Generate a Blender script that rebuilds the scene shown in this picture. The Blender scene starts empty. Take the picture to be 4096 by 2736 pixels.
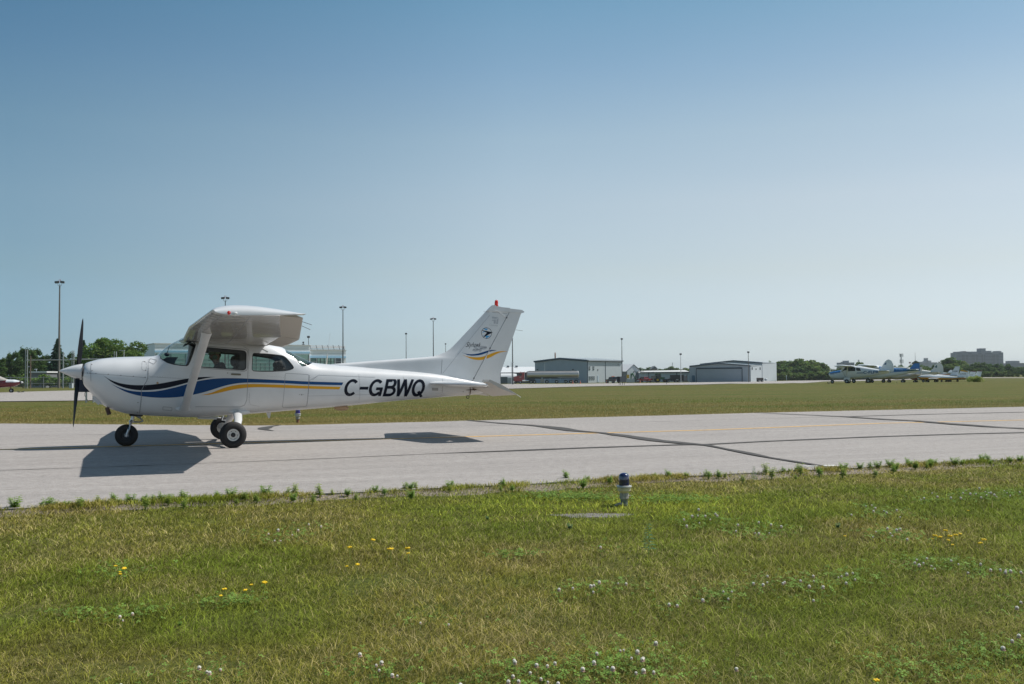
import bpy, bmesh, math, random
import numpy as np
from math import *
from mathutils import Vector, Matrix
from mathutils.geometry import delaunay_2d_cdt
random.seed(7); rng = np.random.default_rng(7)
S = bpy.context.scene
COL = S.collection

# ------------------------------------------------------------------ camera
CX, CY = 2048, 1368
F, PIT, ROL, H = 3900.0, .0365, -.0072, 1.112
cam = bpy.data.cameras.new('camera'); camo = bpy.data.objects.new('camera', cam); COL.objects.link(camo)
cam.sensor_width = 36; cam.lens = 36 * F / 4096; cam.clip_start = .1; cam.clip_end = 20000
camo.matrix_world = Matrix.Translation((0, 0, H)) @ Matrix.Rotation(pi / 2 + PIT, 4, 'X') @ Matrix.Rotation(ROL, 4, 'Z')
S.camera = camo

# ------------------------------------------------------------------ sky, sun, exposure
SX, SY = .698, .272                       # horizontal offset of the sun per metre of height
SUN_EL = atan2(1, hypot(SX, SY)); SUN_AZ = atan2(SX, SY)     # azimuth clockwise from +Y
W = bpy.data.worlds.new("World"); S.world = W; W.use_nodes = True
nt = W.node_tree; nt.nodes.clear()
out = nt.nodes.new('ShaderNodeOutputWorld'); bg = nt.nodes.new('ShaderNodeBackground')
sky = nt.nodes.new('ShaderNodeTexSky'); sky.sky_type = 'NISHITA'; sky.sun_disc = False
sky.sun_elevation = SUN_EL; sky.sun_rotation = SUN_AZ
sky.altitude = 0; sky.air_density = 1.0; sky.dust_density = .4; sky.ozone_density = 1.6
bg.inputs[1].default_value = .149   # graded below
def lin(c): return tuple(((v / 255) / 12.92 if v / 255 < .04045 else ((v / 255 + .055) / 1.055) ** 2.4) for v in c)
# hazy summer sky: the sky model's colour is graded by height above the horizon and by the side the sun is on
tcw = nt.nodes.new('ShaderNodeTexCoord'); sep = nt.nodes.new('ShaderNodeSeparateXYZ'); nt.links.new(tcw.outputs['Generated'], sep.inputs[0])
def wramp(src, a, b, stops):
    mr = nt.nodes.new('ShaderNodeMapRange'); mr.inputs[1].default_value = a; mr.inputs[2].default_value = b; nt.links.new(src, mr.inputs[0])
    r = nt.nodes.new('ShaderNodeValToRGB'); nt.links.new(mr.outputs[0], r.inputs[0]); e = r.color_ramp.elements
    while len(e) < len(stops): e.new(.5)
    for i, (p, c) in enumerate(stops): e[i].position = (p - a) / (b - a); e[i].color = (*c, 1)
    return r.outputs[0]
SKYF = [(-0.02, (0.518, 0.637, 0.894)), (0.008, (0.518, 0.637, 0.894)), (0.036, (0.502, 0.553, 0.692)), (0.106, (0.668, 0.602, 0.557)), (0.174, (0.783, 0.678, 0.574)), (0.24, (0.765, 0.705, 0.582)), (0.302, (0.615, 0.651, 0.576)), (0.365, (0.487, 0.618, 0.558)), (0.5, (0.5, 0.577, 0.477)), (1, (0.5, 0.538, 0.477))]
g1 = wramp(sep.outputs[2], -.02, 1, SKYF)
g2 = wramp(sep.outputs[0], -.6, .6, [(-.6, (.40, .52, .59)), (-.45, (.40, .52, .59)), (0, (.75, .75, .75)), (.3, (.78, .74, .72)), (.6, (.79, .74, .72))])
def wmul(a, b, k=1):
    m = nt.nodes.new('ShaderNodeMix'); m.data_type = 'RGBA'; m.blend_type = 'MULTIPLY'; m.inputs[0].default_value = 1; nt.links.new(a, m.inputs[6]); nt.links.new(b, m.inputs[7]); return m.outputs[2]
KUP = nt.nodes.new('ShaderNodeVectorMath'); KUP.operation = 'SCALE'; KUP.inputs['Scale'].default_value = 1.703
nt.links.new(sky.outputs[0], KUP.inputs[0])
mpw = nt.nodes.new('ShaderNodeMapping'); mpw.inputs['Scale'].default_value = (1.2, 1.2, 9); nt.links.new(tcw.outputs['Generated'], mpw.inputs[0])
nzw = nt.nodes.new('ShaderNodeTexNoise'); nzw.inputs['Scale'].default_value = 1.6; nzw.inputs['Detail'].default_value = 4; nt.links.new(mpw.outputs[0], nzw.inputs['Vector'])
hzw = wramp(nzw.outputs[0], .3, .7, [(.3, (.965, .975, .985)), (.7, (1, 1, 1))])      # uneven thin haze
nt.links.new(wmul(wmul(wmul(KUP.outputs[0], g1), g2), hzw), bg.inputs[0])
nt.links.new(bg.outputs[0], out.inputs[0])
sun = bpy.data.lights.new('sun', 'SUN'); sun.energy = 4.8; sun.angle = radians(.53); sun.color = (1, .955, .89)
suno = bpy.data.objects.new('sun', sun); COL.objects.link(suno)
suno.rotation_euler = Vector((SX, SY, 1)).to_track_quat('Z', 'Y').to_euler(); suno.location = (30, 10, 60)
S.view_settings.view_transform = 'Standard'; S.view_settings.look = 'None'
S.view_settings.gamma = 1; S.view_settings.use_curve_mapping = False; S.view_settings.exposure = 0.0
try:
    S.cycles.max_bounces = 8; S.cycles.transparent_max_bounces = 24; S.cycles.volume_bounces = 0
except Exception: pass

# ------------------------------------------------------------------ photo geometry
X0, Y0, YAW, PP, XM = -7.583, 16.189, .356, .052, 2.727      # the aircraft's pose
Zs = {'Z1': (200, 1150, .4685), 'Z2': (1200, 1150, .4685), 'Z3': (0, 1250, .3189), 'Z8': (550, 1180, .2981), 'C': (600, 1330, .1722),
      'T': (1700, 1180, .2998), 'G': (400, 1500, .2981), 'R': (1050, 1180, .1913), 'D': (1000, 1400, .2232), 'P': (0, 0, 1), 'Q': (0, 0, 1.7452)}
def ray(u, v):
    u = u - CX; v = v - CY; c, s = cos(ROL), sin(ROL)
    a = c * u + s * v; b = -s * u + c * v
    X, Z = a / F, -b / F; cp, sp = cos(PIT), sin(PIT)
    return np.array([X, cp - sp * Z, sp + cp * Z])
def hor(u):                               # row of the horizon in column u
    return CY + F * tan(PIT) + ROL * (u - CX)
def at(u, v, d):                          # world point at depth d (along +Y) seen at pixel u, v
    r = ray(u, v); r = r / r[1] * d
    return Vector((r[0], r[1], r[2] + H))
c_, s_ = cos(YAW), sin(YAW); Rz = np.array([[c_, -s_, 0], [s_, c_, 0], [0, 0, 1]])
c_, s_ = cos(PP), sin(PP); Ry = np.array([[c_, 0, s_], [0, 1, 0], [-s_, 0, c_]])
T0 = np.array([X0, Y0, -H]); M0 = np.array([XM, 0, 0])
def b2w(P): return Rz @ (M0 + Ry @ (np.array(P, float) - M0)) + T0
def w2b(Wp): return Ry.T @ (Rz.T @ (np.array(Wp) - T0) - M0) + M0
def bp(z, u, v, y):                       # point of the aircraft's plane y=const
    a, b, k = Zs[z]; r = ray(a + u * k, b + v * k); o = w2b([0, 0, 0]); d = w2b(r) - o
    return o + d * ((y - o[1]) / d[1])
def gp(u, v, z=0):
    r = ray(u, v); t = (z - H) / r[2]; return (r[0] * t, r[1] * t)

# ------------------------------------------------------------------ materials
MATS = {}
def mat(name, col, rough=.6, metal=0, coat=0, var=0, vscale=3, bump=0, bscale=30, spec=.5, col2=None, emit=None, detail=4, stretch=None, bdist=.01):
    if name in MATS: return MATS[name]
    m = bpy.data.materials.new(name); m.use_nodes = True; t = m.node_tree; b = t.nodes['Principled BSDF']
    b.inputs['Base Color'].default_value = (*col, 1); b.inputs['Roughness'].default_value = rough; b.inputs['Metallic'].default_value = metal
    b.inputs['Specular IOR Level'].default_value = spec; b.inputs['Coat Weight'].default_value = coat; b.inputs['Coat Roughness'].default_value = .06
    if emit: b.inputs['Emission Color'].default_value = (*emit[0], 1); b.inputs['Emission Strength'].default_value = emit[1]
    if var or bump:
        tc = t.nodes.new('ShaderNodeTexCoord'); src = tc.outputs['Object']
        if stretch:
            mp = t.nodes.new('ShaderNodeMapping'); mp.inputs['Scale'].default_value = stretch; t.links.new(src, mp.inputs[0]); src = mp.outputs[0]
    if var:
        n = t.nodes.new('ShaderNodeTexNoise'); n.inputs['Scale'].default_value = vscale; n.inputs['Detail'].default_value = detail; t.links.new(src, n.inputs['Vector'])
        mr = t.nodes.new('ShaderNodeMapRange'); mr.inputs[1].default_value = .3; mr.inputs[2].default_value = .7; t.links.new(n.outputs[0], mr.inputs[0])
        mx = t.nodes.new('ShaderNodeMix'); mx.data_type = 'RGBA'; t.links.new(mr.outputs[0], mx.inputs[0])
        c2 = col2 or tuple(min(1, c * (1 + var)) for c in col); c1 = col if col2 else tuple(c * (1 - var) for c in col)
        mx.inputs[6].default_value = (*c1, 1); mx.inputs[7].default_value = (*c2, 1); t.links.new(mx.outputs[2], b.inputs['Base Color'])
    if bump:
        n = t.nodes.new('ShaderNodeTexNoise'); n.inputs['Scale'].default_value = bscale; n.inputs['Detail'].default_value = 3; t.links.new(src, n.inputs['Vector'])
        bu = t.nodes.new('ShaderNodeBump'); bu.inputs['Strength'].default_value = bump; bu.inputs['Distance'].default_value = bdist
        t.links.new(n.outputs[0], bu.inputs['Height']); t.links.new(bu.outputs[0], b.inputs['Normal'])
    MATS[name] = m; return m
def glassmat(name, tint=(.9, .95, .95), refl=1.0):
    m = bpy.data.materials.new(name); m.use_nodes = True; t = m.node_tree; t.nodes.clear()
    o = t.nodes.new('ShaderNodeOutputMaterial'); tr = t.nodes.new('ShaderNodeBsdfTransparent'); gl = t.nodes.new('ShaderNodeBsdfGlossy')
    fr = t.nodes.new('ShaderNodeFresnel'); mx = t.nodes.new('ShaderNodeMixShader'); gm = t.nodes.new('ShaderNodeNewGeometry'); mr = t.nodes.new('ShaderNodeMapRange'); mr.inputs[3].default_value = 1.45; mr.inputs[4].default_value = 1 / 1.45; t.links.new(gm.outputs['Backfacing'], mr.inputs[0]); t.links.new(mr.outputs[0], fr.inputs[0])
    tr.inputs[0].default_value = (*tint, 1); gl.inputs['Roughness'].default_value = .03; gl.inputs[0].default_value = (refl, refl, refl, 1)
    t.links.new(fr.outputs[0], mx.inputs[0]); t.links.new(tr.outputs[0], mx.inputs[1]); t.links.new(gl.outputs[0], mx.inputs[2]); t.links.new(mx.outputs[0], o.inputs[0])
    MATS[name] = m; return m
def attrmat(name, rough=.7, trans=0.0, spec=.25):
    m = bpy.data.materials.new(name); m.use_nodes = True; t = m.node_tree; b = t.nodes['Principled BSDF']
    a = t.nodes.new('ShaderNodeAttribute'); a.attribute_name = 'col'; t.links.new(a.outputs[0], b.inputs['Base Color'])
    b.inputs['Roughness'].default_value = rough; b.inputs['Specular IOR Level'].default_value = spec
    if trans:
        o = t.nodes['Material Output']; tl = t.nodes.new('ShaderNodeBsdfTranslucent'); mx = t.nodes.new('ShaderNodeMixShader'); mx.inputs[0].default_value = trans
        t.links.new(a.outputs[0], tl.inputs[0]); t.links.new(b.outputs[0], mx.inputs[1]); t.links.new(tl.outputs[0], mx.inputs[2]); t.links.new(mx.outputs[0], o.inputs[0])
    MATS[name] = m; return m

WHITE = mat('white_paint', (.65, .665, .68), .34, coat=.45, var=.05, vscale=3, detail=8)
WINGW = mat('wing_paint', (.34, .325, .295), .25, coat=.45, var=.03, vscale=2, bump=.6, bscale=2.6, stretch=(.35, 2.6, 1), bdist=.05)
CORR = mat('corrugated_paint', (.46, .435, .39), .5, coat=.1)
NAVY = mat('navy_paint', (.004, .007, .018), .4, coat=.0, spec=.2)
BLUE = mat('blue_paint', (.004, .055, .18), .4, coat=.0, spec=.25)
YEL = mat('yellow_paint', (.70, .34, .015), .4, coat=.05, spec=.3)
BLACKP = mat('black_paint', (.012, .014, .022), .35, coat=.3)
DARK = mat('dark_trim', (.018, .020, .024), .6)
LINE = mat('panel_gap', (.22, .23, .25), .7)
SCREW = mat('screw_dark', (.10, .08, .06), .6)
GREYD = mat('grey_decal', (.42, .44, .47), .5)
CYAN = mat('cyan_decal', (.05, .33, .62), .4)
RUBBER = mat('tyre_rubber', (.014, .014, .015), .75, bump=.3, bscale=60)
METAL = mat('bare_metal', (.55, .56, .58), .35, metal=1)
STEEL = mat('dull_steel', (.30, .31, .32), .45, metal=.8, var=.2, vscale=8)
RIM = mat('rim_paint', (.62, .62, .60), .4, coat=.2, var=.1, vscale=20)
PROPB = mat('prop_black', (.004, .005, .008), .5, spec=.15)
EXH = mat('exhaust_rust', (.09, .055, .045), .8, var=.3, vscale=15)
FABRIC = mat('seat_fabric', (.05, .05, .055), .9, var=.2, vscale=30)
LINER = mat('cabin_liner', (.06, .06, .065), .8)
REDL = mat('red_lens', (.42, .008, .006), .12, emit=((1, .04, .01), .12))
REDC = mat('red_lens_core', (.9, .3, .1), .2, emit=((1, .35, .1), 9))
CLEARL = mat('clear_lens', (.75, .75, .75), .1, coat=1)
TAN = mat('tan_plastic', (.45, .30, .18), .5)
GLASS = glassmat('cabin_glass', (.80, .86, .86))

# ------------------------------------------------------------------ mesh helpers
class MB:
    def __init__(s): s.v = []; s.f = []; s.m = []; s.n = None
    def add(s, vs, fs, mi=0):
        o = len(s.v); s.v += [tuple(map(float, p)) for p in vs]; s.f += [tuple(i + o for i in f) for f in fs]; s.m += [mi] * len(fs); return s
    def box(s, c, d, mi=0, rz=0, ry=0, bev=0):
        hx, hy, hz = d[0] / 2, d[1] / 2, d[2] / 2
        if bev: return s.bevbox(c, d, bev, mi, rz, ry)
        P = [(x, y, z) for z in (-hz, hz) for y in (-hy, hy) for x in (-hx, hx)]
        M = Matrix.Rotation(rz, 3, 'Z') @ Matrix.Rotation(ry, 3, 'Y')
        P = [M @ Vector(p) + Vector(c) for p in P]
        return s.add(P, [(0, 2, 3, 1), (4, 5, 7, 6), (0, 1, 5, 4), (2, 6, 7, 3), (0, 4, 6, 2), (1, 3, 7, 5)], mi)
    def bevbox(s, c, d, bev, mi=0, rz=0, ry=0):
        bm = bmesh.new(); bmesh.ops.create_cube(bm, size=1); bmesh.ops.scale(bm, vec=d, verts=bm.verts)
        bmesh.ops.bevel(bm, geom=bm.edges[:], offset=bev, segments=2, affect='EDGES')
        M = Matrix.Rotation(rz, 3, 'Z') @ Matrix.Rotation(ry, 3, 'Y')
        vs = [M @ v.co + Vector(c) for v in bm.verts]; fs = [[v.index for v in f.verts] for f in bm.faces]; bm.free()
        return s.add(vs, fs, mi)
    def tube(s, pts, r, n=8, mi=0, cap=True, ax=None, flat=1.0):
        """tube along pts; r radius or list; flat<1 squashes the section across direction ax"""
        pts = [Vector(p) for p in pts]; R = r if isinstance(r, (list, tuple)) else [r] * len(pts); vs = []; fs = []
        for i, p in enumerate(pts):
            t = (pts[min(i + 1, len(pts) - 1)] - pts[max(i - 1, 0)]).normalized()
            a = Vector(ax) if ax is not None else (Vector((0, 0, 1)) if abs(t.z) < .9 else Vector((1, 0, 0)))
            e1 = (a - t * a.dot(t)).normalized(); e2 = t.cross(e1)
            for k in range(n):
                w = 2 * pi * k / n; vs.append(p + e1 * (cos(w) * R[i]) + e2 * (sin(w) * R[i] * flat))
        for i in range(len(pts) - 1):
            for k in range(n):
                k2 = (k + 1) % n; fs.append((i * n + k, i * n + k2, (i + 1) * n + k2, (i + 1) * n + k))
        if cap: fs.append(tuple(range(n))[::-1]); fs.append(tuple((len(pts) - 1) * n + k for k in range(n)))
        return s.add(vs, fs, mi)
    def lathe(s, prof, c=(0, 0, 0), axis='z', n=24, mi=0, cap=True):
        """prof: list of (radius, height) turned about axis"""
        vs = []; fs = []
        for (r, h) in prof:
            for k in range(n):
                a = 2 * pi * k / n; x, y = r * cos(a), r * sin(a)
                p = {'z': (x, y, h), 'y': (x, h, y), 'x': (h, x, y)}[axis]; vs.append((p[0] + c[0], p[1] + c[1], p[2] + c[2]))
        for i in range(len(prof) - 1):
            for k in range(n):
                k2 = (k + 1) % n; f = (i * n + k, i * n + k2, (i + 1) * n + k2, (i + 1) * n + k); fs.append(f if axis != 'y' else f[::-1])
        if cap and prof[0][0] > 1e-4: fs.append(tuple(range(n))[::-1])
        if cap and prof[-1][0] > 1e-4: fs.append(tuple((len(prof) - 1) * n + k for k in range(n)))
        return s.add(vs, fs, mi)
    def sphere(s, c, r, mi=0, n=12, m=8):
        r = r if isinstance(r, (tuple, list)) else (r, r, r); vs = []; fs = []
        for i in range(m + 1):
            th = pi * i / m
            for k in range(n):
                a = 2 * pi * k / n; vs.append((c[0] + r[0] * sin(th) * cos(a), c[1] + r[1] * sin(th) * sin(a), c[2] + r[2] * cos(th)))
        for i in range(m):
            for k in range(n):
                k2 = (k + 1) % n; fs.append((i * n + k, (i + 1) * n + k, (i + 1) * n + k2, i * n + k2))
        return s.add(vs, fs, mi)
    def grid(s, rows, mi=0, close=False):
        n = len(rows[0]); vs = [p for r in rows for p in r]; fs = []
        for i in range(len(rows) - 1):
            for k in range(n if close else n - 1):
                k2 = (k + 1) % n; fs.append((i * n + k, i * n + k2, (i + 1) * n + k2, (i + 1) * n + k))
        return s.add(vs, fs, mi)
    def prism(s, poly, a, b, mi=0, plane='xz'):
        """poly of 2D points extruded between a and b along the remaining axis"""
        def P(p, h): return {'xz': (p[0], h, p[1]), 'xy': (p[0], p[1], h), 'yz': (h, p[0], p[1])}[plane]
        n = len(poly); vs = [P(p, a) for p in poly] + [P(p, b) for p in poly]
        return s.add(vs, [tuple(range(n)), tuple(range(2 * n - 1, n - 1, -1))] + [(k, k + n, (k + 1) % n + n, (k + 1) % n) for k in range(n)], mi)
    def compact(s):
        used = sorted({i for f in s.f for i in f}); mp = {u: k for k, u in enumerate(used)}; s.v = [s.v[u] for u in used]; s.f = [tuple(mp[i] for i in f) for f in s.f]; return s
    def build(s, name, mats, parent=None, smooth=True, loc=None, fix=True):
        s.compact()
        me = bpy.data.meshes.new(name); me.from_pydata(s.v, [], s.f)
        if not isinstance(mats, (list, tuple)): mats = [mats]
        for m in mats: me.materials.append(m)
        if len(mats) > 1: me.polygons.foreach_set('material_index', s.m)
        if fix:
            bm = bmesh.new(); bm.from_mesh(me); bmesh.ops.remove_doubles(bm, verts=bm.verts, dist=1e-5)
            bmesh.ops.recalc_face_normals(bm, faces=bm.faces); bm.to_mesh(me); bm.free()
        if smooth:
            me.polygons.foreach_set('use_smooth', [True] * len(me.polygons))
            try: me.set_sharp_from_angle(angle=radians(35))
            except Exception: pass
        me.update(); o = bpy.data.objects.new(name, me); COL.objects.link(o)
        if parent is not None: o.parent = parent
        if loc is not None: o.location = loc
        return o
def tag(o, label=None, cat=None, group=None, kind=None):
    if label: o['label'] = label
    if cat: o['category'] = cat
    if group: o['group'] = group
    if kind: o['kind'] = kind
    return o
def empty(name, loc=(0, 0, 0), rz=0, label=None, cat=None, group=None):
    o = bpy.data.objects.new(name, None); COL.objects.link(o); o.location = loc; o.rotation_euler = (0, 0, rz); o.empty_display_size = .3
    return tag(o, label, cat, group)
KIDS = {}
def copy_tree(o, parent=None, loc=None, rz=None, label=None, group=None, scale=None):
    c = o.copy(); COL.objects.link(c)
    if parent is not None: c.parent = parent
    for ch in [x for x in bpy.data.objects if x.parent == o]: copy_tree(ch, c)
    if loc is not None: c.location = loc
    if rz is not None: c.rotation_euler = (0, 0, rz)
    if scale is not None: c.scale = scale if isinstance(scale, (tuple, list)) else (scale,) * 3
    if label: c['label'] = label
    if group: c['group'] = group
    return c
def npmesh(name, verts, faces, mats, cols=None, smooth=False, parent=None, nper=None):
    """verts (N,3), faces (M,k) numpy"""
    me = bpy.data.meshes.new(name); N = len(verts); M, k = faces.shape
    me.vertices.add(N); me.vertices.foreach_set('co', verts.astype(np.float32).ravel())
    me.loops.add(M * k); me.loops.foreach_set('vertex_index', faces.astype(np.int32).ravel())
    me.polygons.add(M); me.polygons.foreach_set('loop_start', np.arange(0, M * k, k, dtype=np.int32))
    try: me.polygons.foreach_set('loop_total', np.full(M, k, dtype=np.int32))
    except Exception: pass
    if smooth: me.polygons.foreach_set('use_smooth', np.ones(M, bool))
    me.update(calc_edges=True)
    if cols is not None:
        a = me.attributes.new('col', 'FLOAT_COLOR', 'POINT'); c4 = np.ones((N, 4), np.float32); c4[:, :3] = cols; a.data.foreach_set('color', c4.ravel())
    for m in (mats if isinstance(mats, (list, tuple)) else [mats]): me.materials.append(m)
    o = bpy.data.objects.new(name, me); COL.objects.link(o)
    if parent is not None: o.parent = parent
    return o
def ccw(l):
    a = sum(l[i][0] * l[(i + 1) % len(l)][1] - l[(i + 1) % len(l)][0] * l[i][1] for i in range(len(l)))
    return list(l) if a > 0 else list(l)[::-1]
def cdt(loops, gu, gv, within=None):
    """constrained triangulation of loops plus a grid; returns 2D verts, tris, ids per tri"""
    co = []; faces = []
    for l in loops:
        l = ccw(l); faces.append(list(range(len(co), len(co) + len(l)))); co += [Vector((p[0], p[1])) for p in l]
    co += [Vector((a, b)) for a in gu for b in gv]
    v, e, f, ov, oe, of = delaunay_2d_cdt(co, [], faces, 0, 1e-6, True)
    return v, f, of
def dens(poly, step, closed=True):
    o = []; n = len(poly)
    for i in range(n if closed else n - 1):
        a, b = poly[i], poly[(i + 1) % n]; k = max(1, int(hypot(b[0] - a[0], b[1] - a[1]) / step))
        o += [(a[0] + (b[0] - a[0]) * j / k, a[1] + (b[1] - a[1]) * j / k) for j in range(k)]
    if not closed: o.append(poly[-1])
    return o
def rounded(poly, r, n=4):
    o = []; N = len(poly)
    for i in range(N):
        p = Vector(poly[i][:2]); a = Vector(poly[i - 1][:2]); b = Vector(poly[(i + 1) % N][:2])
        ri = r[i] if isinstance(r, (list, tuple)) else r
        da = (a - p); db = (b - p); ra = min(ri, da.length * .45); rb = min(ri, db.length * .45)
        A = p + da.normalized() * ra; B = p + db.normalized() * rb
        for k in range(n + 1):
            t = k / n; q = A * (1 - t) ** 2 + p * 2 * t * (1 - t) + B * t * t; o.append((q.x, q.y))
    return o
def interp(x, tab, j): return float(np.interp(x, [t[0] for t in tab], [t[j] for t in tab]))
def catmull(pts, n=6):
    o = []; P = [pts[0]] + list(pts) + [pts[-1]]
    for i in range(1, len(P) - 2):
        for k in range(n):
            t = k / n; a, b, c, d = [np.array(P[i + j], float) for j in (-1, 0, 1, 2)]
            o.append(tuple(.5 * (2 * b + (c - a) * t + (2 * a - 5 * b + 4 * c - d) * t * t + (3 * b - 3 * c + d - a) * t ** 3)))
    o.append(tuple(np.array(P[-2], float))); return o

# ================================================================== THE GROUND
def sstep(a, b, x): t = np.clip((x - a) / (b - a), 0, 1); return t * t * (3 - 2 * t)
def TZ(x, y):
    """terrain height"""
    x = np.asarray(x, float); y = np.asarray(y, float); d = np.hypot(x, y); px = CX + F * x / np.maximum(y, 5)
    k = sstep(1000, 1900, px) * (1 - sstep(3350, 3950, px))
    z = -.82 * sstep(105, 290, d) * k
    z = z + .30 * np.exp(-((x - 39) ** 2 + (y - 100) ** 2) / (2 * 20 ** 2))
    z = z + .05 * np.sin(x * .11 + 1.3) * np.sin(y * .13) * sstep(34, 60, d)
    return z
def tz(x, y): return float(TZ(x, y))
def gt(u, v, lift=0):
    """pixel -> point on the terrain"""
    r = ray(u, v); z = 0.0
    for _ in range(60):
        t = (z - H) / r[2]
        if t < 0 or t > 900: t = 900
        z = .5 * z + .5 * tz(r[0] * t, r[1] * t)
    return (r[0] * t, r[1] * t, z + lift)
def vnoise(x, y, sc, seed):
    g = np.random.default_rng(seed).random((64, 64)); X = np.asarray(x) / sc + 1000; Y = np.asarray(y) / sc + 1000
    i = np.floor(X).astype(int); j = np.floor(Y).astype(int); fx = X - i; fy = Y - j; fx = fx * fx * (3 - 2 * fx); fy = fy * fy * (3 - 2 * fy)
    a = g[i % 64, j % 64]; b = g[(i + 1) % 64, j % 64]; c = g[i % 64, (j + 1) % 64]; d = g[(i + 1) % 64, (j + 1) % 64]
    return (a * (1 - fx) + b * fx) * (1 - fy) + (c * (1 - fx) + d * fx) * fy

def ground_material():
    m = bpy.data.materials.new('turf_ground'); m.use_nodes = True; t = m.node_tree; b = t.nodes['Principled BSDF']; N = t.nodes.new; L = t.links.new
    tc = N('ShaderNodeTexCoord')
    def noise(sc, det=5, vec=None):
        n = N('ShaderNodeTexNoise'); n.inputs['Scale'].default_value = sc; n.inputs['Detail'].default_value = det; n.inputs['Roughness'].default_value = .65
        L(vec or tc.outputs['Object'], n.inputs['Vector']); return n.outputs[0]
    def ramp(src, a, b_, ca, cb):
        r = N('ShaderNodeValToRGB'); r.color_ramp.elements[0].position = a; r.color_ramp.elements[1].position = b_
        r.color_ramp.elements[0].color = (*ca, 1); r.color_ramp.elements[1].color = (*cb, 1); L(src, r.inputs[0]); return r.outputs[0]
    mp = N('ShaderNodeMapping'); mp.inputs['Rotation'].default_value = (0, 0, -.33); mp.inputs['Scale'].default_value = (.05, .6, 1); L(tc.outputs['Object'], mp.inputs[0])
    c1 = ramp(noise(.9, 6, mp.outputs[0]), .35, .62, (.075, .118, .020), (.175, .142, .050))       # mown bands, long along the runway
    c2 = ramp(noise(.6, 8), .40, .62, (.085, .120, .024), (.155, .132, .048))
    mx = N('ShaderNodeMix'); mx.data_type = 'RGBA'; mx.inputs[0].default_value = .5; L(c1, mx.inputs[6]); L(c2, mx.inputs[7])
    fine = ramp(noise(26, 6), .36, .68, (.45, .45, .45), (1.35, 1.3, 1.25))
    mm = N('ShaderNodeMix'); mm.data_type = 'RGBA'; mm.blend_type = 'MULTIPLY'; mm.inputs[0].default_value = 1; L(mx.outputs[2], mm.inputs[6]); L(fine, mm.inputs[7])
    L(mm.outputs[2], b.inputs['Base Color']); b.inputs['Roughness'].default_value = .95; b.inputs['Specular IOR Level'].default_value = .1
    bu = N('ShaderNodeBump'); bu.inputs['Strength'].default_value = .6; bu.inputs['Distance'].default_value = .05; L(noise(14, 5), bu.inputs['Height']); L(bu.outputs[0], b.inputs['Normal'])
    return m
TURF = ground_material()
azs = np.concatenate([np.arange(-180, -45, 3.0), np.arange(-45, 45, .6), np.arange(45, 180.1, 3.0)]) * pi / 180
rad = np.concatenate([[.01, .6, 1.2, 2], np.geomspace(3, 6000, 150)])
A, R_ = np.meshgrid(azs, rad, indexing='ij'); gx, gy = R_ * np.sin(A), R_ * np.cos(A)
gv = np.stack([gx, gy, TZ(gx, gy) - .035 * (1 - sstep(40, 60, R_))], -1).reshape(-1, 3); nr = len(rad)
ii, jj = np.meshgrid(np.arange(len(azs) - 1), np.arange(nr - 1), indexing='ij'); a0 = (ii * nr + jj).ravel()
tag(npmesh('ground', gv, np.stack([a0, a0 + 1, a0 + nr + 1, a0 + nr], -1), TURF, smooth=True), kind='structure')

def asphalt(name, base, seams=True):
    m = bpy.data.materials.new(name); m.use_nodes = True; t = m.node_tree; b = t.nodes['Principled BSDF']; N = t.nodes.new; L = t.links.new
    tc = N('ShaderNodeTexCoord')
    rot = N('ShaderNodeMapping'); rot.inputs['Rotation'].default_value = (0, 0, -YAW); L(tc.outputs['Object'], rot.inputs[0])
    st = N('ShaderNodeMapping'); st.inputs['Scale'].default_value = (.06, 1.4, 1); L(rot.outputs[0], st.inputs[0])
    def noise(sc, vec, det=4, ro=.6):
        n = N('ShaderNodeTexNoise'); n.inputs['Scale'].default_value = sc; n.inputs['Detail'].default_value = det; n.inputs['Roughness'].default_value = ro; L(vec, n.inputs['Vector']); return n.outputs[0]
    def mrange(src, a, b_, c, d):
        r = N('ShaderNodeMapRange'); r.inputs[1].default_value = a; r.inputs[2].default_value = b_; r.inputs[3].default_value = c; r.inputs[4].default_value = d; L(src, r.inputs[0]); return r.outputs[0]
    g = mrange(noise(80, tc.outputs['Object'], 3, .75), .32, .68, .35, 1.65)      # aggregate
    g2 = mrange(noise(9, tc.outputs['Object'], 5, .75), .3, .7, .80, 1.20)
    w = mrange(noise(1.6, st.outputs[0], 6, .7), .3, .7, .88, 1.11)                    # wheel and paving streaks along the lane
    p = mrange(noise(.35, tc.outputs['Object'], 4), .3, .7, .95, 1.05)
    def mul(a, b_):
        q = N('ShaderNodeMath'); q.operation = 'MULTIPLY'; L(a, q.inputs[0]); L(b_, q.inputs[1]); return q.outputs[0]
    k = mul(mul(g, w), mul(p, g2)); vm = N('ShaderNodeVectorMath'); vm.operation = 'SCALE'
    cr = N('ShaderNodeValToRGB'); e = cr.color_ramp.elements; e[0].position = .3; e[0].color = (base[0] * 1.05, base[1] * .99, base[2] * .93, 1); e[1].position = .7; e[1].color = (base[0] * .95, base[1] * 1.0, base[2] * 1.06, 1)
    L(noise(60, tc.outputs['Object'], 2), cr.inputs[0]); L(cr.outputs[0], vm.inputs[0]); L(k, vm.inputs['Scale']); L(vm.outputs[0], b.inputs['Base Color'])
    b.inputs['Roughness'].default_value = .9; b.inputs['Specular IOR Level'].default_value = .3
    bu = N('ShaderNodeBump'); bu.inputs['Strength'].default_value = .5; bu.inputs['Distance'].default_value = .006; L(noise(110, tc.outputs['Object'], 3), bu.inputs['Height']); L(bu.outputs[0], b.inputs['Normal'])
    return m
ASPH = asphalt('aged_asphalt', (.325, .302, .284)); ASPH2 = asphalt('apron_asphalt', (.335, .312, .29))
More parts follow.
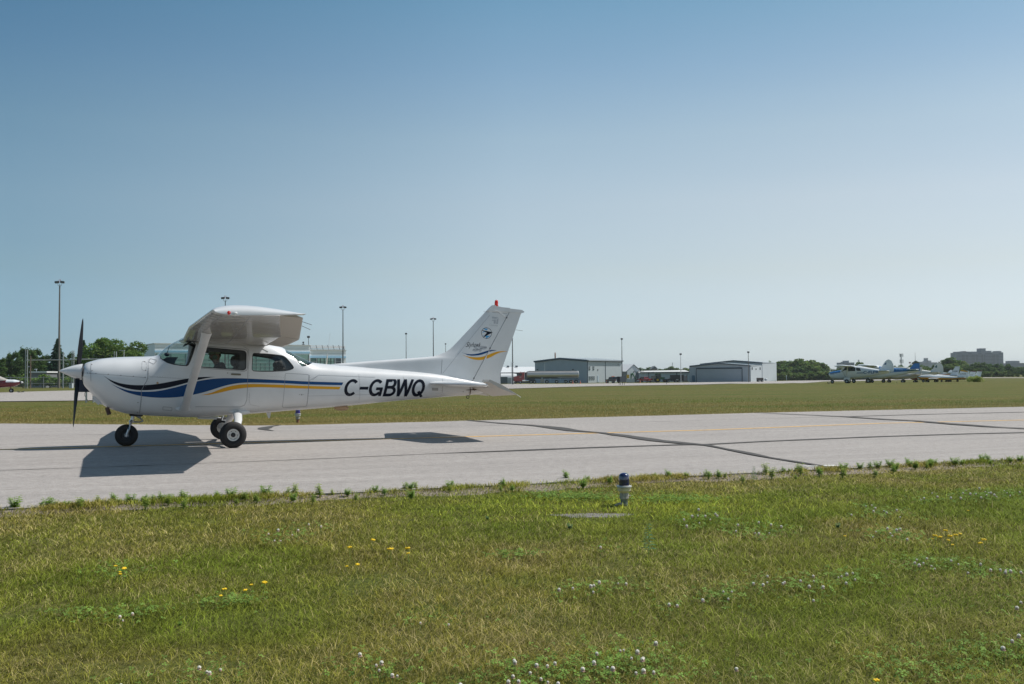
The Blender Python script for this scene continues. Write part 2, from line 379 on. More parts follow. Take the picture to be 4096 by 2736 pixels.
TAR = mat('tar_seal', (.058, .053, .048), .8, var=.25, vscale=6); CRACK = mat('crack_dark', (.07, .065, .06), .9, var=.3, vscale=20)
LINEY = mat('yellow_line_paint', (.68, .41, .12), .8, var=.25, vscale=12, detail=6)
NEAR = [gp(u, v) for u, v in [(-1500, 2092), (0, 2037), (596, 2004), (1400, 1969), (2000, 1940), (2700, 1905), (3344, 1874), (4096, 1836), (5600, 1765)]]
FAR = [gp(u, v) for u, v in [(-1800, 1702), (0, 1694), (426, 1697), (1000, 1702), (1200, 1700), (1903, 1682), (2300, 1671), (3000, 1652), (4096, 1627), (5600, 1597)]]
NEARX = np.array([p[0] for p in NEAR]); NEARY = np.array([p[1] for p in NEAR]); FARX = np.array([p[0] for p in FAR]); FARY = np.array([p[1] for p in FAR])
def wob(pts, amp, step, seed):
    r = np.random.default_rng(seed); o = []
    for i in range(len(pts) - 1):
        a, b = np.array(pts[i]), np.array(pts[i + 1]); n = max(1, int(np.linalg.norm(b - a) / step))
        for k in range(n): o.append(tuple(a + (b - a) * k / n + r.normal(0, amp, 2)))
    o.append(tuple(pts[-1])); return o
mb = MB(); near_e = wob(NEAR, .02, .25, 3); far_e = wob(FAR, .035, .4, 4); poly = near_e + far_e[::-1]; n = len(poly)
mb.add([(p[0], p[1], 0) for p in poly] + [(p[0], p[1], -.06) for p in poly], [tuple(range(n))] + [(i, i + n, (i + 1) % n + n, (i + 1) % n) for i in range(n)])
tag(mb.build('taxiway', ASPH, smooth=False), kind='structure')
def ribbon(name, px, w, m, z=.004, seed=1, wj=.25, kind='structure', step=.35, amp=.0):
    P = [gp(u, v) if len(q) == 2 else None for q in px for u, v in [q[:2]]]; ws = w if isinstance(w, list) else [w] * len(P)
    r = np.random.default_rng(seed); pts = []; wd = []
    for i in range(len(P) - 1):
        a, b = np.array(P[i]), np.array(P[i + 1]); n = max(1, int(np.linalg.norm(b - a) / step))
        for k in range(n): pts.append(a + (b - a) * k / n + (r.normal(0, amp, 2) if k else 0)); wd.append((ws[i] + (ws[i + 1] - ws[i]) * k / n) * (1 + r.uniform(-wj, wj)))
    pts.append(np.array(P[-1])); wd.append(ws[-1]); L_ = []; R2 = []
    for i, p in enumerate(pts):
        d = pts[min(i + 1, len(pts) - 1)] - pts[max(i - 1, 0)]; d = d / (np.linalg.norm(d) + 1e-9); nn = np.array([-d[1], d[0]]) * wd[i] / 2
        L_.append((*(p + nn), z)); R2.append((*(p - nn), z))
    return tag(MB().grid([L_, R2]).build(name, m, smooth=False), kind=kind)
K3 = lambda u, v: (2000 + u * .8927, 1600 + v * .8927)
K6 = lambda u, v: (u * .4259, 1650 + v * .4259)
ribbon('yellow_line', [(-1500, 1839), (0, 1798.5), (504, 1785), (1870, 1747.3), K3(930, 135), K3(1700, 105), K3(2348, 90), (5500, 1640)], .155, LINEY, .004, wj=.03)
ribbon('tar_seal', [(1700, 1817), (2000, 1806), K3(400, 215), K3(800, 202), K3(930, 200), K3(1200, 186), K3(1700, 165), K3(2120, 152), K3(2348, 147), (5400, 1699)], [.03] + [.16] * 9, TAR, .008, 5, .2)
ribbon('tar_seal', [K6(-300, 556), K6(0, 545), K6(1000, 512), K6(2348, 462), (1200, 1838.7), (1700, 1817)], .032, CRACK, .004, 6, .5, amp=.008)
ribbon('tar_seal', [(-800, 1755), K6(0, 226), K6(600, 211), K6(1300, 202), (1096, 1724), (1300, 1718), (2300, 1694), K3(700, 97), K3(1600, 73)], .03, CRACK, .004, 7, .5, amp=.01)
ribbon('tar_seal', [K3(1560, 75), K3(1900, 65), K3(2348, 55), (5200, 1619)], .17, TAR, .008, 8, .25)
ribbon('tar_seal', [(1870, 1682), K3(0, 105), K3(100, 112), K3(180, 118), K3(250, 126), K3(330, 139), K3(460, 149), K3(580, 165), K3(700, 183), K3(850, 198), K3(930, 205), K3(1000, 219), K3(1100, 238), K3(1200, 259), K3(1350, 283), K3(1450, 299)],
       [.12, .14, .18, .24, .34, .3, .2, .3, .32, .22, .16, .10, .14, .10, .08, .05], TAR, .012, 9, .25)
ribbon('tar_seal', [K3(1130, 57), K3(1300, 65), K3(1540, 76), K3(1720, 88), K3(1860, 95), K3(2000, 107), K3(2200, 122), K3(2348, 130), (4700, 1733)], [.1, .14, .2, .24, .22, .3, .24, .22, .2], TAR, .016, 10, .25)
ribbon('tar_seal', [(1123, 1700.5), (1085, 1706), (1060, 1712), (1051, 1717.5), (1074, 1721.5), (1096, 1724)], [.05, .12, .30, .26, .12, .03], TAR, .009, 11, .2)
ribbon('pale_patch', [K3(1365, 299), K3(1512, 295)], [.10, .16], mat('pale_patch', (.62, .62, .60), .9, var=.2, vscale=20), .006, 12, .4, step=.12)
# gravel shoulder along the near edge and the gravel patch by the edge light
GRAV = mat('gravel_soil', (.24, .20, .165), .95, var=.45, vscale=45, bump=.8, bscale=60, detail=6, bdist=.02)
sh = wob([(x, y) for x, y in NEAR], .02, .3, 5); r_ = np.random.default_rng(2)
rows = [[(x + .02, y + .01, -.014) for x, y in sh], [(x + .1, y - .16 - .34 * r_.random() ** 1.5, -.0335) for x, y in sh]]
tag(MB().grid(rows).build('gravel_shoulder', GRAV, smooth=False), kind='structure')
gc = gp(2372, 2046); gpoly = [(gc[0] + .31 * cos(a) * (1 + .25 * sin(3 * a) + .1 * sin(7 * a)), gc[1] + .17 * sin(a) * (1 + .3 * cos(2 * a) + .12 * sin(5 * a)), -.0325) for a in np.linspace(0, 2 * pi, 28, endpoint=False)]
tag(MB().add(gpoly, [tuple(range(28))]).build('gravel_patch', mat('grey_gravel', (.21, .195, .18), .95, var=.4, vscale=70, bump=.8, bscale=90, bdist=.02), smooth=False), kind='structure')
# the second taxiway and apron beyond the grass
fr2 = [(-2600, 1619), (-1000, 1614), (0, 1608), (300, 1605), (1100, 1583), (2040, 1556), (2340, 1547), (2800, 1539.5), (3300, 1526), (3700, 1517.5), (4096, 1512.5), (4700, 1506)]
bk2 = [(-2600, 1585), (-1000, 1577), (0, 1571), (300, 1563), (1100, 1546), (2040, 1536.5), (2340, 1535), (2800, 1529.5), (3300, 1521), (3700, 1513.6), (4096, 1510.3), (4700, 1504.5)]
f3 = [gt(*p) for p in fr2]; b3 = [gt(*p) for p in bk2]; rows = []
for k in range(13):
    row = []
    for i in range(len(f3) - 1):
        for j in range(10):
            t = j / 10; a = np.array(f3[i]) * (1 - t) + np.array(f3[i + 1]) * t; b = np.array(b3[i]) * (1 - t) + np.array(b3[i + 1]) * t; p = a + (b - a) * k / 12
            row.append((p[0], p[1], tz(p[0], p[1]) + .04))
    rows.append(row)
tag(MB().grid(rows).build('apron', ASPH2, smooth=False), kind='structure')

# ------------------------------------------------------------------ grass
GRASS = attrmat('grass_blade', .75, .25, .15)
FLOW = {'yellow': [(.5963, 0, 1900, [(772, 605), (800, 627), (830, 620), (828, 632), (800, 650), (1508, 764), (1480, 786), (1653, 762), (1690, 722), (1776, 728)]),
                   (.5968, 2700, 1800, [(1962, 394), (1808, 545), (1902, 552), (1765, 570), (1778, 582), (1740, 580), (1725, 581), (1822, 597), (1885, 580), (1860, 620), (1840, 590), (2071, 607), (2057, 629), (1353, 1530), (1538, 1563), (1140, 563)]),
                   (.6388, 1200, 2000, [(317, 306), (548, 300), (569, 323), (678, 318), (684, 324), (295, 392), (357, 401), (450, 253)])],
        'white': [(.5963, 0, 1900, [(887, 910), (820, 938), (800, 930), (1333, 1278), (1383, 1285), (1410, 1307), (1478, 1262), (820, 1380), (1805, 380), (1867, 370), (1958, 382), (1995, 365), (1838, 422), (1880, 420), (2070, 322), (2150, 340)]),
                  (.5968, 2700, 1800, [(1280, 360), (1312, 358), (1345, 388), (1400, 390), (1328, 410), (1487, 398), (1425, 414), (1185, 425), (1510, 432), (1350, 527), (1428, 523), (1440, 543), (1487, 538), (1516, 533), (1463, 558), (1325, 560), (1550, 592), (555, 478), (638, 497), (712, 512), (427, 500), (540, 538), (568, 555), (630, 535), (408, 533), (66, 458), (115, 445), (158, 400), (150, 428), (203, 440), (165, 470), (240, 452), (75, 510), (285, 437), (270, 422), (1690, 712), (1627, 715), (1608, 740), (1718, 750), (1745, 770), (1645, 768), (1850, 725), (1902, 742), (1662, 738), (2113, 797), (2180, 788), (2218, 783), (2210, 812), (2255, 808), (2320, 806), (1960, 802), (2047, 752), (615, 825), (615, 860), (523, 880), (583, 893), (715, 877), (740, 868), (848, 860), (930, 830), (934, 847), (898, 908), (990, 914), (927, 983), (1120, 820), (1090, 822), (1153, 825), (1202, 843), (1194, 800), (1140, 877), (320, 920), (378, 920), (360, 968), (197, 997), (22, 1022), (2325, 1000), (2278, 1052), (2298, 1240), (2268, 1258), (2202, 1328), (420, 1448), (1720, 275), (1755, 312), (1650, 318), (1668, 320), (1843, 320), (1912, 325), (1948, 258), (1978, 297), (2042, 258), (2080, 265), (2105, 275), (2085, 292), (2120, 290), (2142, 303), (2155, 300), (2050, 316), (2205, 258), (2225, 272), (2248, 297), (2315, 275), (2018, 285), (1935, 283)]),
                  (.6388, 1200, 2000, [(1619, 552), (1716, 533), (1815, 535), (1833, 522), (1833, 553), (1877, 510), (1995, 492), (2044, 512), (757, 740), (926, 748), (1343, 982), (1343, 998), (1860, 938), (2005, 905), (2027, 902), (2078, 955), (2108, 942), (2144, 975), (2144, 990), (1595, 1000), (1555, 1010), (1478, 1020), (1437, 1050), (1513, 1085), (1550, 1098), (1327, 1080), (1772, 1055), (1845, 1010), (1928, 1005), (1948, 1047), (2100, 1050), (2152, 1068), (2210, 1050), (1303, 1118), (1288, 1138), (1371, 1113), (1607, 1125), (503, 1010), (497, 1025), (472, 1000), (580, 1080), (608, 1058), (385, 958), (1010, 1150), (2223, 888), (1882, 290), (2316, 640)])]}
FP = {k: [(a + u * s, b + v * s) for s, a, b, l in L_ for u, v in l] for k, L_ in FLOW.items()}
LIGHTP = gp(2497, 2008)
def blades(name, n, ysel, hgt, wid, xfun, colf, keep=None, zf=None, seed=0, lean=(.3, 1.5), label=None, xs=None, zoff=0):
    r = np.random.default_rng(seed); y = ysel(r, n); x = (r.random(n) * 2 - 1) * xfun(y) if xs is None else xs
    if keep is not None: k = keep(x, y, r); x, y = x[k], y[k]
    n = len(x); col = colf(x, y, r); d = np.hypot(x, y)
    h = hgt(x, y, r); w = wid(x, y, r); th = r.random(n) * 2 * pi + 0.0; ph = th + pi / 2 + r.normal(0, .5, n); ln = r.uniform(*lean, n) * h
    th2 = r.normal(.4, 1.6, n); dx, dy = np.cos(th2), np.sin(th2); sx_, sy_ = -dy, dx
    z0 = (zf(x, y) if zf else 0) - .035 + zoff + (.018 * np.exp(-((np.interp(x, NEARX, NEARY) - y) / .22) ** 2) if zf is None else 0)
    V = np.empty((n, 5, 3)); 
    for i, (s, f, q) in enumerate([(-1, 0, 1), (1, 0, 1), (-1, .55, .75), (1, .55, .75), (0, 1, 0)]):
        V[:, i, 0] = x + dx * ln * f ** 2 + sx_ * w * .5 * s * q; V[:, i, 1] = y + dy * ln * f ** 2 + sy_ * w * .5 * s * q; V[:, i, 2] = z0 + h * f * (1 - .22 * f)
    b = (np.arange(n) * 5)[:, None]; Fc = np.concatenate([b + [0, 1, 3], b + [0, 3, 2], b + [2, 3, 4]], 1).reshape(-1, 3)
    return npmesh(name, V.reshape(-1, 3), Fc, GRASS, np.repeat(col, 5, 0))
C_G, C_O, C_T, C_D, C_Y = [np.array(c) for c in [(.228, .290, .032), (.310, .285, .050), (.68, .54, .28), (.085, .10, .018), (.50, .54, .07)]]
def near_col(x, y, r):
    n = len(x); p = vnoise(x, y, 1.5, 11) * .55 + vnoise(x, y, .5, 12) * .45; q = vnoise(x, y, .9, 13) * .6 + vnoise(x, y, .3, 14) * .4
    lush = np.exp(-(((x - 3.6) / 2.6) ** 2 + ((y - 8.2) / 1.1) ** 2)) * .5
    dl = np.hypot((x - LIGHTP[0]) / 1.5, (y - LIGHTP[1]) / .7); lush = lush + .8 * np.exp(-dl ** 2)
    g = np.clip((p - .32) * 2.0 + lush + .12 * (x > 0), 0, 1)[:, None]
    c = C_O * (1 - g) + C_G * g
    tan_ = r.random(n) < np.clip(.24 - .6 * (p - .5) - lush * .5 + .5 * (q - .5), .02, .7); c[tan_] = C_T * .6 + c[tan_] * .4
    k = r.random(n) < .10; c[k] = C_D
    yk = r.random(n) < .5 * np.exp(-dl ** 2); c[yk] = C_Y
    return np.clip(c * ((.5 + .8 * r.random(n)) * (.62 + .50 * vnoise(x, y, .14, 15) + .30 * vnoise(x, y, .045, 16)))[:, None], 0, 1)
def near_keep(x, y, r):
    ed = np.interp(x, NEARX, NEARY) - y; k = ed > -.04 + .045 * r.normal(size=len(x)) - .10 * vnoise(x, y, .4, 24)
    k &= r.random(len(x)) < np.clip(.62 + ed * 1.5 + 1.6 * (vnoise(x, y, .45, 21) - .5), .08, 1) * np.clip(.35 + 1.3 * vnoise(x, y, .22, 22), .3, 1)
    g = np.hypot((x - gc[0]) / .30, (y - gc[1]) / .15); k &= (g > .95) | (r.random(len(x)) < .30)
    return k
def near_h(x, y, r):
    p = vnoise(x, y, .8, 31); lush = np.exp(-(((x - 3.6) / 2.6) ** 2 + ((y - 8.2) / 1.1) ** 2))
    ed = np.interp(x, NEARX, NEARY) - y
    return (.014 + .030 * r.random(len(x)) ** 1.6) * (.70 + .6 * p + .7 * lush + .5 * np.exp(-(ed / .12) ** 2)) * np.where(r.random(len(x)) < .03, 1.7, 1)
tag(blades('grass', 860000, lambda r, n: 3.0 * (13.6 / 3.0) ** (r.random(n) ** .95), near_h, lambda x, y, r: .0021 * (np.hypot(x, y) / 4) ** .95 * r.uniform(.7, 1.5, len(x)),
           lambda y: .60 * y + 2.3, near_col, near_keep, seed=41, lean=(.3, 2.3)), 'short mown grass between the camera and the taxiway', 'grass', kind='stuff')
def edge_blades():
    r = np.random.default_rng(303); n = 90000; x = r.uniform(-11, 13, n); cl = vnoise(x, x * 0, .55, 71) * .6 + vnoise(x, x * 0, .13, 72) * .4; k = r.random(n) < np.clip((cl - .40) * 3.2, .04, 1); x = x[k]; cl = cl[k]
    y = np.interp(x, NEARX, NEARY) - .09 + r.normal(0, .085, len(x)) + .10 * np.clip(cl - .5, 0, 1) * r.random(len(x)); return x, y, cl
_ex, _ey, _ec = edge_blades()
o = blades('grass', len(_ex), lambda r, n: _ey, lambda x, y, r: (.015 + .045 * r.random(len(x)) ** 2) * (.5 + .9 * _ec), lambda x, y, r: .0042 * r.uniform(.6, 1.5, len(x)), lambda y: 1.0, lambda x, y, r: near_col(x, y, r) * np.array([1.15, 1.15, 1.0]), None, seed=43, lean=(.3, 1.4), xs=_ex, zoff=.02)
tag(o, 'ragged grass creeping over the near taxiway edge', 'grass', kind='stuff')
def far_col(x, y, r):
    n = len(x); u = (x * sin(YAW) * -1 + y * cos(YAW)); p = vnoise((x * cos(YAW) + y * sin(YAW)) * .10, u, 3.4, 51) * .7 + vnoise(x * .5, y, 1.6, 52) * .3
    ed = y - np.interp(x, FARX, FARY); g = np.clip((p - .42) * 5.0 - .7 * np.exp(-(ed / 1.2) ** 2), 0, 1)[:, None]
    c = (np.array((.275, .215, .066)) * (1 - g) + np.array((.125, .190, .025)) * g) * (.72 + .56 * vnoise(x * .35, y, .8, 53))[:, None]; t = r.random(n) < .12 + .35 * np.exp(-(ed / 1.5) ** 2); c[t] = C_T * .65 + c[t] * .35
    return np.clip(c * (.75 + .5 * r.random(n))[:, None], 0, 1)
sec = [(p[0], p[1]) for p in f3]; SECX = np.array([p[0] for p in sec]); SECY = np.array([p[1] for p in sec])
def far_keep(x, y, r):
    return (y > np.interp(x, FARX, FARY) - .12 + .08 * r.normal(size=len(x))) & (y < np.interp(x, SECX, SECY) + .1)
tag(blades('grass', 660000, lambda r, n: 24 * (190 / 24) ** (r.random(n) ** 1.7), lambda x, y, r: (.03 + .045 * r.random(len(x))) * (.8 + .5 * vnoise(x, y, 3, 61)), lambda x, y, r: .0042 * (np.hypot(x, y) / 27) ** .9 * r.uniform(.7, 1.5, len(x)),
           lambda y: .70 * y + 4, far_col, far_keep, TZ, 42), 'rough grass field beyond the taxiway', 'grass', kind='stuff')
# clover leaves under the flower heads
r = np.random.default_rng(77); cp = []
for (u, v) in FP['white'] + FP['yellow'][:5]:
    p = gp(u, v + 10, 0); m = 22; cp.append(np.stack([p[0] + r.normal(0, .10, m), p[1] + r.normal(-.02, .10, m)], 1))
for (u, v, s, m) in [(2350, 1985, .22, 600), (2700, 1995, .2, 500), (2200, 1975, .16, 200), (2050, 2215, .09, 130), (560, 2440, .08, 90), (920, 2400, .10, 160), (2400, 2680, .20, 260), (3700, 2660, .18, 260), (4000, 2600, .12, 150), (300, 2450, .08, 80), (2880, 2380, .07, 100)]:
    p = gp(u, v); cp.append(np.stack([p[0] + r.normal(0, s, m), p[1] + r.normal(0, s * .7, m)], 1))
cp = np.concatenate(cp); cp = cp[cp[:, 1] < np.interp(cp[:, 0], NEARX, NEARY) - .12]; n = len(cp); V = np.empty((n, 3, 4, 3)); hh = r.uniform(.02, .055, n); a0 = r.random(n) * 6.28; sz = r.uniform(.007, .014, n) * np.clip(cp[:, 1] / 6, .8, 1.05); ti = r.uniform(-.5, .5, (n, 2))
for k in range(3):
    a = a0 + k * 2.094
    for i, (f, g) in enumerate([(.1, 0), (.8, -.55), (1.25, 0), (.8, .55)]):
        lx = sz * (f * np.cos(a) - g * np.sin(a)); ly = sz * (f * np.sin(a) + g * np.cos(a))
        V[:, k, i, 0] = cp[:, 0] + lx; V[:, k, i, 1] = cp[:, 1] + ly; V[:, k, i, 2] = hh - .03 + lx * ti[:, 0] + ly * ti[:, 1]
cc = np.array((.17, .28, .055)) * r.uniform(.6, 1.4, (n, 1)); tag(npmesh('clover_leaves', V.reshape(-1, 3), np.arange(n * 12).reshape(-1, 4), GRASS, np.repeat(cc, 12, 0)), 'low patches of green clover leaves in the foreground grass', 'ground cover', kind='stuff')

# ================================================================== THE AIRCRAFT
plane = empty('light_aircraft', tuple(np.array([X0, Y0, 0]) + Rz @ M0), 0, 'white high-wing light aircraft with blue and yellow stripes and letters C-GBWQ taxiing nearest the camera', 'aircraft')
plane.rotation_euler = (0, PP, YAW)
OFF = (-XM, 0, 0)
def part(mb, name, mats, parent=None, smooth=True, fix=True):
    return mb.build(name, mats, parent or plane, smooth, OFF if parent is None else None, fix)
# --- fuselage surface: x, top, bottom, half width, centre line, top exponent, bottom exponent
FS = [(.362, 1.225, 1.02, .17, 1.13, 2.0, 2.0), (.375, 1.265, .95, .29, 1.12, 2.1, 2.0), (.40, 1.288, .90, .35, 1.10, 2.2, 2.1), (.45, 1.312, .845, .405, 1.08, 2.3, 2.1), (.52, 1.338, .768, .44, 1.06, 2.3, 2.1),
      (.62, 1.368, .665, .465, 1.03, 2.4, 2.1), (.75, 1.393, .565, .488, 1.01, 2.4, 2.2), (.9, 1.412, .512, .503, 1.0, 2.5, 2.3), (1.1, 1.430, .464, .518, 1.0, 2.5, 2.6), (1.33, 1.446, .450, .530, 1.02, 2.6, 3.0),
      (1.49, 1.468, .444, .538, 1.05, 2.6, 3.2), (1.56, 1.545, .443, .542, 1.07, 2.7, 3.2), (1.65, 1.634, .441, .545, 1.10, 2.9, 3.3), (1.76, 1.716, .439, .548, 1.12, 3.2, 3.4), (1.87, 1.776, .438, .55, 1.14, 3.6, 3.4), (1.97, 1.812, .437, .55, 1.15, 4.0, 3.5),
      (2.2, 1.83, .444, .55, 1.15, 4.6, 3.5), (2.6, 1.83, .478, .55, 1.15, 4.8, 3.5), (2.9, 1.825, .512, .546, 1.15, 4.6, 3.4), (3.2, 1.81, .54, .535, 1.15, 4.2, 3.2), (3.45, 1.775, .566, .52, 1.15, 3.8, 3.0), (3.685, 1.678, .596, .497, 1.14, 3.5, 2.9),
      (3.9, 1.584, .62, .472, 1.12, 3.3, 2.8), (4.175, 1.482, .65, .440, 1.09, 3.1, 2.7), (4.45, 1.468, .682, .408, 1.08, 2.9, 2.6), (5.0, 1.448, .752, .345, 1.08, 2.7, 2.5), (5.65, 1.424, .842, .270, 1.11, 2.6, 2.4), (6.3, 1.400, .920, .198, 1.15, 2.5, 2.3),
      (6.8, 1.355, .975, .140, 1.17, 2.4, 2.3), (7.2, 1.292, 1.018, .095, 1.16, 2.3, 2.2), (7.5, 1.255, 1.085, .055, 1.17, 2.2, 2.2), (7.66, 1.24, 1.13, .030, 1.19, 2.0, 2.0)]
FX = np.array([f[0] for f in FS])
def _pchip(x, X, Y):
    h = np.diff(X); d = np.diff(Y) / h; m = np.zeros(len(X))
    for i in range(1, len(X) - 1):
        if d[i - 1] * d[i] > 0: w1 = 2 * h[i] + h[i - 1]; w2 = h[i] + 2 * h[i - 1]; m[i] = (w1 + w2) / (w1 / d[i - 1] + w2 / d[i])
    m[0], m[-1] = d[0], d[-1]; i = int(np.clip(np.searchsorted(X, x) - 1, 0, len(h) - 1)); t = (x - X[i]) / h[i]
    return (2 * t ** 3 - 3 * t ** 2 + 1) * Y[i] + (t ** 3 - 2 * t ** 2 + t) * h[i] * m[i] + (-2 * t ** 3 + 3 * t ** 2) * Y[i + 1] + (t ** 3 - t ** 2) * h[i] * m[i + 1]
_fc = {}
def fsec(x):
    k = round(x, 4)
    if k not in _fc: _fc[k] = [float(_pchip(min(max(x, FX[0]), FX[-1]), FX, np.array([f[j] for f in FS]))) for j in range(1, 7)]
    return _fc[k]
def fsurf(x, phi):                        # phi -90 (keel) .. 90 (top), returns half breadth and height
    top, bot, hw, zc, n1, n2 = fsec(x); n = n1 if phi >= 0 else n2; c, s_ = abs(cos(phi)), abs(sin(phi))
    r = 1 / ((c ** n + s_ ** n) ** (1 / n)); h = (top - zc) if phi >= 0 else (bot - zc)
    return hw * r * c, zc + (r * s_) * h
def fphi(x, z):
    top, bot, hw, zc, n1, n2 = fsec(x); n = n1 if z >= zc else n2; q = min(1, (z - zc) / ((top if z >= zc else bot) - zc)); q = max(q, 0)
    y = max(0, 1 - q ** n) ** (1 / n); return atan2(q, y) * (1 if z >= zc else -1)
def fpt(x, phi, side=-1, off=0.0):
    y, z = fsurf(x, phi); p = Vector((x, side * y, z))
    if off:
        e = 1e-3; y1, z1 = fsurf(x, min(phi + e, pi / 2)); y0, z0 = fsurf(x, max(phi - e, -pi / 2)); t1 = Vector((0, side * (y1 - y0), z1 - z0))
        ya, za = fsurf(x + .004, phi); yb, zb = fsurf(x - .004, phi); t2 = Vector((.008, side * (ya - yb), za - zb)); n = t1.cross(t2)
        n = n.normalized() if n.length > 1e-12 else Vector((0, side, 0))
        if n.dot(Vector((0, side * max(cos(phi), .02), sin(phi)))) < 0: n = -n
        p += n * off
    return p
def fy(x, z): return fsurf(x, fphi(x, z))[0]
def sp(zn, u, v):                         # traced photo point on the near flank -> (x, z)
    y = -.5
    for _ in range(8): p = bp(zn, u, v, y); y = -fy(p[0], p[2])
    return (float(p[0]), float(p[2]))
KP = 1.0
def P2(l): return [(x, fphi(x, z) * KP) for x, z in l]
def skin(loops_uv, keep, off, side, mb=None, gu=None, gv=None, mi=0, flip=False):
    v, f, of = cdt(loops_uv, gu, gv); mb = mb or MB(); o = len(mb.v); mb.v += [tuple(fpt(p[0], p[1] / KP, side, off)) for p in v]
    for t, ids in zip(f, of):
        if keep(ids): mb.f.append(tuple(i + o for i in t)); mb.m.append(mi)
    return mb
XG = sorted(set([round(x, 3) for x in list(np.arange(.362, .5, .018)) + list(np.arange(.5, 1.4, .07)) + list(np.arange(1.4, 2.1, .045)) + list(np.arange(2.1, 3.4, .09)) + list(np.arange(3.4, 4.5, .055)) + list(np.arange(4.5, 7.66, .12)) + [7.66]]))
PG = list(np.linspace(-pi / 2, pi / 2, 37))
# windows traced on the flank
w_door = rounded([sp('C', u, v) for u, v in [(1190, 803), (2230, 876), (2236, 432), (1215, 338)]], [.02, .06, .06, .02])
w_rear = catmull([sp('D', u, v) for u, v in [(36, 330), (44, 200), (56, 72), (130, 62), (330, 72), (560, 98), (640, 135), (705, 205), (778, 305), (750, 342), (640, 370), (400, 384), (180, 384), (60, 372), (36, 330)]], 4)[:-1]
ws_low = [sp('C', u, v) for u, v in [(240, 590), (300, 635), (400, 698), (550, 740), (700, 762), (850, 772), (885, 755), (930, 670), (1000, 480), (1058, 285)]]
ws_uv = [(1.497, pi / 2 * .999)] + [(1.499, fphi(1.502, 1.458) + .25)] + P2(ws_low) + [(2.03, fphi(2.03, 1.715)), (2.0, 1.15), (1.985, pi / 2 * .999)]
rw_uv = P2([sp('R', u, v) for u, v in [(695, 1335), (825, 1497), (960, 1480), (1040, 1425)]])
rw_uv = rw_uv + [(4.165, pi / 2 * .999), (3.60, pi / 2 * .999), (3.63, fphi(3.63, 1.62)), (3.70, fphi(3.70, 1.585))]
def dense_uv(l, st=.03): return dens(l, st)
WINS = [('windshield', dense_uv(ws_uv)), ('door_window', P2(dens(w_door, .05))), ('rear_side_window', P2(dens(w_rear, .05))), ('rear_window', dense_uv(rw_uv))]
rect = [(XG[0], -pi / 2), (XG[-1], -pi / 2), (XG[-1], pi / 2), (XG[0], pi / 2)]; fus = MB()
def inpoly(p, l):
    c = False; n = len(l); j = n - 1
    for i in range(n):
        if ((l[i][1] > p[1]) != (l[j][1] > p[1])) and (p[0] < (l[j][0] - l[i][0]) * (p[1] - l[i][1]) / (l[j][1] - l[i][1]) + l[i][0]): c = not c
        j = i
    return c
for side in (-1, 1):
    skin([rect] + [w[1] for w in WINS], lambda ids: 0 in ids and len(ids) == 1, 0, side, fus, XG, PG)
bm = bmesh.new(); me0 = bpy.data.meshes.new('t'); me0.from_pydata(fus.v, [], fus.f); bm.from_mesh(me0); bmesh.ops.remove_doubles(bm, verts=bm.verts, dist=2e-4); bmesh.ops.recalc_face_normals(bm, faces=bm.faces)
fus = MB(); bm.verts.index_update(); fus.v = [tuple(v.co) for v in bm.verts]; fus.f = [tuple(v.index for v in f.verts) for f in bm.faces]; fus.m = [0] * len(fus.f); bm.free()
# nose bowl front and tail cone end
for xe, nm in ((XG[0], 1), (XG[-1], -1)):
    ring = [fpt(xe, a, -1) for a in np.linspace(-pi / 2, pi / 2, 19)] + [fpt(xe, a, 1) for a in np.linspace(pi / 2, -pi / 2, 19)][1:-1]
    fus.add(ring, [tuple(range(len(ring)))], 0)
# seams, stripes, screws: laid on the skin
def strip(mb, pts, w, mi, off=.0011, side=-1, closed=False, step=.04):
    P = dens(pts, step, closed); 
    if closed: P.append(P[0])
    A = []; B = []
    for i, p in enumerate(P):
        a = P[i - 1] if i else (P[-2] if closed else P[0]); b = P[i + 1] if i < len(P) - 1 else (P[1] if closed else P[-1]); d = Vector((b[0] - a[0], b[1] - a[1])).normalized(); n = Vector((-d.y, d.x)) * w / 2
        for L_, q in ((A, (p[0] + n.x, p[1] + n.y)), (B, (p[0] - n.x, p[1] - n.y))): L_.append(tuple(fpt(q[0], fphi(q[0], q[1]), side, off + (.0016 if q[0] < 1.6 else 0))))
    mb.grid([A, B], mi)
def decal(mb, loops, mi, off=.0009, side=-1, gx=.06, gz=.05):
    for l in loops:
        l = dens(l, .05); xs = [p[0] for p in l]; zs = [p[1] for p in l]
        v, f, of = cdt([l], np.arange(min(xs) + .01, max(xs), gx), np.arange(min(zs) + .005, max(zs), gz)); o = len(mb.v)
        mb.v += [tuple(fpt(p[0], fphi(p[0], p[1]), side, off)) for p in v]
        for t, ids in zip(f, of):
            if ids: mb.f.append(tuple(i + o for i in t)); mb.m.append(mi)
Z1 = lambda pts: [sp('Z1', u, v) for u, v in pts]; G_ = lambda pts: [sp('G', u, v) for u, v in pts]; D_ = lambda pts: [sp('D', u, v) for u, v in pts]
navy_t = Z1([(452, 748), (510, 785), (590, 815), (680, 830), (760, 834), (850, 831), (940, 820), (1040, 802), (1140, 783), (1250, 768), (1340, 763), (1424, 764)])
navy_b = Z1([(1424, 764), (1370, 768), (1270, 788), (1170, 813), (1060, 843), (960, 864), (860, 875), (770, 877), (690, 868), (620, 850), (560, 826), (500, 790)])
blue_t = Z1([(520, 820), (580, 850), (660, 876), (740, 888), (820, 890), (900, 886), (980, 873), (1080, 850), (1180, 822), (1260, 800), (1340, 786), (1420, 777), (1520, 774), (1680, 777), (1850, 785), (2000, 792), (2200, 802)]) + [sp('Z2', 370, 811)]
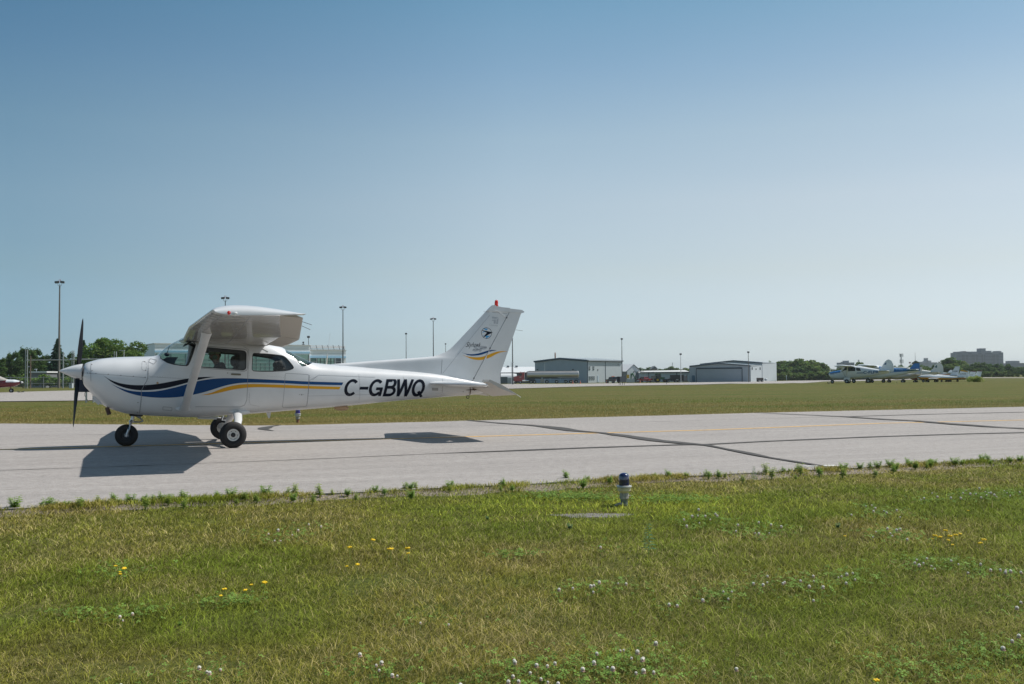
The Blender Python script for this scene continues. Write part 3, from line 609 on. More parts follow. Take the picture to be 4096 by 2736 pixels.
blue_b = [sp('Z2', 358, 834)] + Z1([(2200, 828), (2000, 818), (1850, 814), (1700, 812), (1600, 818), (1500, 837), (1400, 868), (1300, 898), (1200, 920), (1100, 935), (1000, 941), (900, 940), (800, 930), (720, 914), (640, 888), (570, 852)])
yel_t = Z1([(1290, 919), (1380, 898), (1470, 862), (1560, 838), (1650, 826), (1760, 824), (1900, 828), (2050, 833), (2200, 840)]) + [sp('Z2', 347, 848)]
yel_b = [sp('Z2', 335, 870)] + Z1([(2200, 864), (2050, 859), (1900, 854), (1780, 851), (1670, 856), (1560, 872), (1450, 898), (1360, 916)])
mats_f = [WHITE, NAVY, BLUE, YEL, LINE, DARK, SCREW, TAN, STEEL]
for side in (-1, 1):
    decal(fus, [catmull(navy_t, 3)[:-1] + catmull(navy_b, 3)[:-1]], 1, side=side)
    decal(fus, [catmull(blue_t, 3) + catmull(blue_b, 3)], 2, side=side); decal(fus, [catmull(yel_t, 3) + catmull(yel_b, 3)], 3, side=side)
    for l, w in [(Z1([(355, 630), (350, 800)]), .006), (Z1([(296, 730), (400, 738), (600, 752), (820, 770)]), .005), (Z1([(838, 690), (835, 770), (825, 800), (806, 830), (780, 880), (778, 960), (765, 1070)]), .009),
                 (Z1([(838, 690), (838, 620), (860, 610)]), .005), (Z1([(850, 762), (1160, 780)]), .004), (Z1([(1690, 720), (1688, 800), (1680, 960), (1660, 1005), (1620, 1020), (1240, 1018)]), .007), (Z1([(1650, 500), (1695, 530), (1700, 600), (1690, 720)]), .006),
                 (Z1([(2290, 750), (2240, 790)]), .004), (D_([(1060, 550), (1230, 452), (2240, 490)]), .004), (D_([(1040, 825), (2200, 795)]), .003), ([sp('Z2', 1205, 745), sp('Z2', 1200, 935)], .006), (D_([(1065, 450), (1030, 900), (1000, 1060)]), .004),
                 (Z1([(1790, 1015), (1710, 1000), (1700, 960), (1705, 900)]), .003), ([sp('Z2', 500, 740), sp('Z2', 490, 1000)], .003), ([sp('Z2', 880, 760), sp('Z2', 880, 960)], .003)]:
        strip(fus, l, w, 4, side=side)
    strip(fus, rounded(D_([(632, 415), (1056, 440), (1005, 1015), (574, 1028)]), .03), .006, 4, side=side, closed=True)          # baggage door
    strip(fus, rounded(Z1([(785, 630), (822, 632), (822, 710), (782, 706)]), .04), .004, 4, side=side, closed=True)
    strip(fus, rounded(Z1([(858, 608), (916, 622), (885, 655), (843, 636)]), .006), .007, 4, side=side, closed=True)
    strip(fus, rounded(Z1([(965, 1018), (1042, 1024), (1040, 1052), (963, 1044)]), .006), .006, 4, side=side, closed=True)
    strip(fus, w_door, .012, 5, .0015, side, True, .03); strip(fus, rounded([sp('C', u, v) for u, v in [(1180, 826), (2260, 905), (2275, 395), (1215, 312)]], [.02, .07, .07, .02]), .006, 5, .0013, side, True)
    strip(fus, w_rear, .010, 5, .0015, side, True, .03); strip(fus, ws_low, .014, 5, .0015, side); strip(fus, [sp('C', 1058, 285), (2.07, 1.72)], .014, 5, .004, side)
    for u, v in [(357, 658), (359, 710), (392, 735), (498, 741), (605, 750), (712, 758), (818, 708), (806, 634), (812, 766), (751, 982), (748, 1068), (1517, 730), (318, 730), (340, 731)]:
        x, z = sp('Z1', u, v); decal(fus, [[(x + .008 * cos(a), z + .008 * sin(a)) for a in np.linspace(0, 2 * pi, 8, endpoint=False)]], 6, .0012, side)
    for (zn, u, v, rr, mi) in [('Z1', 918, 815, .019, 7), ('Z1', 2149, 915, .014, 8), ('Z1', 2166, 915, .007, 8), ('Z1', 2130, 915, .006, 6)]:
        x, z = sp(zn, u, v); decal(fus, [[(x + rr * cos(a), z + rr * sin(a)) for a in np.linspace(0, 2 * pi, 12, endpoint=False)]], mi, .0015, side)
    decal(fus, [[sp('T', 92, 1238), sp('T', 176, 1240), sp('T', 174, 1277), sp('T', 92, 1274)]], 8, .003, side)
    # rivet rows
    for l, st in [(D_([(310, 465), (600, 490)]), .03), (D_([(1075, 450), (1080, 540)]), .03), (D_([(1240, 440), (2240, 478)]), .035), (Z1([(850, 755), (1160, 772)]), .04), (Z1([(1250, 1030), (1640, 1035), (1780, 1040)]), .04), ([sp('Z2', 505, 745), sp('Z2', 495, 1000)], .04), ([sp('Z2', 885, 765), sp('Z2', 885, 955)], .04), ([sp('Z2', 1195, 745), sp('Z2', 1190, 935)], .04), (Z1([(845, 690), (842, 800), (790, 890), (775, 1060)]), .04), (Z1([(1700, 730), (1696, 1000)]), .04), (D_([(1065, 560), (1045, 820), (1010, 1040)]), .04), ([sp('Z2', 80, 1035), sp('Z2', 700, 975)], .05)]:
        for x, z in dens(l, st, False): decal(fus, [[(x - .003, z - .003), (x + .003, z - .003), (x + .003, z + .003), (x - .003, z + .003)]], 4, .0009, side)
fus_o = part(fus, 'fuselage', mats_f, fix=False)
fus_o.data.polygons.foreach_set('use_smooth', [True] * len(fus_o.data.polygons))
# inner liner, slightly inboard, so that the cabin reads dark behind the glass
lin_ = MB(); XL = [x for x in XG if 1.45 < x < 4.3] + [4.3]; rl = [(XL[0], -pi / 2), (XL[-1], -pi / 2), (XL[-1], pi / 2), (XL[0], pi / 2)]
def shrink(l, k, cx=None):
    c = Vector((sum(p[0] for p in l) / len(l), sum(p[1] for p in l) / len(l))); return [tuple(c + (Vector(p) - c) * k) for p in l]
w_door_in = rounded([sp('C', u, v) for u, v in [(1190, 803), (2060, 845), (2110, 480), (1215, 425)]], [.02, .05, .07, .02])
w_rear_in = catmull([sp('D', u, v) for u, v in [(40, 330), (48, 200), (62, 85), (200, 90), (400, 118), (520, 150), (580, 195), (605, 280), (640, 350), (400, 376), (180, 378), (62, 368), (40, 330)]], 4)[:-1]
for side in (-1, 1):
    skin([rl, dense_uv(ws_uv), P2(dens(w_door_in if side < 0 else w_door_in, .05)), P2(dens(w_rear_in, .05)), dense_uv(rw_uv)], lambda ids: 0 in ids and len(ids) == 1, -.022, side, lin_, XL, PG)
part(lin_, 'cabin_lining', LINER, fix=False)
for nm, uv in WINS:
    g = MB(); XW = [x for x in XG]
    full = nm in ('windshield', 'rear_window')
    for side in (-1, 1):
        if not full: g = MB()
        skin([uv], lambda ids: len(ids) > 0, -.006, side, g, [x for x in np.arange(min(p[0] for p in uv) + .02, max(p[0] for p in uv), .05)], PG)
        if not full: part(g, nm, GLASS, fix=True)
    if full: part(g, nm, GLASS, fix=True)
# --- registration letters
def text_mesh(txt, size=1, shear=0, bold=0, spacing=1.0):
    c = bpy.data.curves.new('txt', 'FONT'); c.body = txt; c.size = size; c.shear = shear; c.offset = bold; c.space_character = spacing; c.resolution_u = 3
    o = bpy.data.objects.new('txt', c); COL.objects.link(o); bpy.context.view_layer.update(); dg = bpy.context.evaluated_depsgraph_get(); me = bpy.data.meshes.new_from_object(o.evaluated_get(dg))
    vs = [(v.co.x, v.co.y) for v in me.vertices]; fs = [tuple(p.vertices) for p in me.polygons]; bpy.data.objects.remove(o); bpy.data.meshes.remove(me)
    xs = [v[0] for v in vs]; ys = [v[1] for v in vs]; return [((x - min(xs)) / (max(xs) - min(xs)), (y - min(ys)) / (max(ys) - min(ys))) for x, y in vs], fs
def quadmap(q):                           # q: BL, BR, TR, TL
    return lambda s_, t: tuple(np.array(q[0]) * (1 - s_) * (1 - t) + np.array(q[1]) * s_ * (1 - t) + np.array(q[2]) * s_ * t + np.array(q[3]) * (1 - s_) * t)
def text_on(q, mapper, txt, mb, mi=0, **k):
    vs, fs = text_mesh(txt, **k); qm = quadmap(q); P = [qm(a, b) for a, b in vs]; xs = [p[0] for p in P]; zs = [p[1] for p in P]; st = (max(xs) - min(xs)) / 44
    o = len(mb.v); gr = [(a, b) for a in np.arange(min(xs) + st / 3, max(xs), st) for b in np.arange(min(zs) + st / 3, max(zs), st)]
    fl = [list(f) if sum(P[f[i]][0] * P[f[(i + 1) % len(f)]][1] - P[f[(i + 1) % len(f)]][0] * P[f[i]][1] for i in range(len(f))) > 0 else list(f)[::-1] for f in fs]
    v, e, f, ov, oe, of = delaunay_2d_cdt([Vector(p) for p in P + gr], [], fl, 0, 1e-7, True); mb.v += [mapper(p[0], p[1]) for p in v]
    for t, ids in zip(f, of):
        if ids: mb.f.append(tuple(i + o for i in t)); mb.m.append(mi)
    return mb
def stroke(pts, w):
    P = [Vector(p) for p in pts]; A = []; B = []
    for i, p in enumerate(P):
        d = (P[min(i + 1, len(P) - 1)] - P[max(i - 1, 0)]).normalized(); n = Vector((-d.y, d.x)) * w / 2; A.append(p + n); B.append(p - n)
    return [[tuple(A[i]), tuple(A[i + 1]), tuple(B[i + 1]), tuple(B[i])] for i in range(len(P) - 1)]
def letters(mb, mapper, side):
    T = .165; el = lambda cx, cy, rx, ry, a0, a1, n=14: [(cx + rx * cos(radians(a0 + (a1 - a0) * k / n)), cy + ry * sin(radians(a0 + (a1 - a0) * k / n))) for k in range(n + 1)]
    def put(x0, x1, sts):              # x in traced pixels, y 0..1, strokes in pixel units of 148 high
        H_ = 148; ps = []
        for l in sts: ps += stroke([(x0 + p[0] * (x1 - x0), p[1] * H_) for p in l], T * H_)
        return ps
    h = T / 2; ps = []; wC = .105
    ps += put(362, 474, [el(.5, .5, .5 - wC, .5 - h, 42, 318, 18)]); ps += put(487, 559, [[(0, .47), (1, .47)]])
    ps += put(565, 682, [el(.5, .5, .5 - wC, .5 - h, 42, 320, 18), [(.90, .02), (.90, .50)], [(.52, .44), (.97, .44)]])
    ps += put(697, 797, [[(.12, 0), (.12, 1)], [(.1, 1 - h), (.55, 1 - h)], [(.1, .53), (.55, .53)], [(.1, h), (.55, h)], el(.52, .765, .30, .235 - .0, 90, -90, 8), el(.52, .305, .36, .222, 90, -90, 8)])
    ps += put(790, 934, [[(.08, 1), (.27, 0)], [(.27, 0), (.50, 1)], [(.50, 1), (.73, 0)], [(.73, 0), (.94, 1)]])
    ps += put(932, 1044, [el(.5, .5, .5 - wC, .5 - h, 0, 360, 22), [(.55, .30), (.95, -.05)]])
    a, b = sp('Z2', 400, 928), sp('Z2', 1000, 931); c, d = sp('Z2', 400, 779), sp('Z2', 1000, 781)
    def q(x, y):
        t = (x - 400) / 600; f = y / 150; xx = x + .245 * y; t = (xx - 400) / 600
        P = [(a[j] + (b[j] - a[j]) * t) * (1 - f) + (c[j] + (d[j] - c[j]) * t) * f for j in (0, 1)]; return (P[0], P[1])
    ps = [[(p[0], min(max(p[1], -6 if p[0] > 980 else 0), 148)) for p in l] for l in ps]
    if side > 0: ps = [[(1406 - p[0], p[1]) for p in l] for l in ps]; base = q; q2 = lambda x, y: base(x - .0 * y, y)
    for n_, l in enumerate(ps):
        l2 = dens([q(p[0], p[1]) for p in l], .04); xs = [p[0] for p in l2]; zs = [p[1] for p in l2]
        v, f, of = cdt([l2], np.arange(min(xs) + .01, max(xs), .04), np.arange(min(zs) + .01, max(zs), .04)); o = len(mb.v); mb.v += [mapper(p[0], p[1], .0012 + n_ * .00002) for p in v]
        for t, ids in zip(f, of):
            if ids: mb.f.append(tuple(i + o for i in t)); mb.m.append(0)
for side in (-1, 1):
    m = MB(); letters(m, lambda x, z, o_: tuple(fpt(x, fphi(x, z), side, o_)), side)
    part(m, 'registration_letters', NAVY, smooth=False, fix=False)

# --- wing
def naca(t, m=.02, p=.4, n=14, c0=0.0, c1=1.0):
    xs = [c0 + (c1 - c0) * (1 - cos(pi * i / n)) / 2 if c0 == 0 else c0 + (c1 - c0) * i / n for i in range(n + 1)]; up = []; lo = []
    for x in xs:
        yt = 5 * t * (.2969 * sqrt(max(x, 0)) - .126 * x - .3516 * x * x + .2843 * x ** 3 - .1015 * x ** 4); yc = m / p ** 2 * (2 * p * x - x * x) if x < p else m / (1 - p) ** 2 * (1 - 2 * p + 2 * p * x - x * x)
        up.append((x, yc + yt)); lo.append((x, yc - yt))
    return up, lo
def wst(y):                               # station: leading edge x, chord, z of chord line at LE, incidence
    a = abs(y); k = max(0, (a - 2.58) / (5.3 - 2.58)); le = 1.91 + .17 * k; ch = 1.635 + (1.115 - 1.635) * k; z = 1.775 + .0302 * a; inc = radians(1.5 - 3.0 * k); return le, ch, z, inc
def wpt(y, x, zz, dz=0):
    le, ch, z, inc = wst(y); X, Z = x * ch, zz * ch; return (le + X * cos(inc) + Z * sin(inc), y, z + Z * cos(inc) - X * sin(inc) + dz)
def hf(y): a = abs(y); return .826 if a < 2.58 else .826 + (.742 - .826) * (a - 2.58) / (5.2 - 2.58)
def wing_half(sg):
    mb = MB(); ys = [0, .3, .62, 1.0, 1.5, 2.0, 2.3, 2.58, 3.0, 3.5, 4.0, 4.5, 4.9, 5.2]; rows = []
    for y in ys:
        up, lo = naca(.118, n=22, c1=hf(y)); rows.append([wpt(sg * y, *p) for p in up[::-1]] + [wpt(sg * y, *p) for p in lo[1:]])
    mb.grid(rows, 0); n = len(rows[0])
    for r in (rows[-1],): mb.add(r, [tuple(range(n))], 0)
    mb.add([p for r in rows for p in (r[0], r[-1])], [(2 * i, 2 * i + 2, 2 * i + 3, 2 * i + 1) for i in range(len(rows) - 1)], 0)
    # underside seams: spar and rib lines
    for y0, y1, xf in [(.62, 5.2, .12), (.62, 5.2, .42)]:
        A = []; B = []
        for k in range(20):
            y = y0 + (y1 - y0) * k / 19; _, lo = naca(.118, n=22, c1=hf(y)); zz = np.interp(xf, [p[0] for p in lo], [p[1] for p in lo]); A.append(wpt(sg * y, xf - .0025, zz, -.002)); B.append(wpt(sg * y, xf + .0025, zz, -.002))
        mb.grid([A, B], 1)
    for y in (1.3, 2.1, 2.62, 3.3, 4.0, 4.6):
        A = []; B = []; _, lo = naca(.118, n=22, c1=hf(y))
        for p in lo[3:]: A.append(wpt(sg * (y - .003), p[0], p[1], -.002)); B.append(wpt(sg * (y + .003), p[0], p[1], -.002))
        mb.grid([A, B], 1)
    return mb
def ctrl(sg, y0, y1, deg, n=8, corr=True):
    mb = MB(); rows = []; a = radians(deg)
    for k in range(n + 1):
        y = y0 + (y1 - y0) * k / n; HX = hf(y); up, lo = naca(.118, n=6, c0=HX + .004, c1=1.0); hz = (up[0][1] + lo[0][1]) / 2 + .003; hx = HX + .004
        def rot(p): dx, dz = p[0] - hx, p[1] - hz; return (hx + dx * cos(a) + dz * sin(a), hz - dx * sin(a) + dz * cos(a))
        rows.append([wpt(sg * y, *rot(p)) for p in up[::-1]] + [wpt(sg * y, *rot((hx - .008, hz)))] + [wpt(sg * y, *rot(p)) for p in lo])
    mb.grid(rows, 0, close=True); m = len(rows[0])
    for r in (rows[0], rows[-1]): mb.add(r, [tuple(range(m))], 0)
    if corr:                              # stamped ribs on the underside
        nr_ = int(abs(y1 - y0) / .085)
        for k in range(1, nr_):
            y = y0 + (y1 - y0) * k / nr_; HX = hf(y); up, lo = naca(.118, n=6, c0=HX + .004, c1=.985); hz = (up[0][1] + lo[0][1]) / 2 + .003; hx = HX + .004
            def rot(p): dx, dz = p[0] - hx, p[1] - hz; return (hx + dx * cos(a) + dz * sin(a), hz - dx * sin(a) + dz * cos(a))
            A = [wpt(sg * (y - .012), *rot(p), -.0005) for p in lo]; B = [wpt(sg * y, *rot(p), -.0035) for p in lo]; C2 = [wpt(sg * (y + .012), *rot(p), -.0005) for p in lo]; mb.grid([A, B, C2], 0)
    return mb
for sg in (-1, 1):
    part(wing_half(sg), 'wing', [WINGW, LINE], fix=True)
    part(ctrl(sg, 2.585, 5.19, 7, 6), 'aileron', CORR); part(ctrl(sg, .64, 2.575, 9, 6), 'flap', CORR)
    # drooped fibreglass tip
    mb = MB(); rows = []
    for k in range(9):
        f = k / 8; y = 5.2 + .29 * sin(f * pi / 2); q = cos(f * pi / 2) ** .8; up, lo = naca(.118, n=22, c1=1.0); le, ch, z, inc = wst(5.2)
        sc = 1 - .03 * f * f; row = []
        for p in up[::-1]: zl = np.interp(p[0], [a[0] for a in lo], [a[1] for a in lo]); row.append((p[0] * sc + .02 * f * f, (zl - .012 * f) + (p[1] - zl) * q + .004 * (p[0] > .97)))
        for p in lo[1:]: row.append((p[0] * sc + .02 * f * f, p[1] - .012 * f - .001))
        rows.append([(le + X * ch * cos(inc) + Z * ch * sin(inc), sg * y, z + Z * ch * cos(inc) - X * ch * sin(inc) + .03 * (y - 5.2)) for X, Z in row])
    mb.grid(rows, 0, close=True); mb.add(rows[-1], [tuple(range(len(rows[-1])))], 0); mb.add(rows[0], [tuple(range(len(rows[0])))], 0)
    tip = part(mb, 'wing_tip', WHITE)
    lx, lz = 2.27, 1.905
    part(MB().sphere((lx + .06, sg * 5.455, lz), (.09, .035, .03), 0, 14, 8), 'light_housing', WHITE)
    part(MB().sphere((lx, sg * 5.475, lz), (.026, .022, .026), 0, 12, 8), 'navigation_light', REDL if sg < 0 else mat('green_lens', (.01, .35, .08), .15))
    part(MB().sphere((lx + .075, sg * 5.482, lz), (.028, .018, .018), 0, 12, 8), 'strobe_light', CLEARL)
    # strut
    a = Vector((1.985, sg * .52, .585)); b = Vector((2.172, sg * 2.60, 1.800)); d = (b - a)
    mb = MB(); fw = Vector((1, 0, 0)); pts = [a - d * .01, a, a + d * .03, a + d * .06] + [a + d * t for t in np.linspace(.1, .9, 8)] + [a + d * .93, a + d * .965, b]
    rr = [.080, .078, .072, .068] + [.066] * 8 + [.068, .074, .086]
    mb.tube(pts, rr, 18, 0, True, (1, 0, 0), .36); st_o = part(mb, 'wing_strut', WHITE)
    strip_m = MB(); x0, z0 = sp('Z1', 1135, 1040)
    part(MB().sphere((x0, sg * (fy(x0, z0) - .012), z0 + .01), (.13, .045, .06), 0, 20, 10), 'strut_fairing', WHITE)
    part(MB().lathe([(.0, -.004), (.018, -.004), (.024, 0), (.018, .004), (0, .004)], (2.185, sg * 2.36 , 1.665 - .0), 'y', 14, 0), 'tie_down_ring', DARK)
# static wicks
wk = MB()
for (zn, a, b, y) in [('R', (830, 558), (1030, 625), -5.1), ('R', (820, 645), (1000, 725), -4.6)]:
    p, q = bp(zn, *a, y), bp(zn, *b, y); part(MB().tube([tuple(p), tuple(q)], .0035, 5), 'static_wick', DARK)
# --- fin and rudder
finL = [tuple(bp(zn, u, v, 0)[[0, 2]]) for zn, u, v in [('Z2', 260, 655), ('Z2', 600, 628), ('Z2', 1000, 600), ('Z2', 1140, 588), ('Z2', 1230, 560), ('Z2', 1290, 520), ('Z2', 1450, 350), ('Z2', 1590, 200), ('Z2', 1620, 165), ('Z2', 1640, 152)]]
HNG = lambda z: 7.225 + (z - 1.34) * (7.868 - 7.225) / (2.603 - 1.34)
RTE = lambda z: 7.735 + (z - 1.33) * (8.150 - 7.735) / (2.645 - 1.33)
def fin_le(z): return float(np.interp(z, [p[1] for p in finL], [p[0] for p in finL]))
def fthick(x, z, le, te, t):
    d = x - le; return t * (1 - exp(-d / .10)) * (1 - exp(-max(0, te + .02 - x) / .5)) / (1 - exp(-.5))
mb = MB(); zs = [1.20, 1.30, 1.40] + list(np.linspace(1.473, 1.72, 14)) + list(np.linspace(1.75, 2.672, 16))
for sd in (-1, 1):
    rows = []
    for z in zs:
        le = fin_le(max(z, 1.473)); te = HNG(z); t = np.interp(z, [1.3, 2.75], [.062, .034]); row = []
        for k in range(15):
            f = (k / 14) ** 1.6; x = le + (te - le) * f; row.append((x, sd * t * (1 - exp(-(x - le) / .14)) * (1 - .45 * max(0, (x - te + .7) / .7) ** 2 if x > te - .7 else 1), z))
        rows.append(row)
    mb.grid(rows, 0)
# close hinge face and tip cap
mb.add([(HNG(z), sd * .5 * 1.1 * np.interp(z, [1.3, 2.75], [.062, .034]), z) for z in zs for sd in (-1, 1)], [(2 * i, 2 * i + 1, 2 * i + 3, 2 * i + 2) for i in range(len(zs) - 1)], 0)
tipo = [(7.44, 2.655), (7.505, 2.735), (7.55, 2.772), (7.60, 2.772), (7.66, 2.757), (7.74, 2.745), (7.905, 2.742), (7.90, 2.66)]
mb.prism(tipo, -.037, .037, 0)
def finline(mb, pts, w, mi, yf, off=.0008, sd=-1):
    P = dens(pts, .08, False); A = []; B = []
    for i, p in enumerate(P):
        a = P[max(i - 1, 0)]; b = P[min(i + 1, len(P) - 1)]; d = Vector((b[0] - a[0], b[1] - a[1])).normalized(); n = Vector((-d.y, d.x)) * w / 2
        for L_, q in ((A, (p[0] + n.x, p[1] + n.y)), (B, (p[0] - n.x, p[1] - n.y))): L_.append((q[0], sd * (yf(q[0], q[1]) + off), q[1]))
    mb.grid([A, B], mi)
def yfin(x, z):
    te = HNG(z); t = np.interp(z, [1.3, 2.75], [.062, .034])
    if x <= te:
        le = fin_le(max(z, 1.473)); return max(0, t * (1 - exp(-(x - le) / .14)) * (1 - .45 * max(0, (x - te + .7) / .7) ** 2 if x > te - .7 else 1))
    f = min(1, (x - te) / max(.01, RTE(z) - te)); return t * .55 * (1 - f) + .003
T_ = lambda pts, y=-.04: [tuple(float(q) for q in bp('T', u, v, y)[[0, 2]]) for u, v in pts]
for sd in (-1, 1):
    finline(mb, T_([(870, 265), (560, 640), (230, 1050)]), .004, 1, yfin, sd=sd); finline(mb, T_([(790, 220), (1100, 248)]), .005, 1, yfin, sd=sd); finline(mb, T_([(225, 860), (213, 1050)]), .008, 1, yfin, sd=sd)
part(mb, 'fin', [WHITE, LINE])
mb = MB(); zs = [1.115, 1.2, 1.28, 1.36] + list(np.linspace(1.45, 2.66, 18))
for sd in (-1, 1):
    rows = []
    for z in zs:
        te = HNG(max(z, 1.2)) + .010; r1 = RTE(z) if z > 1.44 else np.interp(z, [1.115, 1.44], [7.80, RTE(1.45)]); t = np.interp(z, [1.3, 2.75], [.062, .034]) * .55
        rows.append([(te + (r1 - te) * k / 6, sd * (t * (1 - k / 6) + .003), z) for k in range(7)])
    mb.grid(rows, 0)
for z in (zs[0], zs[-1]):
    te = HNG(max(z, 1.2)) + .010; r1 = RTE(z) if z > 1.44 else np.interp(z, [1.115, 1.44], [7.80, RTE(1.45)]); t = np.interp(z, [1.3, 2.75], [.062, .034]) * .55; mb.add([(te, -t - .003, z), (r1, -.003, z), (r1, .003, z), (te, t + .003, z)], [(0, 1, 2, 3)])
for s2 in (0, 1):
    mb.add([((HNG(max(z, 1.2)) + .010 if s2 == 0 else (RTE(z) if z > 1.44 else np.interp(z, [1.115, 1.44], [7.80, RTE(1.45)]))), sd * ((np.interp(z, [1.3, 2.75], [.062, .034]) * .55 if s2 == 0 else 0) + .003), z) for z in zs for sd in (-1, 1)], [(2 * i, 2 * i + 1, 2 * i + 3, 2 * i + 2) for i in range(len(zs) - 1)], 0)
mb.prism([(7.80, 2.668), (7.82, 2.735), (8.16, 2.722), (8.215, 2.690), (8.205, 2.672), (8.15, 2.655)], -.022, .022, 0)
rud = part(mb, 'rudder', [WHITE, LINE])
hl = MB()
for sd in (-1, 1): finline(hl, [(HNG(1.30) + .006, 1.30), (HNG(2.66) + .006, 2.66)], .0045, 0, yfin, .001, sd)
for z in (1.34, 1.93, 2.55): hl.box((HNG(z) + .006, 0, z), (.02, .08, .03))
part(hl, 'rudder_hinge', mat('hinge_grey', (.12, .12, .13), .6), fix=False)
part(MB().lathe([(.040, 0), (.042, .02), (.034, .022), (.036, .07), (.03, .105), (.016, .122), (0, .126)], (7.632, 0, 2.758), 'z', 16), 'beacon', REDL)
part(MB().tube([tuple(bp('T', 930, 210, -.04)), tuple(bp('T', 975, 215, -.05)), tuple(bp('T', 1075, 290, -.05))], .006, 6), 'antenna_rod', WHITE)
part(MB().tube([tuple(bp('T', 1210, 465, 0)), tuple(bp('T', 1305, 478, 0))], .003, 5), 'static_wick', DARK)
# fin markings
def onfin(off, sd=-1): return lambda x, z: (x, sd * (yfin(x, z) + off), z)
def flat(mb, pts, mi, off=.003, sd=-1, step=.06):
    l = dens(pts, step); v, f, of = cdt([l], np.arange(min(p[0] for p in l) + .01, max(p[0] for p in l), .09), np.arange(min(p[1] for p in l) + .01, max(p[1] for p in l), .09)); o = len(mb.v)
    mb.v += [onfin(off, sd)(p[0], p[1]) for p in v]
    for t, ids in zip(f, of):
        if ids: mb.f.append(tuple(i + o for i in t)); mb.m.append(mi)
em = [NAVY, BLUE, YEL, GREYD, CYAN]
for sd in (-1, 1):
    mb = MB()
    bl_t = catmull(T_([(474, 758), (540, 782), (620, 790), (700, 782), (780, 760), (860, 738), (920, 733), (957, 736)]), 3); bl_b = catmull(T_([(957, 739), (900, 748), (840, 765), (770, 792), (700, 806), (620, 810), (550, 798)]), 3)
    ye_t = catmull(T_([(488, 796), (560, 818), (640, 829), (720, 830), (800, 814), (880, 783), (960, 757), (1040, 748), (1102, 750)]), 3); ye_b = catmull(T_([(1102, 753), (1030, 762), (960, 786), (890, 824), (820, 852), (740, 868), (660, 862), (580, 840)]), 3)
    # split at the hinge line so that fin and rudder each carry their piece
    flat(mb, bl_t + bl_b[:-1], 1, .0007, sd); flat(mb, ye_t + ye_b[:-1], 2, .0007, sd)
    c = T_([(823, 508)])[0]; R1 = .108; ring = [(c[0] + R1 * cos(a), c[1] + R1 * sin(a)) for a in np.linspace(0, 2 * pi, 40)]; rin = [(c[0] + (R1 - .008) * cos(a), c[1] + (R1 - .008) * sin(a)) for a in np.linspace(0, 2 * pi, 40)]
    mb.grid([[onfin(.0007, sd)(*p) for p in ring], [onfin(.0007, sd)(*p) for p in rin]], 0)
    flat(mb, T_([(770, 445), (845, 449), (822, 470), (800, 462)]), 4, .0007, sd); flat(mb, T_([(762, 505), (790, 478), (815, 486), (800, 492)]), 4, .0007, sd)
    flat(mb, T_([(768, 541), (880, 543), (846, 562), (812, 588), (818, 560), (795, 552)]), 4, .0007, sd); flat(mb, T_([(752, 466), (908, 498), (838, 534), (772, 570), (826, 503)]), 0, .0012, sd)
    flat(mb, T_([(898, 287), (984, 300), (952, 316), (898, 312)]), 3, .0007, sd); flat(mb, T_([(896, 330), (950, 326), (930, 345), (896, 342)]), 3, .0007, sd)
    flat(mb, T_([(984, 306), (976, 388), (952, 386), (960, 330)]), 3, .0007, sd); flat(mb, T_([(918, 352), (950, 330), (944, 384), (918, 380)]), 3, .0007, sd)
    def tq(a, b, c2, d): q = T_([a, b, c2, d]); return q if sd < 0 else [q[1], q[0], q[3], q[2]]
    text_on(tq((862, 412), (974, 418), (974, 392), (862, 382)), onfin(.0007, sd), 'Cessna', mb, 3)
    text_on(tq((630, 752), (822, 760), (832, 680), (640, 672)), onfin(.0007, sd), 'SP', mb, 3, bold=.05, shear=.15)
    text_on(tq((535, 716), (742, 706), (750, 632), (560, 628)), onfin(.0012, sd), 'Skyhawk', mb, 0, shear=.35)
    P = T_([(640, 722), (680, 731), (730, 722), (780, 702), (825, 696)]); finline(mb, P, .006, 0, yfin, .0014, sd)
    part(mb, 'fin_markings', em, smooth=False, fix=False)
# --- stabiliser and elevators
HXS = 7.15
for sg in (-1, 1):
    mb = MB(); rows = []
    for y in [.05, .3, .7, 1.1, 1.45, 1.62, 1.69, 1.72]:
        k = (y - .3) / 1.42; le = 6.33 + .30 * k + (.0 if y < 1.6 else (.02 if y < 1.65 else (.07 if y < 1.7 else .16))); xe = HXS - .006 if y < 1.34 else 6.93; th = (.048 - .008 * k) * (1 if y < 1.6 else (.9 if y < 1.65 else (.7 if y < 1.7 else .25)))
        up = [(le + (xe - le) * f, th * sqrt(min(1, f * 5)) * (1 - .45 * max(0, f - .3))) for f in (0, .01, .03, .07, .13, .25, .45, .7, 1)]; z = 1.205
        rows.append([(x, sg * y, z + h) for x, h in up[::-1]] + [(x, sg * y, z - h * .9) for x, h in up[1:]])
    mb.grid(rows, 0); mb.add(rows[-1], [tuple(range(len(rows[-1])))]); mb.add([p for r in rows for p in (r[0], r[-1])], [(2 * i, 2 * i + 2, 2 * i + 3, 2 * i + 1) for i in range(len(rows) - 1)], 0)
    part(mb, 'stabilizer', WHITE)
    mb = MB(); rows = []; a = radians(23); hz = 1.205
    for y in [.09, .5, .9, 1.34, 1.345, 1.5, 1.66, 1.72]:
        k = y / 1.72; le = HXS if y < 1.342 else 6.94; te = 7.645 - .13 * k; 
        prof = [(le, 0), (le + .01, .022), (HXS + .02, .033), (HXS + .15, .027), (te - .02, .006), (te, .004)]
        def rt(x, h): dx = x - HXS; return (HXS + dx * cos(a) + h * sin(a), sg * y, hz - dx * sin(a) + h * cos(a))
        rows.append([rt(x, h) for x, h in prof] + [rt(x, -h) for x, h in prof[::-1]])
    mb.grid(rows, 0, close=True); [mb.add(r, [tuple(range(len(r)))]) for r in (rows[0], rows[-1])]
    part(mb, 'elevator', CORR)
wk = MB(); 
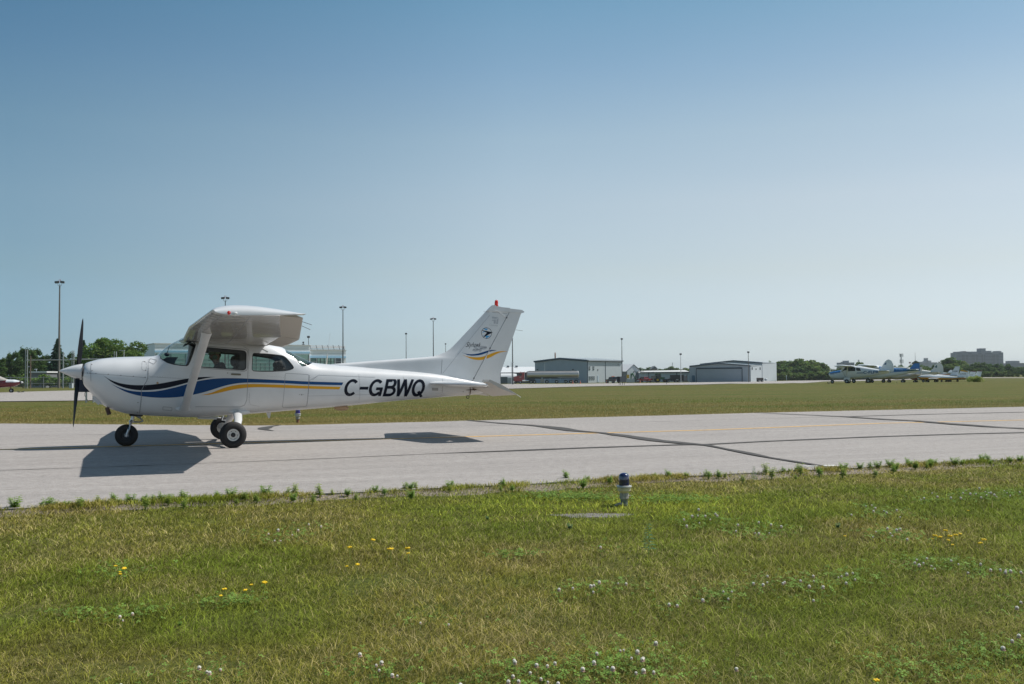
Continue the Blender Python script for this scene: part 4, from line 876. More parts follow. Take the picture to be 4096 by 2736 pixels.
for zn, a, b, y in [('T', (1180, 1297), (1280, 1365), -1.6), ('T', (815, 1305), (862, 1335), 1.4)]: part(MB().tube([tuple(bp(zn, *a, y)), tuple(bp(zn, *b, y))], .004, 5), 'static_wick', WHITE)
tb = MB(); Tp = lambda u, v, y=-.1: tuple(bp('T', u, v, y))
for l in [[(430, 1268), (510, 1270), (600, 1265), (735, 1262)], [(510, 1250), (508, 1295)], [(600, 1230), (608, 1280), (598, 1335)], [(640, 1245), (660, 1275)]]: tb.tube([Tp(*p) for p in l], .008, 6)
part(tb, 'elevator_linkage', EXH); rg = MB(); c = bp('T', 571, 1360, 0)
rg.tube([(c[0] + .028 * cos(a), 0, c[2] + .028 * sin(a)) for a in np.linspace(0, 2 * pi, 13)], .007, 6, cap=False); part(rg, 'tie_down_ring', DARK)
# --- propeller and spinner
ZS = 1.138
part(MB().lathe([(0, -.010), (.012, .0), (.035, .05), (.066, .12), (.094, .19), (.116, .26), (.130, .32), (.134, .349)], (0, 0, ZS), 'x', 32), 'spinner', WHITE)
part(MB().lathe([(.136, .350), (.138, .352), (.138, .361), (.128, .363)], (0, 0, ZS), 'x', 32), 'spinner_backplate', DARK)
PH = .33
for s_ in (1, -1):
    mb = MB(); rows = []
    for k in range(17):
        f = k / 16; r_ = .10 + .865 * f; ch = np.interp(f, [0, .1, .3, .55, .8, .93, .98, 1], [.07, .088, .120, .118, .092, .066, .042, .008]); tw = radians(np.interp(f, [0, .25, .6, 1], [58, 38, 26, 19])); t = np.interp(f, [0, .15, .5, 1], [.034, .022, .013, .004]); row = []
        for q in range(12):
            w = 2 * pi * q / 12; cx_, cz_ = ch / 2 * cos(w), t / 2 * sin(w) * (1.2 if sin(w) > 0 else .8)
            ax_ = cx_ * sin(tw) + cz_ * cos(tw); tg = cx_ * cos(tw) - cz_ * sin(tw)     # along axis, tangential
            e_r = np.array([0, sin(PH), cos(PH)]) * s_; e_t = np.array([0, cos(PH), -sin(PH)]) * s_
            p = np.array([.285 + ax_ * 1.0, 0, ZS]) + e_r * r_ + e_t * tg; row.append(tuple(p))
        rows.append(row)
    mb.grid(rows, 0, close=True); mb.add(rows[-1], [tuple(range(12))]); part(mb, 'propeller_blade', PROPB)
# carburettor scoop and cooling inlets in the cowl front, exhaust
part(MB().box((.615, 0, .672), (.19, .30, .09), 0, 0, .70, bev=.03), 'air_scoop', WHITE)
for sg in (-1, 1): part(MB().lathe([(.0, 0), (.075, 0), (.085, -.012), (.075, -.02)], (.378, sg * .255, 1.135), 'x', 18), 'cooling_inlet', DARK)
a = bp('Z3', 1340, 1190, -.14); b = bp('Z3', 1372, 1282, -.14); part(MB().tube([tuple(a), tuple((a * .3 + b * .7)), tuple(b)], .034, 14), 'exhaust_pipe', EXH)
# --- landing gear
def wheel(name, c, R, w, rim, axis_sg, tread=True):
    e = MB(); hw = w / 2; prof = [(rim, -hw * .62), (rim + .01, -hw * .78), (rim + (R - rim) * .35, -hw * .99), (rim + (R - rim) * .68, -hw * .93), (R - .012, -hw * .66), (R - .002, -hw * .35), (R, 0), (R - .002, hw * .35), (R - .012, hw * .66), (rim + (R - rim) * .68, hw * .93), (rim + (R - rim) * .35, hw * .99), (rim + .01, hw * .78), (rim, hw * .62)]
    o = MB().build('wheel', STEEL) if False else None
    hubm = MB().lathe([(0, -hw * .5), (.028, -hw * .55), (.034, -hw * .3), (.034, hw * .3), (.028, hw * .55), (0, hw * .5)], (0, 0, 0), 'y', 14)
    o = hubm.build('wheel', STEEL, plane, True, (c[0] - XM, c[1], c[2]))
    e.lathe(prof, (0, 0, 0), 'y', 40, cap=False); e.build('tyre', RUBBER, o)
    rm = MB()
    for sg in (-1, 1): rm.lathe([(rim + .006, sg * hw * .60), (rim + .004, sg * hw * .72), (rim - .012, sg * hw * .70), (rim - .022, sg * hw * .40), (.060, sg * hw * .50), (.040, sg * hw * .52)], (0, 0, 0), 'y', 32, cap=False)
    if tread:
        for k in range(6): a = k * 1.047; rm.lathe([(0, -.003), (.006, -.003), (.006, .003), (0, .003)], (.062 * cos(a), -hw * .53, .062 * sin(a)), 'y', 6, 1)
        rm.lathe([(0, -hw * .62), (.026, -hw * .6), (.038, -hw * .5)], (0, 0, 0), 'y', 16, 1, cap=False)
    rm.build('rim', [RIM if tread else DARK, DARK], o)
    return o
for sg in (-1, 1):
    wheel('wheel', (2.737, sg * 1.272, .212), .216, .165, .094, sg)
    a = Vector((2.860, sg * .42, .545)); mid = Vector((2.845, sg * .80, .435)); b = Vector((2.79, sg * 1.165, .255))
    pts = [a.lerp(mid, t) for t in (0, .3, .6)] + [mid.lerp(b, t) for t in (0, .3, .6, .9)]; mb = MB(); mb.tube(pts, [.078, .074, .070, .066, .06, .05, .035], 16, 0, True, (1, 0, 0), .62); part(mb, 'main_gear_leg', WHITE)
    mb = MB(); mb.tube([b + Vector((0, -sg * .06, .03)), b + Vector((-.02, sg * .01, -.02)), (2.737, sg * 1.20, .212)], [.03, .03, .035], 10); mb.box((2.70, sg * 1.175, .25), (.07, .05, .10), bev=.01); part(mb, 'brake_unit', STEEL)
    mb = MB(); x0, z0 = 2.885, .585; mb.sphere((x0, sg * (fy(x0, z0) - .035), z0 - .02), (.19, .07, .055), 0, 20, 10); part(mb, 'gear_fairing', WHITE)
    part(MB().tube([(2.62, sg * .56, .50), (2.60, sg * .58, .42), (2.66, sg * .60, .42)], .009, 6), 'cabin_step', WHITE)
hub = (1.098, 0, .098); wheel('wheel', hub, .186, .135, .066, 0, False)
mb = MB()
for sg in (-1, 1): mb.tube([(hub[0], sg * .085, hub[2]), (hub[0] + .03, sg * .088, .20), (hub[0] + .055, sg * .055, .315), (hub[0] + .065, sg * .02, .345)], [.022, .022, .026, .02], 8)
mb.lathe([(.0, -.105), (.02, -.105), (.026, -.09), (.02, -.08), (.0, -.08)], (hub[0], 0, hub[2]), 'y', 12); part(mb, 'nose_fork', METAL)
mb = MB(); mb.tube([(1.165, 0, .325), (1.20, 0, .52)], .027, 12); mb.tube([(1.163, 0, .318), (1.168, 0, .345)], .043, 12); mb.tube([(1.188, 0, .44), (1.195, 0, .47)], .045, 12); part(mb, 'nose_strut', METAL)
mb = MB(); mb.tube([(1.20, 0, .455), (1.30, 0, .395), (1.345, 0, .345)], [.02, .014, .012], 6); mb.tube([(1.345, 0, .345), (1.28, 0, .325), (1.19, 0, .33)], .012, 6); mb.box((1.25, 0, .43), (.12, .10, .02), ry=.35); part(mb, 'torque_link', STEEL)
part(MB().box((1.23, 0, .445), (.22, .16, .04), bev=.01), 'nose_gear_well', DARK)
part(MB().box((2.39, 0, .435), (.36, .12, .05), bev=.022), 'belly_antenna', WHITE); part(MB().prism([(3.38, .57), (3.47, .57), (3.455, .46), (3.43, .46)], -.008, .008), 'belly_fin', WHITE)
mb = MB(); mb.sphere((4.72, 0, .690), (.14, .07, .055), 0, 14, 8); part(mb, 'belly_dome', TAN)
part(MB().tube([tuple(bp('R', 1335, 1445, 0)), tuple(bp('R', 1357, 1245, 0))], [.014, .009], 8), 'whip_antenna_mast', mat('antenna_cream', (.62, .58, .50), .5)); part(MB().tube([tuple(bp('R', 1357, 1250, 0)), tuple(bp('R', 1415, 800, 0))], .0028, 5), 'whip_antenna', WHITE)
hx, hz = sp('C', 1880, 960); hx2, hz2 = sp('C', 2110, 985)
part(MB().box(((hx + hx2) / 2 + .0, -fy(hx, hz) - .008, (hz + hz2) / 2), (hx2 - hx, .018, .03), bev=.006), 'door_handle', mat('handle_olive', (.17, .16, .12), .5))
# stall/pitot intake near the wing root, landing-light window
part(MB().box((2.115, -.60, 1.752), (.055, .05, .07), bev=.008), 'cabin_air_inlet', DARK); part(MB().tube([(1.945, -.60, 1.720), (2.10, -.60, 1.724)], .009, 6), 'air_temperature_probe', DARK)
mb = MB(); mb.tube([tuple(bp('Z8', 1660, 700, -.9)), tuple(bp('Z8', 1755, 668, -.9))], .008, 6); mb.tube([tuple(bp('Z8', 1660, 720, -.8)), tuple(bp('Z8', 1750, 765, -.8))], .010, 6); part(mb, 'flap_rod', WHITE)
# --- cabin
mb = MB()
for sg in (-1, 1): part(MB().box((2.54, sg * .27, .86), (.46, .42, .14), bev=.04).box((2.82, sg * .27, 1.12), (.13, .42, .50), ry=.20, bev=.05), 'front_seat', FABRIC)
mb = MB()
for sg in (-1, 1): mb.sphere((2.795 + .0, sg * .27, 1.45), (.055, .115, .095), 0, 14, 10); mb.tube([(2.83, sg * .27, 1.30), (2.81, sg * .27, 1.42)], .02, 8); part(mb, 'headrest', FABRIC); mb = MB()
mb = MB(); mb.box((3.42, 0, .90), (.40, .80, .12), bev=.04); mb.box((3.68, 0, 1.10), (.12, .78, .44), ry=.25, bev=.05); part(mb, 'rear_seat', FABRIC)
mb = MB()
for sg in (-1, 1): mb.sphere((3.56, sg * .26, 1.415), (.075, .12, .075), 0, 14, 10); mb.tube([(3.50, sg * .26, 1.33), (3.64, sg * .26, 1.335)], .03, 8); mb.tube([(3.60, sg * .26, 1.30), (3.58, sg * .26, 1.40)], .018, 8); part(mb, 'headrest', mat('headrest_brown', (.075, .062, .055), .85, var=.3, vscale=20)); mb = MB()
mb = MB(); mb.prism([(1.60, 1.15), (1.60, 1.40), (1.66, 1.445), (1.84, 1.455), (1.80, 1.38), (1.74, 1.10)], -.42, .42); part(mb, 'instrument_panel', DARK)
mb = MB(); mb.sphere((1.665, -.03, 1.50), (.045, .05, .035), 0, 10, 8); mb.tube([(1.66, -.03, 1.50), (1.70, -.03, 1.66)], .006, 5); part(mb, 'compass', DARK)
for sg in (-1, 1): part(MB().box((1.99, sg * .27, 1.70), (.14, .26, .02), ry=-.5, bev=.006), 'sun_visor', DARK)
mb = MB(); mb.box((2.5, 0, .74), (1.7, .86, .03)); part(mb, 'cabin_floor', DARK)
mb = MB(); mb.tube([(1.78, -.27, 1.20), (1.95, -.27, 1.20)], .012, 8); mb.tube([(1.95, -.40, 1.26), (1.955, -.38, 1.19), (1.955, -.27, 1.18), (1.955, -.16, 1.19), (1.95, -.14, 1.26)], .014, 8); part(mb, 'control_yoke', DARK)

# ================================================================== PILOT
def lump(bm_pts, name, m, parent, sub=2, faces=None): pass
pil = empty('person', tuple(Vector(b2w((2.62, -.25, .905))) + Vector((0, 0, H))), YAW, 'pilot in dark navy shirt and olive cap sitting forward in the left cockpit seat', 'person')
def skinfig(name, verts, edges, radii, m, parent, root=0, sub=2):
    me = bpy.data.meshes.new(name); me.from_pydata(verts, edges, []); o = bpy.data.objects.new(name, me); COL.objects.link(o)
    o.modifiers.new('s', 'SKIN').use_smooth_shade = True; o.modifiers.new('u', 'SUBSURF').levels = sub
    for i, v in enumerate(me.skin_vertices[0].data): v.radius = radii[i] if isinstance(radii[i], tuple) else (radii[i], radii[i]); v.use_root = (i == root)
    bpy.context.view_layer.update(); dg = bpy.context.evaluated_depsgraph_get(); m2 = bpy.data.meshes.new_from_object(o.evaluated_get(dg)); bpy.data.objects.remove(o)
    m2.materials.clear(); m2.materials.append(m); m2.polygons.foreach_set('use_smooth', [True] * len(m2.polygons)); o = bpy.data.objects.new(name, m2); COL.objects.link(o); o.parent = parent; return o
SKINM = mat('skin', (.22, .13, .09), .7); SHIRT = mat('navy_shirt', (.012, .016, .028), .85, var=.2, vscale=20); TROUS = mat('dark_trousers', (.012, .012, .014), .9)
# local frame: x aft, y starboard, z up from the hip
bv = [(0, 0, .02), (-.02, 0, .20), (-.07, 0, .36), (-.10, 0, .45), (-.125, 0, .53), (-.15, 0, .60), (-.155, 0, .67),      # spine, neck, head 5,6
      (-.07, -.19, .385), (-.13, -.22, .17), (-.37, -.17, .20), (-.43, -.15, .21),                                      # near arm to the yoke
      (-.07, .19, .385), (-.16, .22, .19), (-.37, .15, .19), (-.43, .13, .20),
      (-.04, -.10, 0), (-.42, -.12, .06), (-.60, -.12, -.24), (-.70, -.12, -.26), (-.04, .10, 0), (-.42, .12, .06), (-.60, .12, -.24), (-.70, .12, -.26)]
be = [(0, 1), (1, 2), (2, 3), (3, 4), (4, 5), (5, 6), (2, 7), (7, 8), (8, 9), (9, 10), (2, 11), (11, 12), (12, 13), (13, 14), (0, 15), (15, 16), (16, 17), (17, 18), (0, 19), (19, 20), (20, 21), (21, 22)]
br = [(.13, .12), (.125, .11), (.12, .10), .05, .06, (.13, .112), (.10, .095), .055, .042, .032, .028, .055, .042, .032, .028, .08, .065, .045, .04, .08, .065, .045, .04]
body = skinfig('body', bv, be, br, SKINM, pil)
fm = MB(); fm.tube([(-.205, 0, .605), (-.243, 0, .578), (-.21, 0, .568)], [.010, .016, .012], 8); fm.build('nose', SKINM, pil)
for sg in (-1, 1): MB().sphere((-.148, sg * .083, .59), (.02, .010, .032), 0, 8, 6).build('ear', SKINM, pil)
for sg in (-1, 1):
    for q in range(5):
        fz = .232 - q * .018; fl = [.075, .085, .09, .082, .055][q] if q < 4 else .05
        pts = [(-.43, sg * .15 if sg < 0 else .13, fz - .01), (-.43 - fl * .5, (sg * .15 if sg < 0 else .13) + .012, fz), (-.43 - fl * .75, (sg * .15 if sg < 0 else .13) + .038 * (1 if sg < 0 else -1), fz - .006)]
        if q == 4: pts = [(-.42, pts[0][1], .225), (-.44, pts[0][1] + .02, .245), (-.465, pts[0][1] + .03, .25)]
        MB().tube(pts, [.010, .009, .007], 6).build('finger', SKINM, pil)
sv = bv[:3] + [(-.112, 0, .50), bv[7], bv[8], (-.25, -.195, .185), bv[11], bv[12], (-.26, .19, .19)]
skinfig('shirt', sv, [(0, 1), (1, 2), (2, 3), (2, 4), (4, 5), (5, 6), (2, 7), (7, 8), (8, 9)], [(.155, .14), (.17, .14), (.19, .15), .105, .10, .07, .06, .10, .07, .06], SHIRT, pil)
tv = [(0, 0, .03)] + bv[15:18] + bv[19:22]
skinfig('trousers', tv, [(0, 1), (1, 2), (2, 3), (0, 4), (4, 5), (5, 6)], [(.15, .14), .09, .075, .058, .09, .075, .058], TROUS, pil)
m = MB(); m.sphere((-.15, 0, .655), (.105, .088, .062), 0, 18, 10); m.prism([(-.24, -.055), (-.33, -.035), (-.33, .035), (-.24, .055)], .64, .648, 0, 'xy'); m.build('cap', mat('cap_olive', (.16, .19, .11), .8), pil)
m = MB(); m.sphere((-.135, 0, .63), (.093, .086, .075), 0, 16, 10); m.build('hair', mat('hair_dark', (.03, .025, .02), .9), pil)
m = MB(); m.tube([(-.15, .095 * cos(a), .60 + .125 * sin(a)) for a in np.linspace(0, pi, 12)], .009, 6); [m.lathe([(0, 0), (.04, .0), (.042, .03 * sg), (0, .035 * sg)], (-.15, sg * .085, .59), 'y', 14) for sg in (-1, 1)]; m.tube([(-.155, -.12, .575), (-.22, -.10, .54), (-.25, -.03, .535)], .004, 5)
m.build('headset', mat('headset_green', (.05, .10, .07), .5), pil)

# ================================================================== TAXIWAY EDGE LIGHTS
LENS = mat('blue_lens', (.004, .008, .075), .08, coat=1, spec=.8); CREAM = mat('cream_metal', (.62, .55, .38), .5, var=.12, vscale=25); CONC = mat('weathered_stake', (.36, .34, .31), .85, var=.3, vscale=30); OLDG = mat('stake_green', (.14, .17, .15), .8, var=.6, vscale=40); RUST = mat('rusty_stem', (.26, .12, .07), .85, var=.4, vscale=40)
def edge_light(loc, label, lens=LENS, low=OLDG, cup=CREAM, sc=1.0):
    e = empty('taxiway_light', loc, 0, label, 'taxiway light', 'blue lights along the taxiway edges')
    MB().lathe([(.047, .178), (.048, .22), (.047, .258), (.042, .272), (.030, .283), (.014, .289), (0, .290)], n=28).build('lens', lens, e)
    m = MB().lathe([(.0, .160), (.066, .161), (.069, .166), (.066, .176), (.05, .178), (0, .178)], n=28); m.build('flange', mat('flange_grey', (.55, .54, .50), .4, metal=.4), e)
    m = MB().lathe([(0, .108), (.036, .110), (.045, .120), (.058, .132), (.060, .158), (.0, .159)], n=28); m.box((-.03, -.0585, .146), (.016, .008, .010)); m.build('lamp_base', cup, e)
    m = MB(); m.lathe([(.035, .055), (.041, .062), (.041, .104), (.034, .110), (0, .110)], n=10); m.tube([(.03, 0, .085), (.06, 0, .086)], .005, 6); m.build('coupling', CONC, e)
    m = MB(); m.lathe([(.031, -.06), (.030, .0), (.031, .056), (0, .056)], n=16); m.build('stake', low, e)
    e.scale = (sc,) * 3; return e
lp = LIGHTP; edge_light((lp[0], lp[1], -.03), 'blue domed light on a cream cup and short grey stake in the near grass')
MB().tube([(lp[0] - .01, lp[1] - .02, -.02), (lp[0] - .05, lp[1] - .03, -.014), (lp[0] - .085, lp[1] - .02, -.03)], [.016, .014, .010], 8).build('cable', CONC, None)
tag(bpy.data.objects['cable'], 'short dark cable bending into the grass at the foot of the near blue light', 'cable')
p = gt(1191, 1688); edge_light((p[0], p[1], p[2] - .0), 'blue light with white cup and rusty stem seen under the aircraft belly', mat('violet_lens', (.02, .015, .22), .2, coat=.5), RUST, mat('white_cup', (.6, .6, .6), .5), 1.25)
for (u, v), lb in zip([(2666, 1537), (3037, 1530), (3101, 1527)], ['tiny dark light standing on the far taxiway edge in front of the green tractor', 'tiny dark light on the far taxiway edge in front of the wide hangar side wall', 'tiny dark light on the far taxiway edge near the right end of the wide hangar']):
    p = gt(u, v); edge_light((p[0], p[1], p[2]), lb, sc=1.3)

# ================================================================== FLOWERS AND WEEDS
YP = mat('yellow_petal', (.90, .60, .01), .6); WP = mat('white_petal', (.92, .88, .80), .8); PKP = mat('faded_petal', (.55, .36, .28), .8); STEM = mat('stem_green', (.20, .30, .07), .8)
def leafmat(name, col):
    m = mat(name, col, .7, var=.25, vscale=9); t = m.node_tree; b = t.nodes['Principled BSDF']; o = t.nodes['Material Output']; tl = t.nodes.new('ShaderNodeBsdfTranslucent'); mx = t.nodes.new('ShaderNodeMixShader'); mx.inputs[0].default_value = .45
    src = b.inputs['Base Color'].links[0].from_socket; t.links.new(src, tl.inputs[0]); t.links.new(b.outputs[0], mx.inputs[1]); t.links.new(tl.outputs[0], mx.inputs[2]); t.links.new(mx.outputs[0], o.inputs[0]); return m
WEED = leafmat('weed_leaf', (.27, .42, .08)); WEED2 = leafmat('pale_weed_leaf', (.36, .45, .10)); TEAL = leafmat('teal_weed_leaf', (.14, .27, .14))
def flower_proto(kind):
    e = empty('wildflower' if kind == 'yellow' else 'clover_flower'); r = random.Random(3)
    MB().tube([(0, 0, -.035), (.003, .002, .02), (0, 0, .055)], [.0015, .0014, .0012], 5).build('stem', STEM, e)
    h = MB(); f2 = MB()
    if kind == 'yellow':
        for k in range(6):
            a = k * 1.047; x, y = .010 * cos(a), .010 * sin(a); h.sphere((x, y, .060 + .002 * (k % 2)), (.0085, .006, .0055), 0, 6, 4)
        h.sphere((0, 0, .062), (.006, .006, .004), 0, 6, 4)
    else:
        for k in range(26):
            z = 1 - 1.25 * k / 26; a = k * 2.4; q = sqrt(max(0, 1 - z * z)); c = Vector((q * cos(a), q * sin(a), z)) * .0085; h.tube([c * .4 + Vector((0, 0, .058)), c * 1.15 + Vector((0, 0, .058))], [.0014, .0024], 4)
        for k in range(9):
            a = k * .7; f2.tube([(.003 * cos(a), .003 * sin(a), .055), (.010 * cos(a), .010 * sin(a), .046)], [.0018, .0026], 4)
        f2.build('faded_petals', PKP, e)
    h.build('flower_head', YP if kind == 'yellow' else WP, e); return e
def flower_label(kind, u, v):
    if kind == 'yellow':
        for (a, b, c, d, t) in [(400, 2240, 520, 2300, 'in the small cluster low left in the foreground grass'), (850, 2320, 1080, 2380, 'in the scattered row left of the middle of the foreground grass'), (1300, 2150, 1700, 2270, 'in the loose group below the taxiway edge left of the blue light'),
                                (3700, 2110, 3900, 2190, 'in the dense cluster far right in the foreground grass'), (3900, 2140, 4000, 2200, 'of the pair just right of the dense yellow cluster')]:
            if a < u < c and b < v < d: return 'yellow wildflower ' + t
        return 'yellow wildflower alone in the grass ' + ('at the bottom right edge' if v > 2600 else ('above the dense yellow cluster' if u > 3500 else 'near the middle right of the lawn'))
    if v < 2010: return 'white clover head in the far right band of clover near the taxiway'
    if u < 1100: return 'white clover head low on the left side of the lawn'
    if v > 2550: return 'white clover head near the bottom edge in the middle of the lawn'
    if u < 2000: return 'white clover head in the left half of the lawn below the taxiway edge'
    if 2300 < u < 3150 and v < 2170: return 'white clover head in the patch just right of the blue light'
    if 3350 < u < 3700 and v < 2180: return 'white clover head between the blue light patch and the yellow cluster'
    if u > 3600: return 'white clover head below the yellow cluster at the far right'
    if u < 2600: return 'white clover head in the row below the spiky weed'
    return 'white clover head in the broad loose group right of the middle'
for kind in ('yellow', 'white'):
    proto = flower_proto(kind); first = True; r = random.Random(9)
    for (u, v) in FP[kind]:
        g = gp(u, v, .045); lb = flower_label(kind, u, v); sc = r.uniform(.42, .85) * (1.15 if g[1] > 6 else 1)
        o = proto if first else copy_tree(proto); first = False
        o.location = (g[0], g[1], -.005); o.rotation_euler = (r.uniform(-.15, .15), r.uniform(-.15, .15), r.uniform(0, 6)); o.scale = (sc,) * 3
        o.scale = (sc * (1.2 if kind == 'yellow' else 1),) * 3; o['label'] = lb; o['category'] = 'flower'; o['group'] = lb.replace(' head', ' heads').replace('yellow wildflower', 'yellow wildflowers')
def weed_proto(kind, seed, m):
    r = random.Random(seed); e = empty('weed'); st = MB(); lf = MB()
    ns = {'leafy': 5, 'bushy': 11, 'spiky': 1}[kind]
    for k in range(ns):
        a = r.uniform(0, 6.28); ln = r.uniform(.035, .10) if kind != 'spiky' else .19; sp_ = .5 if kind == 'bushy' else .28; tip = Vector((cos(a) * ln * sp_, sin(a) * ln * sp_, ln)); 
        if kind == 'spiky': tip = Vector((.004, 0, .19))
        st.tube([(0, 0, -.03), tip * .5 + Vector((.004, 0, .0)), tip], [.0022, .0018, .001], 5)
        nl = 15 if kind != 'spiky' else 34
        for q in range(nl):
            f = .15 + .85 * q / nl; p = tip * f; b = q * 2.4 + r.random(); L_ = r.uniform(.026, .048) * (1.15 - .5 * f) * (1.2 if kind == 'spiky' else 1); w = L_ * (.13 if kind == 'spiky' else .22); up = .35 if kind != 'spiky' else .15
            d = Vector((cos(b), sin(b), up)).normalized(); s_ = Vector((-sin(b), cos(b), 0)) * w
            lf.add([p, p + d * L_ * .45 + s_, p + d * L_ + Vector((0, 0, -L_ * .25)), p + d * L_ * .45 - s_], [(0, 1, 2, 3)])
    st.build('stem', STEM, e); lf.build('leaves', m, e, smooth=False, fix=False); return e
WP_ = [weed_proto('leafy', 1, WEED), weed_proto('bushy', 2, WEED), weed_proto('leafy', 5, WEED2), weed_proto('bushy', 8, TEAL), weed_proto('spiky', 4, TEAL)]
used = [False] * 5; r = random.Random(15)
WPX = [(60, 2022, 1), (165, 2016, 0), (195, 2020, 1), (265, 2019, 1), (330, 2010, 0), (395, 2006, 2), (455, 1999, 0), (480, 2004, 1), (520, 2002, 1), (600, 1996, 0), (615, 1996, 0), (680, 1990, 1), (730, 1990, 0), (745, 1995, 2), (870, 1985, 0), (925, 1982, 1), (1060, 1975, 1), (1150, 1974, 2), (1280, 1973, 2), (1390, 1970, 1), (1500, 1958, 1), (1640, 1949, 1), (1800, 1945, 1), (1950, 2062, 3), (2010, 1938, 0),
       (2265, 1905, 0), (2350, 1912, 1), (2620, 1902, 0), (2675, 1902, 0), (2745, 1900, 1), (2820, 1896, 2), (3015, 1912, 4), (3065, 1885, 2), (3135, 1880, 0), (3160, 1877, 0), (3185, 1875, 0), (3375, 1872, 1), (3440, 1866, 1), (3480, 1865, 0), (3510, 1862, 1), (3560, 1858, 1), (3640, 1855, 1), (3720, 1856, 1), (3735, 1850, 1), (3820, 1850, 1), (3850, 1846, 1), (3960, 1846, 0), (4040, 1838, 1), (4080, 1836, 1), (2594, 2200, 4), (2280, 2100, 3), (720, 2480, 1), (3350, 2095, 3)]
for q_ in range(46):
    x_ = r.uniform(0, 4096); WPX.append((int(x_), int(np.interp(x_, [0, 596, 1400, 2000, 2700, 3344, 4096], [2024, 1994, 1958, 1930, 1895, 1865, 1828]) + r.choice([0, 6, 14, 24, 34])), r.choice([0, 1, 2, 2])))
for (u, v, k) in WPX:
    g = gp(u, v + 6); o = WP_[k] if not used[k] else copy_tree(WP_[k]); used[k] = True; s_ = r.uniform(.45, 1.1) * min(1.25, g[1] / 9 + .15) * (.65 if v > 2050 and k != 4 else 1) * (1.25 if k == 4 else 1)
    o.location = (g[0], g[1], -.02); o.rotation_euler = (0, 0, r.uniform(0, 6)); o.scale = (s_,) * 3; o['category'] = 'weed'
    if (u, v) == (2594, 2200): o['label'] = 'tall spiky blue-green weed standing alone below the blue light'; continue
    if (u, v) == (3015, 1912): o['label'] = 'tall narrow spiky weed at the near taxiway edge right of the blue light'; continue
    if (u, v) in ((1950, 2062), (2280, 2100), (720, 2480), (3350, 2095)): o['label'] = 'low dark green weed in the open lawn ' + {1950: 'left of the gravel patch', 2280: 'just below the gravel patch', 720: 'low on the left', 3350: 'right of the blue light'}[u if u in (1950, 2280, 720, 3350) else 1950]; continue
    side = 'left of the shadow of the wing' if u < 340 else ('below the shadow of the wing' if u < 960 else ('between the wing shadow and the blue light' if u < 2400 else ('between the blue light and the white patch' if u < 3250 else 'right of the white patch')))
    o['label'] = {0: 'upright leafy green weed', 1: 'low bushy green weed', 2: 'pale yellow-green weed', 3: 'dark weed'}[k] + ' at the taxiway edge ' + side; o['group'] = o['label'].replace('weed', 'weeds')

# ================================================================== BACKGROUND: things placed at their own distance
def mpp(d): return d / F                  # metres per photo pixel at depth d
def ground_at(u, d):                      # terrain point in column u at depth d
    x = (u - CX) / F * d
    for _ in range(3): p = at(u, hor(u) + (H - tz(x, d)) * F / d, d); x = p.x
    return Vector((x, d, tz(x, d)))
def top_h(u, v, d):                       # height above the terrain of pixel v at depth d
    return at(u, v, d).z - ground_at(u, d).z
GALV = mat('galvanised_steel', (.42, .43, .43), .45, metal=.6, var=.1, vscale=2); POLEM = mat('pole_brown', (.17, .155, .135), .6, var=.15, vscale=1); POLED = mat('pole_dark', (.075, .08, .085), .6); LAMPH = mat('lamp_head', (.10, .105, .11), .5)
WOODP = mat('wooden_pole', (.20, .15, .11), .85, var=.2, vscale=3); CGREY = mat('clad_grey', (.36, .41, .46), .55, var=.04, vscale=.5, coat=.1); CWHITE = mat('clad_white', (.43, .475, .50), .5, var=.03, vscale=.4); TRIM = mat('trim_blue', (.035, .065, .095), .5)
ROOFW = mat('roof_white', (.72, .73, .73), .4, var=.03, vscale=.3); CBLUE = mat('clad_pale_blue', (.42, .50, .56), .5, var=.05, vscale=.5); WIN = mat('dark_window', (.02, .03, .035), .12); REDP = mat('truck_red', (.38, .015, .02), .3, coat=.6); CHROME = mat('chrome', (.75, .75, .75), .18, metal=1)
TANK = mat('tank_aluminium', (.52, .50, .47), .38, metal=.75, var=.08, vscale=1.5, stretch=(.3, 1, 1)); ORANGE = mat('cone_orange', (.75, .14, .03), .6); TGREEN = mat('tractor_green', (.02, .13, .04), .45, coat=.3); TYEL = mat('tractor_yellow', (.65, .42, .02), .5); BLK = mat('black_panel', (.015, .016, .018), .6)

# ---- floodlight poles
def flood_pole(u, v_top, d, base_v, label, heads=2, m=POLED, r=.13, ret=False):
    g = ground_at(u, d); h = at(u, v_top, d).z - g.z; e = empty('floodlight_pole', g, 0, label, 'light pole', None)
    MB().tube([(0, 0, 0), (0, 0, h * .5), (0, 0, h)], [r, r * .78, r * .5], 10).build('pole', m, e)
    if heads == 2:
        y = MB(); y.tube([(-.30, 0, h + .35), (-.27, 0, h + .08), (0, 0, h - .05), (.27, 0, h + .08), (.30, 0, h + .35)], .04, 6); y.tube([(0, 0, h - .1), (0, 0, h + .3)], .05, 6); y.build('yoke', GALV, e)
        for sx in (-1, 1):
            MB().box((sx * .42, -.05, h + .55), (.62, .45, .34), ry=.12 * sx, rz=.25, bev=.05).build('floodlight', LAMPH, e)
            MB().tube([(sx * .1, 0, h + .5), (sx * .1, 0, h + .98)], .035, 6).build('beacon_stub', mat('red_beacon', (.4, .05, .04), .4), e)
    else:
        MB().box((0, 0, h + .25), (.62, .5, .5), bev=.06).build('floodlight', LAMPH, e)
    return e
flood_pole(235, 1143, 150, 1552, 'tall brown twin-head floodlight pole at the far left before the spruce', 2, POLEM, .19)
flood_pole(900, 1205, 170, 0, 'twin-head floodlight pole rising behind the aircraft wing', 2)
flood_pole(1372, 1240, 200, 0, 'dark twin-head floodlight pole at the right end of the terminal', 2, r=.15)
